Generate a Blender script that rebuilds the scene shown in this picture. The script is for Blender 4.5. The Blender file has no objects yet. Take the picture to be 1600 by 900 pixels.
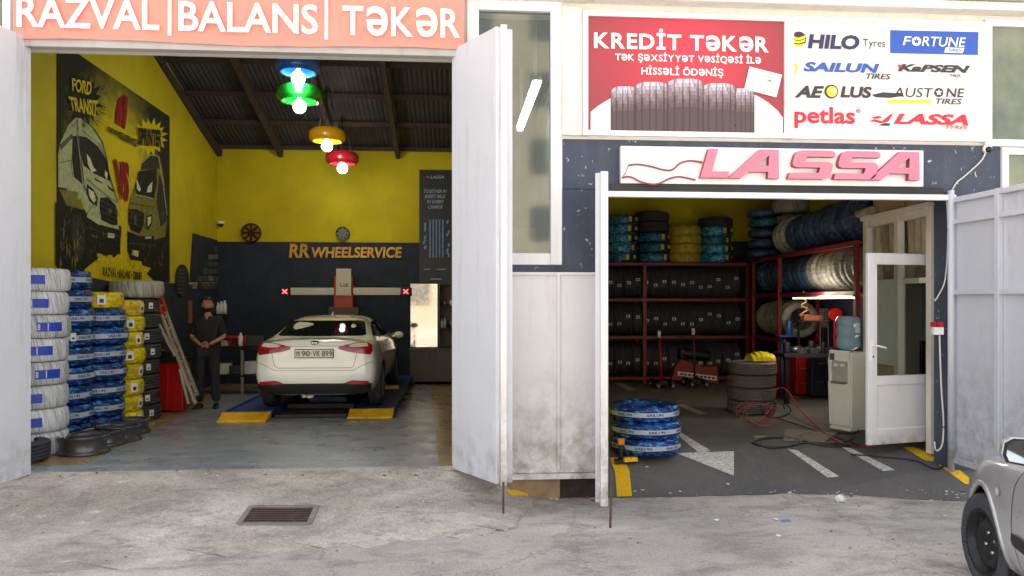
import bpy, bmesh, math, random
from mathutils import Vector, Matrix
from mathutils.bvhtree import BVHTree
from math import sin, cos, pi, radians, atan2, hypot
random.seed(7)
SC = bpy.context.scene
COL = SC.collection
R = radians
# ------------------------------------------------------------------ camera
FOC, CX, HZ, H = 1180.0, 800.0, 470.0, 1.87       # focal length and horizon of the photo, eye height
TH = math.atan(0.075)                              # the view is turned a little to the right of the facade's normal
ST, CT = sin(TH), cos(TH)
cam_d = bpy.data.cameras.new('camera')
cam = bpy.data.objects.new('camera', cam_d); COL.objects.link(cam)
cam.location = (0, 0, H); cam.rotation_euler = (R(90), 0, -TH)
cam_d.sensor_width = 36; cam_d.lens = 36*FOC/1600; cam_d.shift_y = 20/1600
cam_d.clip_start = 0.05; cam_d.clip_end = 600
SC.camera = cam
# ------------------------------------------------------------------ sky, sun, exposure
W = bpy.data.worlds.new('World'); SC.world = W; W.use_nodes = True
nt = W.node_tree; nt.nodes.clear()
sky = nt.nodes.new('ShaderNodeTexSky'); sky.sky_type = 'NISHITA'; sky.sun_disc = False
SUN_EL, SUN_AZ = R(55), R(18)                     # azimuth clockwise from +Y
sky.sun_elevation = SUN_EL; sky.sun_rotation = SUN_AZ
sky.air_density = 1.0; sky.dust_density = 3.0; sky.ozone_density = 0.6
bg = nt.nodes.new('ShaderNodeBackground'); bg.inputs[1].default_value = 0.13
hs = nt.nodes.new('ShaderNodeHueSaturation'); hs.inputs['Saturation'].default_value = 0.3   # thin overcast
wo = nt.nodes.new('ShaderNodeOutputWorld')
nt.links.new(sky.outputs[0], hs.inputs['Color']); nt.links.new(hs.outputs[0], bg.inputs[0]); nt.links.new(bg.outputs[0], wo.inputs[0])
sl = bpy.data.lights.new('sun', 'SUN'); sl.energy = 5.0; sl.angle = R(.6); sl.color = (1, .96, .9)
so = bpy.data.objects.new('sun', sl); COL.objects.link(so)
sd = Vector((sin(SUN_AZ)*cos(SUN_EL), cos(SUN_AZ)*cos(SUN_EL), sin(SUN_EL)))
so.rotation_euler = sd.to_track_quat('Z', 'Y').to_euler(); so.location = (0, 40, 60)
SC.view_settings.view_transform = 'Standard'; SC.view_settings.look = 'None'
SC.view_settings.exposure = 2.12; SC.view_settings.gamma = 1.0
SC.view_settings.use_curve_mapping = False
SC.cycles.use_denoising = True; SC.cycles.max_bounces = 10; SC.cycles.diffuse_bounces = 6
SC.cycles.caustics_reflective = False; SC.cycles.caustics_refractive = False
SC.cycles.sample_clamp_indirect = 6
# ------------------------------------------------------------------ where a point of the photo lies on a plane of the place
EYE = Vector((0, 0, H))
def ray(px, py):
    u, w = (px-CX)/FOC, (HZ-py)/FOC
    return Vector((ST+CT*u, CT-ST*u, w))
def at(px, t, z=0.0):
    r = ray(px, HZ)*t
    return Vector((r.x, r.y, z))
def PT(px, py, t): return EYE + ray(px, py)*t
def PY(px, py, Y):
    r = ray(px, py); return EYE + r*(Y/r.y)
def PZ(px, py, z):
    r = ray(px, py); return EYE + r*((z-H)/r.z)
LW0, LWK, YF = -4.70, -0.02255, 7.13               # left wall of the service bay: X = LW0 + LWK*(Y-YF); YF = the facade
def PW(px, py, off=0.0):
    r = ray(px, py); t = (LW0+off-LWK*YF)/(r.x-LWK*r.y); return EYE + r*t
def FX(px): return PY(px, HZ, YF).x
# ------------------------------------------------------------------ materials
def lin(c):
    c /= 255.0
    return c/12.92 if c <= .04045 else ((c+.055)/1.055)**2.4
def S(r, g, b): return (lin(r), lin(g), lin(b))
def newmat(name):
    m = bpy.data.materials.new(name); m.use_nodes = True
    n = m.node_tree; b = n.nodes['Principled BSDF']
    return m, n, b
def node(n, t, **kw):
    x = n.nodes.new(t)
    for k, v in kw.items():
        if k in ('operation', 'blend_type', 'data_type', 'wave_type', 'bands_direction', 'feature', 'noise_dimensions'): setattr(x, k, v)
        else: x.inputs[k].default_value = v
    return x
def noise(n, vec, scale, detail=4, rough=.6, dist=0.0):
    x = node(n, 'ShaderNodeTexNoise', Scale=scale, Detail=detail, Roughness=rough, Distortion=dist)
    if vec: n.links.new(vec, x.inputs['Vector'])
    return x.outputs['Fac']
def ramp(n, fac, stops):
    x = n.nodes.new('ShaderNodeValToRGB'); e = x.color_ramp.elements
    while len(e) < len(stops): e.new(.5)
    for i, (p, c) in enumerate(stops):
        e[i].position = p; e[i].color = (*c, 1) if len(c) == 3 else c
    n.links.new(fac, x.inputs[0]); return x.outputs[0]
def mixc(n, fac, a, b, blend='MIX'):
    x = n.nodes.new('ShaderNodeMix'); x.data_type = 'RGBA'; x.blend_type = blend
    for s, v in ((x.inputs[0], fac), (x.inputs[6], a), (x.inputs[7], b)):
        if hasattr(v, 'is_linked'): n.links.new(v, s)
        elif isinstance(v, (int, float)): s.default_value = v
        else: s.default_value = (*v, 1)
    return x.outputs[2]
def coord(n, stretch=(1, 1, 1), kind='Object'):
    tc = n.nodes.new('ShaderNodeTexCoord'); mp = n.nodes.new('ShaderNodeMapping')
    mp.inputs['Scale'].default_value = stretch
    n.links.new(tc.outputs[kind], mp.inputs[0]); return mp.outputs[0]
def bump(n, b, h, strength=.3, dist=.01):
    x = node(n, 'ShaderNodeBump', Strength=strength, Distance=dist)
    n.links.new(h, x.inputs['Height']); n.links.new(x.outputs[0], b.inputs['Normal'])
GREY = lambda v: (v, v, v)
def M(name, col, rough=.6, metal=0.0, var=.18, scale=5, bmp=0.0, bscale=80, stretch=(1, 1, 1), spec=None, coat=0.0):
    m, n, b = newmat(name)
    v = coord(n, stretch)
    f = noise(n, v, scale, 6, .62)
    lo = tuple(c*(1-var) for c in col); hi = tuple(min(1, c*(1+var)) for c in col)
    c = ramp(n, f, [(.3, lo), (.7, hi)])
    n.links.new(c, b.inputs['Base Color'])
    rr = ramp(n, noise(n, v, scale*2.3, 4), [(.3, GREY(max(0, rough-.08))), (.7, GREY(min(1, rough+.08)))])
    n.links.new(rr, b.inputs['Roughness'])
    b.inputs['Metallic'].default_value = metal
    if spec is not None: b.inputs['Specular IOR Level'].default_value = spec
    if coat: b.inputs['Coat Weight'].default_value = coat; b.inputs['Coat Roughness'].default_value = .06
    if bmp: bump(n, b, noise(n, v, bscale, 4), bmp, .004)
    return m
def emit(name, col, strength):
    m, n, b = newmat(name)
    b.inputs['Base Color'].default_value = (*col, 1)
    b.inputs['Emission Color'].default_value = (*col, 1); b.inputs['Emission Strength'].default_value = strength
    return m
def weathered(name, col, dirt=(.22, .18, .13), amount=.5, rough=.5, streak=True, rust=0.0, metal=0.0, lowz=None):
    "painted surface with vertical run-off streaks, smudges and small rust chips"
    m, n, b = newmat(name)
    v = coord(n); vs = coord(n, (1, 1, .07))
    base = mixc(n, noise(n, v, 3, 5), tuple(c*.93 for c in col), tuple(min(1, c*1.05) for c in col))
    st = ramp(n, noise(n, vs, 9, 7, .7), [(.52, (0, 0, 0)), (.8, (1, 1, 1))])
    big = ramp(n, noise(n, v, 1.1, 5, .65), [(.42, (0, 0, 0)), (.75, (1, 1, 1))])
    mul = node(n, 'ShaderNodeMath', operation='MULTIPLY'); n.links.new(st, mul.inputs[0]); n.links.new(big, mul.inputs[1])
    mu2 = node(n, 'ShaderNodeMath', operation='MULTIPLY'); n.links.new(mul.outputs[0], mu2.inputs[0]); mu2.inputs[1].default_value = amount*1.6
    c = mixc(n, mu2.outputs[0], base, dirt)
    sm = ramp(n, noise(n, v, 22, 6, .75), [(.6, (0, 0, 0)), (.78, (1, 1, 1))])
    mu3 = node(n, 'ShaderNodeMath', operation='MULTIPLY'); n.links.new(sm, mu3.inputs[0]); mu3.inputs[1].default_value = amount*.5
    c = mixc(n, mu3.outputs[0], c, tuple(x*1.3 for x in dirt))
    if rust:
        rs = ramp(n, noise(n, v, 45, 6, .8), [(.66, (0, 0, 0)), (.72, (1, 1, 1))])
        mu4 = node(n, 'ShaderNodeMath', operation='MULTIPLY'); n.links.new(rs, mu4.inputs[0]); mu4.inputs[1].default_value = rust
        c = mixc(n, mu4.outputs[0], c, (.13, .05, .025))
    if lowz:      # splash dirt that has built up near the foot of the panel
        sp = n.nodes.new('ShaderNodeSeparateXYZ'); n.links.new(v, sp.inputs[0])
        mr = n.nodes.new('ShaderNodeMapRange'); mr.inputs[1].default_value = lowz[1]; mr.inputs[2].default_value = lowz[0]; n.links.new(sp.outputs[2], mr.inputs[0])
        mm = node(n, 'ShaderNodeMath', operation='MULTIPLY'); n.links.new(mr.outputs[0], mm.inputs[0])
        n.links.new(ramp(n, noise(n, v, 7, 6, .7), [(.4, (0, 0, 0)), (.65, (.7, .7, .7))]), mm.inputs[1])
        c = mixc(n, mm.outputs[0], c, dirt)
    n.links.new(c, b.inputs['Base Color']); b.inputs['Roughness'].default_value = rough; b.inputs['Metallic'].default_value = metal
    bump(n, b, noise(n, v, 14, 5), .12, .01)
    return m
def chipped(name, col, under=(.62, .6, .56), amount=.66, rough=.75):
    m, n, b = newmat(name)
    v = coord(n)
    base = mixc(n, noise(n, v, 4, 6), tuple(c*.7 for c in col), tuple(c*1.45 for c in col))
    base = mixc(n, ramp(n, noise(n, coord(n, (1, 1, .1)), 6, 6), [(.5, (0, 0, 0)), (.8, (.35, .35, .35))]), base, (.16, .17, .18))
    ch = ramp(n, noise(n, v, 13, 7, .7, .6), [(amount, (0, 0, 0)), (amount+.015, (1, 1, 1))])
    c = mixc(n, ch, base, under)
    n.links.new(c, b.inputs['Base Color']); b.inputs['Roughness'].default_value = rough
    bump(n, b, noise(n, v, 35, 5), .25, .01)
    return m
def glassy(name, tint=(.8, .85, .82), refl=.25, rough=.02, see=.85):
    "a real pane: lets light through and mirrors the street"
    m, n, b = newmat(name); n.nodes.remove(b)
    out = n.nodes['Material Output']
    tr = n.nodes.new('ShaderNodeBsdfTransparent'); tr.inputs[0].default_value = (*[c*see for c in tint], 1)
    gl = n.nodes.new('ShaderNodeBsdfGlossy'); gl.inputs['Roughness'].default_value = rough; gl.inputs[0].default_value = (.9, .92, .92, 1)
    fr = n.nodes.new('ShaderNodeLayerWeight'); pw = node(n, 'ShaderNodeMath', operation='POWER'); n.links.new(fr.outputs['Facing'], pw.inputs[0]); pw.inputs[1].default_value = 4
    ad = node(n, 'ShaderNodeMath', operation='MULTIPLY_ADD'); n.links.new(pw.outputs[0], ad.inputs[0]); ad.inputs[1].default_value = .6; ad.inputs[2].default_value = refl
    mx = n.nodes.new('ShaderNodeMixShader'); n.links.new(ad.outputs[0], mx.inputs[0]); n.links.new(tr.outputs[0], mx.inputs[1]); n.links.new(gl.outputs[0], mx.inputs[2])
    n.links.new(mx.outputs[0], out.inputs[0])
    return m
def wrap(name, stops, k=14, zc=3, rough=.3, metal=0.0, bs=.5, twist=0.0, vary=.12):
    "tyre wrapped in film: folds run across the tread, colour from the angle round the tyre"
    m, n, b = newmat(name)
    tc = n.nodes.new('ShaderNodeTexCoord'); sp = n.nodes.new('ShaderNodeSeparateXYZ'); n.links.new(tc.outputs['Object'], sp.inputs[0])
    oi = n.nodes.new('ShaderNodeObjectInfo')
    an = node(n, 'ShaderNodeMath', operation='ARCTAN2'); n.links.new(sp.outputs[1], an.inputs[0]); n.links.new(sp.outputs[0], an.inputs[1])
    a2 = node(n, 'ShaderNodeMath', operation='MULTIPLY_ADD'); n.links.new(sp.outputs[2], a2.inputs[0]); a2.inputs[1].default_value = twist; n.links.new(an.outputs[0], a2.inputs[2])
    a3 = node(n, 'ShaderNodeMath', operation='MULTIPLY'); n.links.new(a2.outputs[0], a3.inputs[0]); a3.inputs[1].default_value = k
    z2 = node(n, 'ShaderNodeMath', operation='MULTIPLY'); n.links.new(sp.outputs[2], z2.inputs[0]); z2.inputs[1].default_value = zc
    rd = node(n, 'ShaderNodeMath', operation='MULTIPLY'); n.links.new(oi.outputs['Random'], rd.inputs[0]); rd.inputs[1].default_value = 90
    cb = n.nodes.new('ShaderNodeCombineXYZ'); n.links.new(a3.outputs[0], cb.inputs[0]); n.links.new(z2.outputs[0], cb.inputs[1]); n.links.new(rd.outputs[0], cb.inputs[2])
    f = noise(n, cb.outputs[0], 1.0, 5, .6, .4)
    mrr = n.nodes.new('ShaderNodeMapRange'); mrr.inputs[3].default_value = 1-vary; mrr.inputs[4].default_value = 1+vary*.45; n.links.new(oi.outputs['Random'], mrr.inputs[0])
    n.links.new(mixc(n, 1.0, ramp(n, f, stops), mrr.outputs[0], 'MULTIPLY'), b.inputs['Base Color'])
    b.inputs['Roughness'].default_value = rough; b.inputs['Metallic'].default_value = metal
    bump(n, b, f, bs, .02)
    return m
# ------------------------------------------------------------------ mesh building
class MB:
    def __init__(s): s.v, s.f, s.m, s.sm = [], [], [], []
    def add(s, vs, fs, mi=0, smooth=False):
        o = len(s.v); s.v += [Vector(p) for p in vs]
        for f in fs: s.f.append([i+o for i in f]); s.m.append(mi); s.sm.append(smooth)
        return s
    def box(s, x0, x1, y0, y1, z0, z1, mi=0):
        return s.add([(x0,y0,z0),(x1,y0,z0),(x1,y1,z0),(x0,y1,z0),(x0,y0,z1),(x1,y0,z1),(x1,y1,z1),(x0,y1,z1)],
                     [(3,2,1,0),(4,5,6,7),(0,1,5,4),(1,2,6,5),(2,3,7,6),(3,0,4,7)], mi)
    def obox(s, c, size, rot=None, mi=0):
        h = Vector(size)/2; rm = rot or Matrix.Identity(3); c = Vector(c)
        vs = [c + rm @ Vector((sx*h.x, sy*h.y, sz*h.z)) for sz in (-1, 1) for sx, sy in ((-1,-1),(1,-1),(1,1),(-1,1))]
        return s.add(vs, [(3,2,1,0),(4,5,6,7),(0,1,5,4),(1,2,6,5),(2,3,7,6),(3,0,4,7)], mi)
    def beam(s, p0, p1, w, h, up=(0,0,1), mi=0):
        p0, p1 = Vector(p0), Vector(p1); d = p1-p0; L = d.length; y = d/L
        x = y.cross(Vector(up))
        if x.length < 1e-4: x = y.cross(Vector((1, 0, 0)))
        x.normalize(); z = x.cross(y)
        return s.obox((p0+p1)/2, (w, L, h), Matrix((x, y, z)).transposed(), mi)
    def cyl(s, p0, p1, r0, r1=None, n=16, cap=True, mi=0, smooth=True):
        p0, p1 = Vector(p0), Vector(p1); r1 = r0 if r1 is None else r1
        q = (p1-p0).to_track_quat('Z', 'Y').to_matrix()
        a = [p0 + q @ Vector((r0*cos(2*pi*i/n), r0*sin(2*pi*i/n), 0)) for i in range(n)]
        b = [p1 + q @ Vector((r1*cos(2*pi*i/n), r1*sin(2*pi*i/n), 0)) for i in range(n)]
        s.add(a+b, [(i, (i+1)%n, n+(i+1)%n, n+i) for i in range(n)], mi, smooth)
        if cap: s.add(a, [list(range(n))[::-1]], mi); s.add(b, [list(range(n))], mi)
        return s
    def tube(s, path, r, n=8, mi=0):
        P = [Vector(p) for p in path]; rings = []; up = Vector((0, 0, 1))
        for i, p in enumerate(P):
            d = (P[min(i+1, len(P)-1)]-P[max(i-1, 0)]).normalized()
            x = d.cross(up)
            if x.length < 1e-3: x = d.cross(Vector((1, 0, 0)))
            x.normalize(); y = x.cross(d)
            rings += [p + x*r*cos(2*pi*k/n) + y*r*sin(2*pi*k/n) for k in range(n)]
        fs = [(i*n+k, i*n+(k+1)%n, (i+1)*n+(k+1)%n, (i+1)*n+k) for i in range(len(P)-1) for k in range(n)]
        fs += [list(range(n))[::-1], [(len(P)-1)*n+k for k in range(n)]]
        return s.add(rings, fs, mi, True)
    def lathe(s, prof, n=32, mt=None, mi=0, closed=False, smooth=True, jit=None):
        mt = mt or Matrix.Identity(4); vs = []
        for i in range(n):
            a = 2*pi*i/n
            for j, (r, z) in enumerate(prof):
                rr = r*(1+(jit(a, j) if jit else 0))
                vs.append(mt @ Vector((rr*cos(a), rr*sin(a), z)))
        m = len(prof); fs = []
        for i in range(n):
            for j in range(m if closed else m-1):
                fs.append((i*m+j, ((i+1)%n)*m+j, ((i+1)%n)*m+(j+1)%m, i*m+(j+1)%m))
        return s.add(vs, fs, mi, smooth)
    def prism(s, poly, ext, mi=0):
        a = [Vector(p) for p in poly]; e = Vector(ext); n = len(a)
        return s.add(a+[p+e for p in a], [list(range(n))[::-1], [n+i for i in range(n)]]+[(i, (i+1)%n, n+(i+1)%n, n+i) for i in range(n)], mi)
    def grid(s, fn, nu, nv, mi=0, smooth=True):
        vs = [fn(i/nu, j/nv) for j in range(nv+1) for i in range(nu+1)]
        return s.add(vs, [(j*(nu+1)+i, j*(nu+1)+i+1, (j+1)*(nu+1)+i+1, (j+1)*(nu+1)+i) for j in range(nv) for i in range(nu)], mi, smooth)
    def sphere(s, c, rad, n=16, m=10, mi=0):
        c = Vector(c); rad = Vector(rad) if hasattr(rad, '__len__') else Vector((rad,)*3)
        def fn(u, v):
            a, b = 2*pi*u, pi*(v-.5)
            return c + Vector((rad.x*cos(a)*cos(b), rad.y*sin(a)*cos(b), rad.z*sin(b)))
        return s.grid(fn, n, m, mi)
    def build(s, name, mats, parent=None, bevel=0.0, local=False, base=True, fix=True):
        me = bpy.data.meshes.new(name); vs = s.v
        loc = Vector((0, 0, 0))
        if parent is not None:
            if not local:
                inv = wmat(parent).inverted(); vs = [inv @ p for p in vs]
        elif base and not local:
            xs = [p.x for p in vs]; ys = [p.y for p in vs]; zs = [p.z for p in vs]
            loc = Vector(((min(xs)+max(xs))/2, (min(ys)+max(ys))/2, min(zs))); vs = [p-loc for p in vs]
        me.from_pydata([tuple(p) for p in vs], [], s.f)
        for mm in (mats if isinstance(mats, (list, tuple)) else [mats]): me.materials.append(mm)
        me.polygons.foreach_set('material_index', s.m); me.polygons.foreach_set('use_smooth', s.sm)
        if fix:
            bm = bmesh.new(); bm.from_mesh(me); bmesh.ops.remove_doubles(bm, verts=bm.verts, dist=1e-5)
            bmesh.ops.recalc_face_normals(bm, faces=bm.faces); bm.to_mesh(me); bm.free()
        me.update()
        o = bpy.data.objects.new(name, me); COL.objects.link(o); o.location = loc
        if parent is not None: o.parent = parent
        if bevel:
            bv = o.modifiers.new('bevel', 'BEVEL'); bv.width = bevel; bv.segments = 2; bv.limit_method = 'ANGLE'; bv.angle_limit = R(50)
        return o
def wmat(o):
    m = Matrix.LocRotScale(o.location, o.rotation_euler, o.scale)
    return wmat(o.parent) @ m if o.parent else m
def tag(o, label=None, cat=None, group=None, kind=None):
    if label: o['label'] = label
    if cat: o['category'] = cat
    if group: o['group'] = group
    if kind: o['kind'] = kind
    return o
def thing(name, loc, label, cat, rz=0.0, group=None):
    o = bpy.data.objects.new(name, None); COL.objects.link(o); o.empty_display_size = .2
    o.location = loc; o.rotation_euler = (0, 0, rz)
    return tag(o, label, cat, group)
def dup(src, loc=None, rot=None, label=None, group=None, parent=None, scale=None):
    c = src.copy(); COL.objects.link(c)
    if parent is not None: c.parent = parent
    if loc is not None: c.location = loc
    if rot is not None: c.rotation_euler = rot
    if scale is not None: c.scale = scale
    if label: c['label'] = label
    if group: c['group'] = group
    for ch in src.children: dup(ch, parent=c)
    return c
ORD = ['first', 'second', 'third', 'fourth', 'fifth', 'sixth', 'seventh', 'eighth', 'ninth', 'tenth', 'eleventh', 'twelfth', 'thirteenth',
       'fourteenth', 'fifteenth', 'sixteenth', 'seventeenth', 'eighteenth', 'nineteenth', 'twentieth', 'twenty-first', 'twenty-second', 'twenty-third', 'twenty-fourth']
def stack_word(i, n):          # i counts from the floor
    if i == n-1: return 'topmost'
    if i == 0: return 'lowest'
    return ORD[n-1-i]+' from the top'
# ------------------------------------------------------------------ lettering
_tc = {}
def raw_glyphs(s, bold, shear, res, space):
        cu = bpy.data.curves.new('t', 'FONT'); cu.body = s; cu.offset = bold; cu.shear = shear; cu.resolution_u = res; cu.space_character = space
        o = bpy.data.objects.new('t', cu); COL.objects.link(o)
        dg = bpy.context.evaluated_depsgraph_get(); dg.update()
        me = bpy.data.meshes.new_from_object(o.evaluated_get(dg))
        vs = [(v.co.x, v.co.y) for v in me.vertices]; fs = [list(p.vertices) for p in me.polygons]
        bpy.data.objects.remove(o); bpy.data.curves.remove(cu); bpy.data.meshes.remove(me)
        return vs, fs
_rc = {}
def glyphs(s, bold=.012, shear=0.0, res=3, space=1.0):
    k = (s, bold, shear, res, space)
    if k not in _tc:
        if 'Ə' in s:          # the schwa is a turned e, drawn at capital height
            vs, fs, x = [], [], 0.0
            for ch in s:
                if ch == ' ': x += .30; continue
                kk = (ch, bold, shear, res)
                if kk not in _rc:
                    v, f = raw_glyphs('e' if ch == 'Ə' else ch, bold if ch != 'Ə' else bold*.72, shear, res, 1)
                    ax, bx = min(p[0] for p in v), max(p[0] for p in v); ay, by = min(p[1] for p in v), max(p[1] for p in v)
                    if ch == 'Ə':
                        capv, _ = raw_glyphs('O', bold, 0, 2, 1); c0, c1 = min(p[1] for p in capv), max(p[1] for p in capv)
                        w = (c1-c0)*.86; v = [((1-(p[0]-ax)/(bx-ax))*w, c0+(1-(p[1]-ay)/(by-ay))*(c1-c0)) for p in v]; bx, ax = w, 0
                    _rc[kk] = ([(p[0]-ax, p[1]) for p in v], f, bx-ax)
                v, f, w = _rc[kk]; o_ = len(vs)
                vs += [(p[0]+x, p[1]) for p in v]; fs += [[i+o_ for i in q] for q in f]; x += w+.085
            x0, x1 = min(v[0] for v in vs), max(v[0] for v in vs); y0, y1 = min(v[1] for v in vs), max(v[1] for v in vs)
            _tc[k] = ([((x_-x0)/(x1-x0), (y_-y0)/(y1-y0)) for x_, y_ in vs], fs); return _tc[k]
        cu = bpy.data.curves.new('t', 'FONT'); cu.body = s; cu.offset = bold; cu.shear = shear; cu.resolution_u = res; cu.space_character = space
        o = bpy.data.objects.new('t', cu); COL.objects.link(o)
        dg = bpy.context.evaluated_depsgraph_get(); dg.update()
        me = bpy.data.meshes.new_from_object(o.evaluated_get(dg))
        vs = [(v.co.x, v.co.y) for v in me.vertices]; fs = [list(p.vertices) for p in me.polygons]
        bpy.data.objects.remove(o); bpy.data.curves.remove(cu); bpy.data.meshes.remove(me)
        x0, x1 = min(v[0] for v in vs), max(v[0] for v in vs); y0, y1 = min(v[1] for v in vs), max(v[1] for v in vs)
        _tc[k] = ([((x-x0)/(x1-x0), (y-y0)/(y1-y0)) for x, y in vs], fs)
    return _tc[k]
def text_on(mb, s, BL, BR, TR, TL, lift=.003, mi=0, bold=.012, shear=0.0, ext=0.0, space=1.0, res=3):
    "letters spread over a quad, lifted off it along its normal (towards the viewer)"
    BL, BR, TR, TL = map(Vector, (BL, BR, TR, TL))
    nrm = (BR-BL).cross(TL-BL).normalized()
    vs, fs = glyphs(s, bold, shear, res, space)
    mp = lambda x, y, l: BL*(1-x)*(1-y)+BR*x*(1-y)+TR*x*y+TL*(1-x)*y + nrm*l
    if ext <= 0: return mb.add([mp(x, y, lift) for x, y in vs], fs, mi)
    bm = bmesh.new(); bv = [bm.verts.new(mp(x, y, lift+ext)) for x, y in vs]
    for f in fs:
        try: bm.faces.new([bv[i] for i in f])
        except ValueError: pass
    bmesh.ops.remove_doubles(bm, verts=bm.verts, dist=1e-5)
    g = bmesh.ops.extrude_face_region(bm, geom=bm.faces[:])
    bmesh.ops.translate(bm, vec=-nrm*ext, verts=[e for e in g['geom'] if isinstance(e, bmesh.types.BMVert)])
    bm.verts.index_update()
    mb.add([v.co.copy() for v in bm.verts], [[v.index for v in f.verts] for f in bm.faces], mi); bm.free()
    return mb
def quadY(px0, px1, yt, yb, Y):
    "upright rectangle on the plane Y: left/right photo columns, top row read at its left end, bottom row at its left end"
    x0, x1 = PY(px0, HZ, Y).x, PY(px1, HZ, Y).x; z1, z0 = PY(px0, yt, Y).z, PY(px0, yb, Y).z
    return (Vector((x0, Y, z0)), Vector((x1, Y, z0)), Vector((x1, Y, z1)), Vector((x0, Y, z1)))
def flat(mb, pts, lift=Vector((0, 0, 0)), mi=0):
    return mb.add([Vector(p)+lift for p in pts], [list(range(len(pts)))], mi)
def drape(poly, bvh, cuts=3, lift=.004, maxlen=.25):
    "polygon given by photo points, laid on a surface"
    bm = bmesh.new(); vs = [bm.verts.new((x, y, 0)) for x, y in poly]; bm.faces.new(vs)
    bmesh.ops.triangulate(bm, faces=bm.faces[:])
    for _ in range(cuts): bmesh.ops.subdivide_edges(bm, edges=bm.edges[:], cuts=1, use_grid_fill=True)
    out = []
    for v in bm.verts:
        loc, nor, i, d = bvh.ray_cast(EYE, ray(v.co.x, v.co.y).normalized())
        if loc is None: loc = PZ(v.co.x, v.co.y, .02); nor = Vector((0, 0, 1))
        if nor.z < 0: nor = -nor
        out.append(loc+nor*lift)
    bm.verts.index_update()
    fs = [[v.index for v in f.verts] for f in bm.faces]; bm.free()
    return out, fs
def hit(bvh, px, py):
    loc, nor, i, d = bvh.ray_cast(EYE, ray(px, py).normalized()); return loc
def bvh_of(mb): return BVHTree.FromPolygons([tuple(p) for p in mb.v], mb.f)
# ================================================================== materials of the place
m_white = weathered('white painted plaster', S(226, 222, 214), (.28, .22, .15), .75, .7)
m_whiteframe = weathered('white window frame paint', S(232, 233, 236), (.3, .26, .2), .25, .45)
m_gate = weathered('pale grey gate paint', S(204, 206, 213), (.22, .20, .17), .75, .45, rust=1.0, lowz=(.25, .8))
m_panel = weathered('grey white sheet metal', S(226, 225, 226), (.20, .16, .12), .8, .5, rust=.8, lowz=(.3, 1.3))
m_navy = chipped('dark blue wall paint', S(62, 68, 84), amount=.635)
m_navy_in = M('dark blue interior paint', S(36, 46, 62), .75, var=.3, scale=2.5, bmp=.15, bscale=30)
m_yellow = M('yellow interior paint', S(196, 181, 10), .8, var=.14, scale=1.3, bmp=.2, bscale=25)
m_steel = weathered('painted lintel steel', S(176, 172, 170), (.16, .10, .07), .8, .6, rust=.9)
m_roof = M('dark corrugated sheet', S(62, 62, 66), .7, .1, var=.4, scale=1.6, bmp=.2, bscale=10)
m_wood = M('dark roof timber', S(64, 54, 48), .85, var=.4, scale=4, stretch=(4, 1, 4), bmp=.3, bscale=40)
m_concrete_in = M('grey blockwork', S(150, 142, 130), .9, var=.25, scale=3, bmp=.5, bscale=30)
m_glass_win = glassy('dusty window pane', (.80, .86, .80), .10, .05, .8)
m_glass_door = glassy('door pane', (.86, .90, .88), .10, .05, .95)
m_glass_dark, _n, _b = newmat('dim upper window pane')
_b.inputs['Base Color'].default_value = (*S(112, 120, 104), 1); _b.inputs['Roughness'].default_value = .12
_n.links.new(ramp(_n, noise(_n, coord(_n), 1.2, 4), [(.35, S(92, 100, 88)), (.7, S(146, 150, 118))]), _b.inputs['Base Color'])
m_black = M('black plastic', S(26, 26, 28), .5, var=.2)
m_chrome = M('bright metal', S(200, 200, 205), .25, 1.0, var=.1)
m_galv = M('zinc metal', S(150, 152, 156), .4, .8, var=.2)
m_rust = M('rusty iron', S(92, 74, 66), .85, .3, var=.35, scale=12, bmp=.4, bscale=60)
m_redpaint = M('red enamel', S(176, 24, 26), .35, var=.12, scale=6)
m_rack = M('dark red rack paint', S(120, 30, 36), .5, var=.25, scale=9)
m_yline = None
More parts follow.
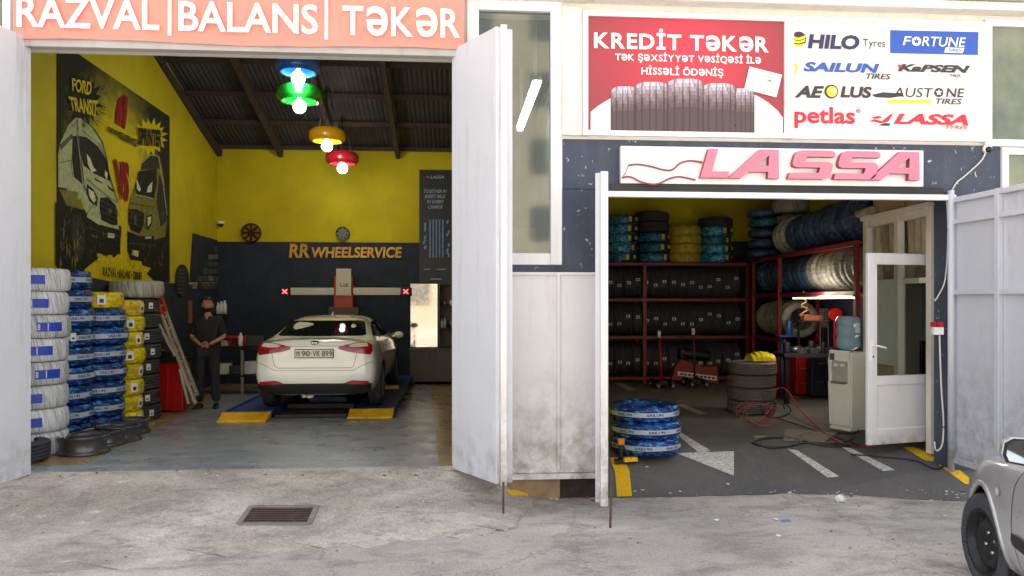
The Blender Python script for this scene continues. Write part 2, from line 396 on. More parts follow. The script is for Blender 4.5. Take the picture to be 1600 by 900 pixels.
def mat_road():
    m, n, b = newmat('worn road surface')
    v = coord(n)
    big = noise(n, v, .45, 6, .6, .4); mid = noise(n, coord(n, (.6, 1, 1)), 2.6, 9, .74, .3); fine = noise(n, v, 120, 3, .7); grit = noise(n, v, 30, 5, .75)
    c = ramp(n, big, [(.3, S(150, 145, 141)), (.5, S(170, 164, 158)), (.62, S(192, 185, 176)), (.76, S(212, 206, 198))])
    c = mixc(n, ramp(n, mid, [(.35, GREY(.75)), (.52, GREY(0))]), c, S(118, 114, 113))
    c = mixc(n, ramp(n, mid, [(.58, GREY(0)), (.8, GREY(.5))]), c, S(196, 188, 178))
    c = mixc(n, ramp(n, noise(n, coord(n, (.6, 1.2, 1)), 5.0, 9, .78, .2), [(.58, GREY(0)), (.68, GREY(.6))]), c, S(92, 88, 86))
    c = mixc(n, ramp(n, grit, [(.62, GREY(0)), (.74, GREY(.7))]), c, S(84, 80, 78))
    c = mixc(n, ramp(n, grit, [(.24, GREY(.6)), (.36, GREY(0))]), c, S(214, 208, 198))
    c = mixc(n, .5, c, ramp(n, noise(n, v, 48, 5, .85), [(.3, GREY(.08)), (.7, GREY(.8))]), 'OVERLAY')
    cr = node(n, 'ShaderNodeTexVoronoi', feature='DISTANCE_TO_EDGE', Scale=.55); dn = n.nodes.new('ShaderNodeVectorMath'); dn.operation = 'ADD'; n.links.new(v, dn.inputs[0])
    nz = node(n, 'ShaderNodeTexNoise', Scale=2.2, Detail=8, Roughness=.75); n.links.new(v, nz.inputs['Vector']); n.links.new(nz.outputs['Color'], dn.inputs[1]); n.links.new(dn.outputs[0], cr.inputs['Vector'])
    c = mixc(n, ramp(n, cr.outputs['Distance'], [(.0, GREY(.7)), (.008, GREY(0))]), c, S(84, 80, 76))
    n.links.new(c, b.inputs['Base Color']); b.inputs['Roughness'].default_value = .88
    h = n.nodes.new('ShaderNodeMath'); h.operation = 'ADD'; n.links.new(grit, h.inputs[0]); n.links.new(mid, h.inputs[1])
    bump(n, b, h.outputs[0], .45, .02)
    return m
def mat_apron():
    m, n, b = newmat('patched concrete')
    v = coord(n)
    big = noise(n, coord(n, (.7, 1, 1)), 1.1, 7, .66, .6); mid = noise(n, coord(n, (.6, 1.2, 1)), 4.5, 7, .75, .4); grit = noise(n, v, 26, 6, .8)
    c = ramp(n, big, [(.28, S(132, 124, 114)), (.46, S(164, 156, 146)), (.6, S(188, 181, 172)), (.76, S(208, 203, 196))])
    c = mixc(n, ramp(n, mid, [(.36, GREY(.6)), (.5, GREY(0))]), c, S(122, 115, 108))
    c = mixc(n, ramp(n, mid, [(.60, GREY(0)), (.70, GREY(.6))]), c, S(222, 218, 212))
    c = mixc(n, .45, c, ramp(n, noise(n, v, 42, 5, .85), [(.3, GREY(.06)), (.7, GREY(.82))]), 'OVERLAY')
    c = mixc(n, ramp(n, grit, [(.63, GREY(0)), (.7, GREY(.75))]), c, S(82, 77, 72))
    cr = node(n, 'ShaderNodeTexVoronoi', feature='DISTANCE_TO_EDGE', Scale=1.1)
    vv = n.nodes.new('ShaderNodeMapping'); n.links.new(v, vv.inputs[0])
    dn = n.nodes.new('ShaderNodeVectorMath'); dn.operation = 'ADD'; n.links.new(vv.outputs[0], dn.inputs[0])
    nz = node(n, 'ShaderNodeTexNoise', Scale=2.5, Detail=6, Roughness=.7); n.links.new(v, nz.inputs['Vector']); n.links.new(nz.outputs['Color'], dn.inputs[1])
    n.links.new(dn.outputs[0], cr.inputs['Vector'])
    c = mixc(n, ramp(n, cr.outputs['Distance'], [(.0, GREY(.6)), (.007, GREY(0))]), c, S(88, 82, 76))
    n.links.new(c, b.inputs['Base Color']); b.inputs['Roughness'].default_value = .9
    h = n.nodes.new('ShaderNodeMath'); h.operation = 'ADD'; n.links.new(grit, h.inputs[0]); n.links.new(mid, h.inputs[1])
    bump(n, b, h.outputs[0], .6, .025)
    return m
def mat_asphalt():
    m, n, b = newmat('dark asphalt')
    v = coord(n)
    big = noise(n, v, .8, 6, .65, .4); grit = noise(n, v, 55, 4, .8); fine = noise(n, v, 160, 2, .6)
    c = ramp(n, big, [(.3, S(82, 81, 82)), (.7, S(110, 107, 105))])
    c = mixc(n, ramp(n, noise(n, coord(n, (1, .3, 1)), 4, 6), [(.5, GREY(0)), (.78, GREY(.5))]), c, S(122, 117, 110))
    c = mixc(n, ramp(n, grit, [(.58, GREY(0)), (.7, GREY(.75))]), c, S(150, 147, 142))
    c = mixc(n, ramp(n, grit, [(.28, GREY(.8)), (.4, GREY(0))]), c, S(38, 38, 40))
    n.links.new(c, b.inputs['Base Color']); b.inputs['Roughness'].default_value = .9
    bump(n, b, grit, .6, .012)
    return m
def mat_floor(name, a, bcol, streaks):
    m, n, b = newmat(name)
    v = coord(n)
    c = ramp(n, noise(n, coord(n, (.5, 1, 1)), 1.3, 6, .6, .5), [(.3, a), (.7, bcol)])
    st = noise(n, coord(n, (.28, 1.6, 1)), 5, 7, .7, 1.0)
    c = mixc(n, ramp(n, st, [(.52, GREY(0)), (.72, GREY(.7))]), c, streaks)
    c = mixc(n, ramp(n, st, [(.28, GREY(.6)), (.42, GREY(0))]), c, tuple(x*.55 for x in a))
    n.links.new(c, b.inputs['Base Color'])
    n.links.new(ramp(n, noise(n, v, 3, 5), [(.3, GREY(.2)), (.7, GREY(.42))]), b.inputs['Roughness'])
    return m
m_road, m_apron, m_asphalt = mat_road(), mat_apron(), mat_asphalt()
m_floor_tan = mat_floor('tan floor paint', S(150, 128, 92), S(176, 152, 108), S(128, 116, 98))
m_floor_grey = mat_floor('grey blue floor paint', S(126, 132, 138), S(160, 164, 168), S(202, 203, 204))
def mat_line(name, col, worn):
    m, n, b = newmat(name); v = coord(n)
    c = mixc(n, ramp(n, noise(n, v, 38, 6, .8), [(.5-worn*.2, GREY(0)), (.66, GREY(.9))]), col, S(96, 94, 92))
    n.links.new(c, b.inputs['Base Color']); b.inputs['Roughness'].default_value = .8
    bump(n, b, noise(n, v, 55, 4, .8), .5, .01); return m
m_wline = mat_line('worn white road paint', S(222, 220, 214), .3)
m_wline_dim = mat_line('dusty white road paint', S(190, 185, 172), .7)
m_yline = mat_line('yellow road paint', S(240, 190, 8), -.2)
# ================================================================== the setting
XL, XR, X0, X1 = PY(40, HZ, 7.45).x, FX(711), FX(949), PY(1459, HZ, 7.41).x
def fz(Y): return .285 - .015*(Y-YF)
g = MB(); g.grid(lambda u, v: Vector((-150+300*u, -150+300*v, 0)), 2, 2)
tag(g.build('road', m_road), 'worn grey road in front of the tyre shop', 'road', kind='structure')
# concrete apron that climbs to the service bay
edge = [(-420, 905), (-120, 903), (60, 897), (200, 884), (300, 872), (380, 861), (470, 856), (560, 850), (650, 843), (735, 836), (775, 832), (800, 824), (818, 806), (832, 788), (846, 772)]
def poly_at(pts, u):
    x = u*(len(pts)-1); i = min(int(x), len(pts)-2); f = x-i
    return (pts[i][0]*(1-f)+pts[i+1][0]*f, pts[i][1]*(1-f)+pts[i+1][1]*f)
ap = MB(); NU, NV = 260, 26
rng = random.Random(3); jit = [.04*sin(k*.17+1)+.025*sin(k*.41)+.012*sin(k*.97+2)+rng.uniform(-.006, .006) for k in range(NU+1)]
def apron_pt(u, v):
    px, py = poly_at(edge, u); b = PZ(px, py, .010); b.y += jit[int(round(u*NU))]*(1 if u < .93 else .3)*max(0, 1-max(0, v)*5)
    xt = -9.2 + (FX(846)+9.2)*u
    k = max(0, min(1, (xt-0.02)/.8)); zt = .283*(1-k*k*(3-2*k)) + .03
    t = Vector((xt, YF+.02, zt)); s = max(0, v)
    p = b.lerp(t, s); zed = .004+.014*max(0, min(1, (u-.62)/.2)); p.z = zed + (zt-zed)*(s*.55+.45*s*s*(3-2*s))
    if v < 0: p.z = -.03
    return p
ap.grid(lambda u, v: apron_pt(u, (v*(NV+1)-1)/NV), NU, NV+1)
bv_ap = bvh_of(ap)
tag(ap.build('concrete_apron', m_apron), 'pale patched concrete ramp up to the service bay', 'ramp', kind='structure')
# service bay floor
fl = MB(); fl.grid(lambda u, v: Vector((-5.2+5.3*u, YF+.01+8.99*v, fz(YF+8.99*v))), 6, 10); fl.v += [];
bv_fl = bvh_of(fl)
tag(fl.build('bay_floor', m_floor_tan), 'tan painted floor of the service bay', 'floor', kind='structure')
pf = MB(); pf.add(*drape([(30, 744), (46, 729), (132, 726), (302, 641), (352, 612), (420, 600), (672, 598), (687, 731), (400, 736)], bv_fl, 2, .004))
tag(pf.build('painted_floor', m_floor_grey), 'scuffed grey blue painted area of the bay floor', 'floor', kind='structure')
thr = MB(); thr.box(XL-.3, XR+.2, YF-.05, YF+.05, .1, .283)
tag(thr.build('threshold', M('threshold concrete', S(128, 112, 98), .9, var=.3, scale=9, bmp=.5, bscale=40)), 'stained concrete threshold of the service bay', 'threshold', kind='structure')
# asphalt of the tyre store: a short ramp, then level
def sst(x): x = max(0, min(1, x)); return x*x*(3-2*x)
def azt(X): return .004 + .19*sst((X-X0-1.9)/1.5)
def ayf(X): return YF-.06-.36*sst((X-X0-1.9)/1.5)
def az(X, Y):
    zt = azt(X)
    if Y < YF: return .003+(zt-.003)*max(0, (Y-ayf(X))/(YF-ayf(X)))
    s = max(0, min(1, (Y-YF)/1.05))
    return zt + (.28-zt)*(s*s*(3-2*s)*.7+.3*s)
sa = MB()
def sa_pt(u, v):
    X = X0-.12 + (6.7-X0)*u; yf = ayf(X)
    if v <= .15: Y = yf+(YF-yf)*v/.15
    elif v <= .5: Y = YF+1.15*(v-.15)/.35
    else: Y = YF+1.15+(15.3-YF-1.15)*((v-.5)*2)**1.6
    if v == 0: Y += random.uniform(-.025, .025)
    return Vector((X, Y, az(X, max(yf, Y))))
sa.grid(sa_pt, 60, 60)
bv_as = bvh_of(sa)
tag(sa.build('asphalt_floor', m_asphalt), 'dark asphalt floor of the tyre store', 'floor', kind='structure')
def paint(name, polys, mat, label, bv=bv_as, lift=.005):
    mb = MB()
    for p in polys: mb.add(*drape(p, bv, 3, lift))
    tag(mb.build(name, mat), label, 'road marking', kind='structure')
z5 = lambda *p: [(900+x/2.811, 480+y/2.811) for x, y in p]
z6 = lambda *p: [(1200+x/3.215, 480+y/3.215) for x, y in p]
paint('arrow_marking', [z5((412, 535), (430, 533), (592, 632), (540, 642)), z5((440, 642), (694, 634), (693, 742))], m_wline, 'worn white arrow on the asphalt')
paint('lane_marking', [z6((95, 712), (150, 722), (358, 852), (300, 858))], m_wline, 'worn white stripe beside the arrow')
paint('lane_marking', [z6((360, 700), (420, 712), (640, 820), (580, 826))], m_wline, 'white stripe in front of the white door')
paint('lane_marking', [z5((440, 430), (470, 428), (575, 468), (545, 475))], m_wline_dim, 'faded stripe behind the arrow')
paint('lane_marking', [z5((168, 334), (205, 334), (270, 365), (232, 368))], m_wline_dim, 'faded stripe near the rear rack')
paint('lane_marking', [z5((775, 566), (830, 566), (850, 580), (800, 582))], m_wline_dim, 'faded stripe by the hoses')
paint('lane_marking', [z5((860, 376), (885, 372), (984, 395), (984, 405))], m_wline_dim, 'faded stripe near the red cabinet')
paint('edge_marking', [z5((150, 664), (205, 655), (235, 722), (246, 832), (180, 834), (172, 730))], m_yline, 'yellow edge line under the yellow handled jack')
paint('edge_marking', [[(1411, 699), (1428, 699), (1470, 717), (1462, 722), (1445, 720)], [(1466, 727), (1490, 727), (1514, 747), (1514, 757), (1508, 757)]], m_yline, 'yellow edge line at the right gate')
# ================================================================== the building
B = thing('garage_building', (0, YF, 0), 'white and dark blue tyre shop building with two open bays', 'building')
wz = 7.7
fw = MB(); T0, T1 = YF, YF+.28
fw.box(-16, XL, T0, T1, 0, wz); fw.box(XL, XR, T0, T1, 4.2, wz)
wx0, wx1 = FX(739), FX(868); wzb, wzt = 2.30, 4.64
fw.box(XR, wx0, T0, T1, 0, wz); fw.box(wx0, wx1, T0, T1, 0, wzb); fw.box(wx0, wx1, T0, T1, wzt, wz); fw.box(wx1, FX(879), T0, T1, wzb, wz)
fw.box(FX(879), 16, T0, T1, 3.41, wz); fw.box(FX(1562), 16, T0, T1, 0, 3.41)
fw.build('front_wall', m_white, B)
nb = MB(); nb.box(FX(879), FX(1562), T0-.012, T1, 2.93, 3.41); nb.box(X1, FX(1562), T0-.012, T1, 0, 2.93)
nb.box(wx1, X0-.06, T0-.012, T1, 0, 3.43 if False else 2.93); nb.box(XR+.01, wx1, T0-.014, T0, 2.0, 2.24)
nb.build('dark_front_wall', m_navy, B, bevel=.008)
pl = MB(); pl.box(FX(877), FX(909), T0-.05, T0, 3.435, 4.66); pl.build('pilaster', m_white, B, bevel=.012)
co = MB(); co.box(FX(727), 16, T0-.16, T0, 4.70, 4.78); co.box(FX(727), 16, T0-.2, T0, 4.80, 5.1); co.build('cornice', m_white, B, bevel=.01)
li = MB(); li.box(XL-.1, XR+.06, T0-.10, T0-.001, 4.14, 4.245); li.build('lintel_beam', m_steel, B, bevel=.006)
lb = MB(); zb1 = PY(955, 300, YF).z; lb.box(X0-.05, FX(1487), T0-.075, T0-.013, zb1-.055, zb1+.0); lb.build('door_beam', m_whiteframe, B, bevel=.006)
db = MB(); db.box(X0-.02, FX(1470), T0-.05, T0-.013, zb1+.002, zb1+.07); db.build('roller_rail', m_black, B)
jf = MB(); jf.box(X0-.10, X0-.03, T0-.09, T0-.013, .12, zb1-.1); jf.build('door_post', m_gate, B, bevel=.006)
# interior shells
def wallL(Y): return LW0+LWK*(Y-YF)
YB = 16.0
def slab(name, mat, pts, ext): MB().prism(pts, ext).build(name, mat, B)
slab('side_wall', m_yellow, [(wallL(7.3), 7.35, 2.2), (wallL(YB), YB, 2.16), (wallL(YB), YB, 7.6), (wallL(7.3), 7.35, 7.6)], (-.2, 0, 0))
slab('side_wall', m_navy_in, [(wallL(7.3), 7.35, 0), (wallL(YB), YB, 0), (wallL(YB), YB, 2.16), (wallL(7.3), 7.35, 2.2)], (-.2, 0, 0))
zpl = PY(450, 378, YB).z
slab('back_wall', m_yellow, [(-5.2, YB, zpl), (.3, YB, zpl), (.3, YB, 5.6), (-5.2, YB, 5.6)], (0, .2, 0))
slab('back_wall', m_navy_in, [(-5.2, YB, 0), (.3, YB, 0), (.3, YB, zpl), (-5.2, YB, zpl)], (0, .2, 0))
slab('side_wall', m_yellow, [(.08, 7.41, 2.4), (.08, YB, 2.4), (.08, YB, 7.6), (.08, 7.41, 7.6)], (.12, 0, 0))
slab('side_wall', m_navy_in, [(.08, 7.41, 0), (.08, YB, 0), (.08, YB, 2.4), (.08, 7.41, 2.4)], (.12, 0, 0))
# dark painted corner of the left wall (with pictures on it)
dc = MB(); pts = [PW(296, 441, .006), PW(342, 441, .006), PW(342, 376, .006), PW(301, 364, .006)]
dc.prism(pts, (-.012, 0, 0)); dc.build('dark_painted_corner', m_navy_in, B)
# roof of the service bay: corrugated sheet on purlins and rafters
def rz_(Y): return 4.98 + .275*(YB-Y)
rf = MB(); NX = 260
rf.grid(lambda u, v: Vector((-5.3+5.7*u, 7.2+9*v, rz_(7.2+9*v)+.10+.018*cos(u*NX*pi/2))), NX, 1)
rf_o = rf.build('roof', m_roof, B)
cap = MB(); cap.prism([(-16, 7.2, rz_(7.2)+.2), (-16, 16.4, rz_(16.4)+.2), (.4, 16.4, rz_(16.4)+.2), (.4, 7.2, rz_(7.2)+.2)], (0, 0, .06)); cap.build('roof_cover', m_roof, B)
for k in range(9):
    Y = 7.9+1.0*k; p = MB(); p.beam((-5.25, Y, rz_(Y)+.03), (.2, Y, rz_(Y)+.03), .07, .09, (0, -.275, 1)); p.build('purlin', m_wood, rf_o)
for px in (345, 440, 530, 622):
    x = PY(px, 235, YB).x; p = MB(); p.beam((x, 7.4, rz_(7.4)-.09), (x, YB-.05, rz_(YB-.05)-.09), .09, .14); p.build('rafter', m_wood, rf_o)
# small room behind the tall window
m_pgrey = M('grey green partition', S(116, 118, 106), .9, var=.2, scale=2)
slab('partition_wall', m_pgrey, [(.22, 7.42, .2), (.22, 11.6, .2), (.22, 11.6, 5), (.22, 7.42, 5)], (.05, 0, 0))
slab('partition_wall', M('dusty yellow plaster', S(190, 176, 84), .9, var=.2, scale=2), [(.2, 11.6, .2), (1.3, 11.6, .2), (1.3, 11.6, 3.0), (.2, 11.6, 3.0)], (0, .1, 0))
slab('partition_wall', m_pgrey, [(.2, 11.6, 3.0), (1.3, 11.6, 3.0), (1.3, 11.6, 5), (.2, 11.6, 5)], (0, .1, 0))
slab('partition_wall', m_pgrey, [(1.235, 7.42, .2), (1.235, 11.6, .2), (1.235, 11.6, 5), (1.235, 7.42, 5)], (.05, 0, 0))
slab('room_ceiling', M('grey ceiling board', S(84, 84, 80), .9), [(.2, 7.42, 4.95), (1.3, 7.42, 4.95), (1.3, 11.7, 4.95), (.2, 11.7, 4.95)], (0, 0, .08))
# tyre store shell
XWL = 1.3
def wallR(Y): return 6.50-.10*(15.3-Y)
slab('side_wall', m_yellow, [(XWL, 7.41, 0), (XWL, 15.2, 0), (XWL, 15.2, 4.6), (XWL, 7.41, 4.6)], (.06, 0, 0))
zr = PY(1000, 376, 15.1).z
slab('back_wall', m_yellow, [(1.2, 15.1, zr), (7, 15.1, zr), (7, 15.1, 4.7), (1.2, 15.1, 4.7)], (0, .2, 0))
slab('back_wall', m_navy_in, [(1.2, 15.1, 0), (7, 15.1, 0), (7, 15.1, zr), (1.2, 15.1, zr)], (0, .2, 0))
slab('side_wall', m_yellow, [(wallR(7.41), 7.41, 2.15), (wallR(15.3), 15.3, 2.15), (wallR(15.3), 15.3, 4.6), (wallR(7.41), 7.41, 4.6)], (.2, 0, 0))
slab('side_wall', m_navy_in, [(wallR(7.41), 7.41, 0), (wallR(15.3), 15.3, 0), (wallR(15.3), 15.3, 2.15), (wallR(7.41), 7.41, 2.15)], (.2, 0, 0))
slab('store_ceiling', M('store ceiling', S(176, 172, 160), .9), [(1.2, 7.2, 4.5), (8.5, 7.2, 4.5), (8.5, 15.4, 4.5), (1.2, 15.4, 4.5)], (0, 0, .15))
slab('outer_wall', m_white, [(15.8, 7.41, 0), (15.8, 16, 0), (15.8, 16, wz), (15.8, 7.41, wz)], (.2, 0, 0))
slab('flat_roof', m_roof, [(.25, 7.2, wz), (16, 7.2, wz), (16, 16.3, wz), (.25, 16.3, wz)], (0, 0, .15))
# tall window beside the banner
wf = MB(); t = .085; Yw = T0-.03
for a in ((wx0-.06, wx0+t-.03, wzb-.09, wzt+.08), (wx1-.05, wx1+.06, wzb-.09, wzt+.08)): wf.box(a[0], a[1], Yw, T0+.05, a[2], a[3])
wf.box(wx0+t-.03, wx1-.05, Yw+.002, T0+.05, wzb-.09, wzb+.02); wf.box(wx0+t-.03, wx1-.05, Yw+.002, T0+.05, wzt-.03, wzt+.08)
wo_ = wf.build('window', m_whiteframe, B, bevel=.008)
MB().box(wx0, wx1, T0+.02, T0+.026, wzb, wzt).build('pane', m_glass_win, wo_)
# window strips at the right and the far left
def small_window(px0, px1, z0, z1):
    a, b = FX(px0), FX(px1); f = MB(); t = .07; y0 = T0-.04
    f.box(a, a+t, y0, T0+.0, z0, z1); f.box(b-t, b, y0, T0+.0, z0, z1); f.box(a+t, b-t, y0+.002, T0, z0, z0+t); f.box(a+t, b-t, y0+.002, T0, z1-t, z1)
    o = f.build('window', m_whiteframe, B, bevel=.006)
    MB().box(a+t, b-t, T0-.012, T0-.004, z0+t, z1-t).build('pane', m_glass_dark, o)
small_window(1536, 1640, 3.40, 4.66); small_window(1562, 1642, 2.55, 3.39); small_window(1641, 1760, 3.40, 4.66); small_window(1643, 1760, 2.55, 3.39)
small_window(-90, 20, 4.05, 5.05)
# plinth, and the hollow's shade painted as a flat dark sheet under the panel
ph = MB(); ph.box(FX(786), FX(874), T0-.06, T0-.012, 0, .205); ph.build('plinth', M('stained render', S(150, 128, 104), .9, var=.3, scale=6, bmp=.6, bscale=30), B, bevel=.01)
hb = MB(); hb.box(FX(874), FX(935), T0-.02, T0-.013, 0, .2); hb.build('recess_shade', M('painted recess shade', S(52, 46, 42), .95, var=.5, scale=9, bmp=.6), B)
# sheet metal panel between the bays
pn = MB(); px0, px1 = FX(789), FX(941); pz1, pz0 = PY(795, 425, YF-.08).z, PY(795, 741, YF-.08).z; y1, y0 = T0-.016, T0-.085
pn.box(px0, px1, y0+.03, y1, pz0, pz1); w = .028
pa = pn.build('metal_panel', m_panel, B, bevel=.004)
fr = MB()
for a, b, c, d in ((px0, px0+w, pz0, pz1), (px1-w, px1, pz0, pz1), ((px0+px1)/2+.02, (px0+px1)/2+.05, pz0+w, pz1-w)): fr.box(a, b, y0, y0+.03, c, d)
fr.box(px0+w, px1-w, y0+.001, y0+.03, pz1-w, pz1); fr.box(px0, px1, y0-.02, y0+.03, pz0-.05, pz0-.001)
fr.build('panel_frame', m_panel, pa, bevel=.004)
# ------------------------------------------------------------------ gates
def leaf(name, A, Bp, z0, z1, thick, ribs=None, frame_front=True, mat=m_gate, label=None):
    "gate leaf between two ground points; optional frame of ribs on the face towards the viewer"
    A, Bp = Vector(A), Vector(Bp); d = Vector((Bp.x-A.x, Bp.y-A.y, 0)); L = d.length; d /= L
    n = Vector((d.y, -d.x, 0))
    if n.dot(Vector((0, 0, 0))-Vector((A.x, A.y, 0))) < 0: n = -n
    def P(s, z, o): return Vector((A.x, A.y, 0)) + d*s + n*o + Vector((0, 0, z))
    def bx(mb, s0, s1, za, zb, o0, o1):
        mb.add([P(s0, za, o0), P(s1, za, o0), P(s1, za, o1), P(s0, za, o1), P(s0, zb, o0), P(s1, zb, o0), P(s1, zb, o1), P(s0, zb, o1)],
               [(3,2,1,0),(4,5,6,7),(0,1,5,4),(1,2,6,5),(2,3,7,6),(3,0,4,7)])
    sh = MB(); bx(sh, 0, L, z0, z1, -thick, 0)
    o = sh.build(name, mat, B, bevel=.004); 
    if label: o['label'] = label
    return o, L, P, bx
# bifold leaf at the right of the service bay
Ha, Hb = at(706, 7.07), at(771, 6.50)
g1, L, P, bx = leaf('gate_leaf', Ha, Hb, .30, 4.22, .035, label='flat pale grey folding gate leaf')
ed = MB(); bx(ed, L+.004, L+.045, .30, 4.22, -.05, .004); ed.build('edge_profile', m_gate, g1, bevel=.005)
Hc = at(787, 6.50); Hd = at(779.5, 6.52)
g2, L2, P2, bx2 = leaf('gate_leaf', at(792, 6.52), at(772, 7.04), .30, 4.22, .05, label='folded back gate leaf seen edge on')
pm = MB(); pm.box(Hc.x-.028, Hc.x+.028, Hc.y-.03, Hc.y+.03, .28, 4.24); pm.build('edge_profile', m_panel, g2, bevel=.006)
for z in (3.62, 2.29, .72):
    hgm = MB(); hgm.cyl((Hd.x-.012, Hd.y-.035, z-.11), (Hd.x-.012, Hd.y-.035, z+.11), .016); hgm.box(Hd.x-.05, Hd.x+.03, Hd.y-.03, Hd.y-.018, z-.12, z+.12); hgm.build('hinge', m_gate, g2, bevel=.003)
bo = MB(); q = at(786.5, 6.45); bo.cyl((q.x, q.y, .055), (q.x, q.y, .32), .009); bo.build('bolt', m_rust, g2)
# leaf at the left edge of the picture
g3, L3, P3, bx3 = leaf('gate_leaf', at(48.5, 6.80), at(-6, 6.43), .305, 4.23, .04, label='flat pale grey gate leaf at the left edge')
g4, L4, P4, bx4 = leaf('gate_leaf', at(-8, 6.40), at(-60, 6.05), .30, 4.23, .04, label='outer half of the left gate')
rs = MB(); a = at(46, 6.78); rs.box(a.x-.08, a.x+.0, a.y-.02, a.y+.0, .25, .31); rs.build('hinge', m_rust, g3)
# leaf of the tyre store, seen edge on
ga, gb = at(945.5, 7.12), at(941, 6.55)
g5, L5, P5, bx5 = leaf('gate_leaf', ga, gb, .12, 2.98, .06, label='narrow gate leaf seen edge on beside the sheet panel')
e5 = MB(); q = at(943.5, 6.53); e5.box(q.x-.032, q.x+.032, q.y-.035, q.y+.02, .10, 2.985); e5.build('edge_profile', m_panel, g5, bevel=.006)
r5 = MB(); q = at(956, 6.5); q2 = at(953.5, 6.22); r5.cyl((q.x, q.y, .42), (q2.x, q2.y, 0.0), .010); r5.build('bolt', m_rust, g5)
# right gate with its frame of ribs
gr0, gr1 = at(1488, 7.46), at(1640, 6.28)
g6, L6, P6, bx6 = leaf('gate_leaf', gr0, gr1, .28, 2.89, .02, mat=weathered('pale grey ribbed gate paint', S(204, 206, 213), (.17, .15, .13), .85, .45, rust=.9, lowz=(.3, 1.5)), label='framed sheet metal gate leaf standing open at the right')
rb = MB()
for s in (0, .62, 1.24):
    if s < L6-.1: bx6(rb, s, s+.055, .285, 2.885, .002, .05)
bx6(rb, L6-.06, L6, .285, 2.885, .002, .05)
for z in (2.83, 2.62, 1.93, .285): bx6(rb, .056, L6-.061, z, z+.05, .0, .047)
rb.build('frame', m_gate, g6, bevel=.005)
hp = MB(); q = at(1486, 7.40); hp.cyl((q.x, q.y, .2), (q.x, q.y, 2.95), .03); hp.build('hinge_post', m_gate, g6)
# opposite block of flats, seen only as a reflection in the panes
AB = thing('apartment_block', (2, -20, 0), 'pale block of flats reflected in the tall shop window', 'building')
ab = MB(); ab.box(-16, 20, -30, -20, 0, 17); ab.build('wall', M('flats render', S(168, 160, 146), .9, var=.15, scale=.4), AB)
w0 = None
m_fl = M('flats window', S(104, 106, 104), .3)
for fz_ in range(5):
    for k in range(10):
        x = -13.6+3.4*k; z = 1.6+3.05*fz_
        if w0 is None:
            b_ = MB(); b_.box(x, x+1.7, -20, -19.96, z, z+1.55); w0 = b_.build('window', m_fl, AB); wx_, wz_ = x, z
        else:
            c = w0.copy(); COL.objects.link(c); c.parent = AB; c.location = w0.location + Vector((x-wx_, 0, z-wz_))
# ================================================================== writing and signs on the front
m_salmon = M('lightened red banner vinyl', (.82, .26, .20), .55, var=.04, scale=2)  # red lightened in the base colour to carry overexposure and haze
m_letter = M('white lettering vinyl', S(244, 243, 240), .5, var=.02)
YBN = YF-.125
bnr = MB(); xa, xb = PY(21, HZ, YBN).x, PY(725, HZ, YBN).x
def wav(u, v):
    return Vector((xa+(xb-xa)*u, YBN+.008*sin(u*17)*sin(v*5)+.006*sin(u*41+v*9), 4.195+.012*sin(u*9)*(1-v)+.62*v))
bnr.grid(wav, 90, 10); bnr.grid(lambda u, v: wav(u, v)+Vector((0, .006, 0)), 90, 10)
BN = tag(bnr.build('shop_banner', m_salmon), 'long salmon red banner with white words above the service bay', 'banner')
lt = MB(); YL = YBN-.018
for s, a, b in (('RAZVAL', 26, 249), ('BALANS', 279, 497), ('TƏKƏR', 535, 719)):
    x0, x1 = PY(a, HZ, YL).x, PY(b, HZ, YL).x
    text_on(lt, s, (x0, YL, 4.292), (x1, YL, 4.292), (x1, YL, 4.567), (x0, YL, 4.567), bold=.018)
for px in (265, 510):
    x = PY(px, HZ, YL).x; lt.box(x-.015, x+.015, YL-.002, YL+.004, 4.25, 4.75)
lt.build('lettering', m_letter, BN)
# ------------------------------------------------------------------ framed credit poster and maker poster
m_alu = M('white sign frame', S(236, 234, 230), .4, var=.04)
def framed(name, px0, px1, z0, z1, mat, label, fr=.05, Y=YF):
    a, b = FX(px0), FX(px1); t = thing(name, ((a+b)/2, Y, z0), label, 'sign')
    f = MB(); y0, y1 = Y-.075, Y-.002
    f.box(a, a+fr, y0, y1, z0, z1); f.box(b-fr, b, y0, y1, z0, z1); f.box(a+fr, b-fr, y0+.002, y1, z0, z0+fr); f.box(a+fr, b-fr, y0+.002, y1, z1-fr, z1)
    f.build('frame', m_alu, t, bevel=.005)
    p = MB(); p.box(a+fr, b-fr, Y-.05, Y-.01, z0+fr, z1-fr); po = p.build('panel', mat, t)
    return t, po, Y-.05
def mat_credit():
    m, n, b = newmat('printed red poster'); v = coord(n)
    g_ = n.nodes.new('ShaderNodeTexGradient'); g_.gradient_type = 'SPHERICAL'
    mp = n.nodes.new('ShaderNodeMapping'); mp.inputs['Scale'].default_value = (.72, .72, .85); mp.inputs['Location'].default_value = (0, 0, -.62)
    tc = n.nodes.new('ShaderNodeTexCoord'); n.links.new(tc.outputs['Object'], mp.inputs[0]); n.links.new(mp.outputs[0], g_.inputs[0])
    n.links.new(ramp(n, g_.outputs[0], [(.0, S(122, 54, 62)), (.6, S(180, 50, 66)), (.95, S(222, 52, 74))]), b.inputs['Base Color'])
    b.inputs['Roughness'].default_value = .35; return m
zb0, zb1_ = 3.435, 4.615
CP, cpo, yp = framed('credit_poster', 909, 1229, zb0, zb1_, mat_credit(), 'red poster advertising tyres on credit with a row of tyres')
yl = yp-.004
def pq(px0, py0, px1, py1, Y=None):
    Y = yl if Y is None else Y
    a = PY((px0+px1)/2, py1, Y).z; b = PY((px0+px1)/2, py0, Y).z; x0, x1 = PY(px0, HZ, Y).x, PY(px1, HZ, Y).x
    return (x0, Y, a), (x1, Y, a), (x1, Y, b), (x0, Y, b)
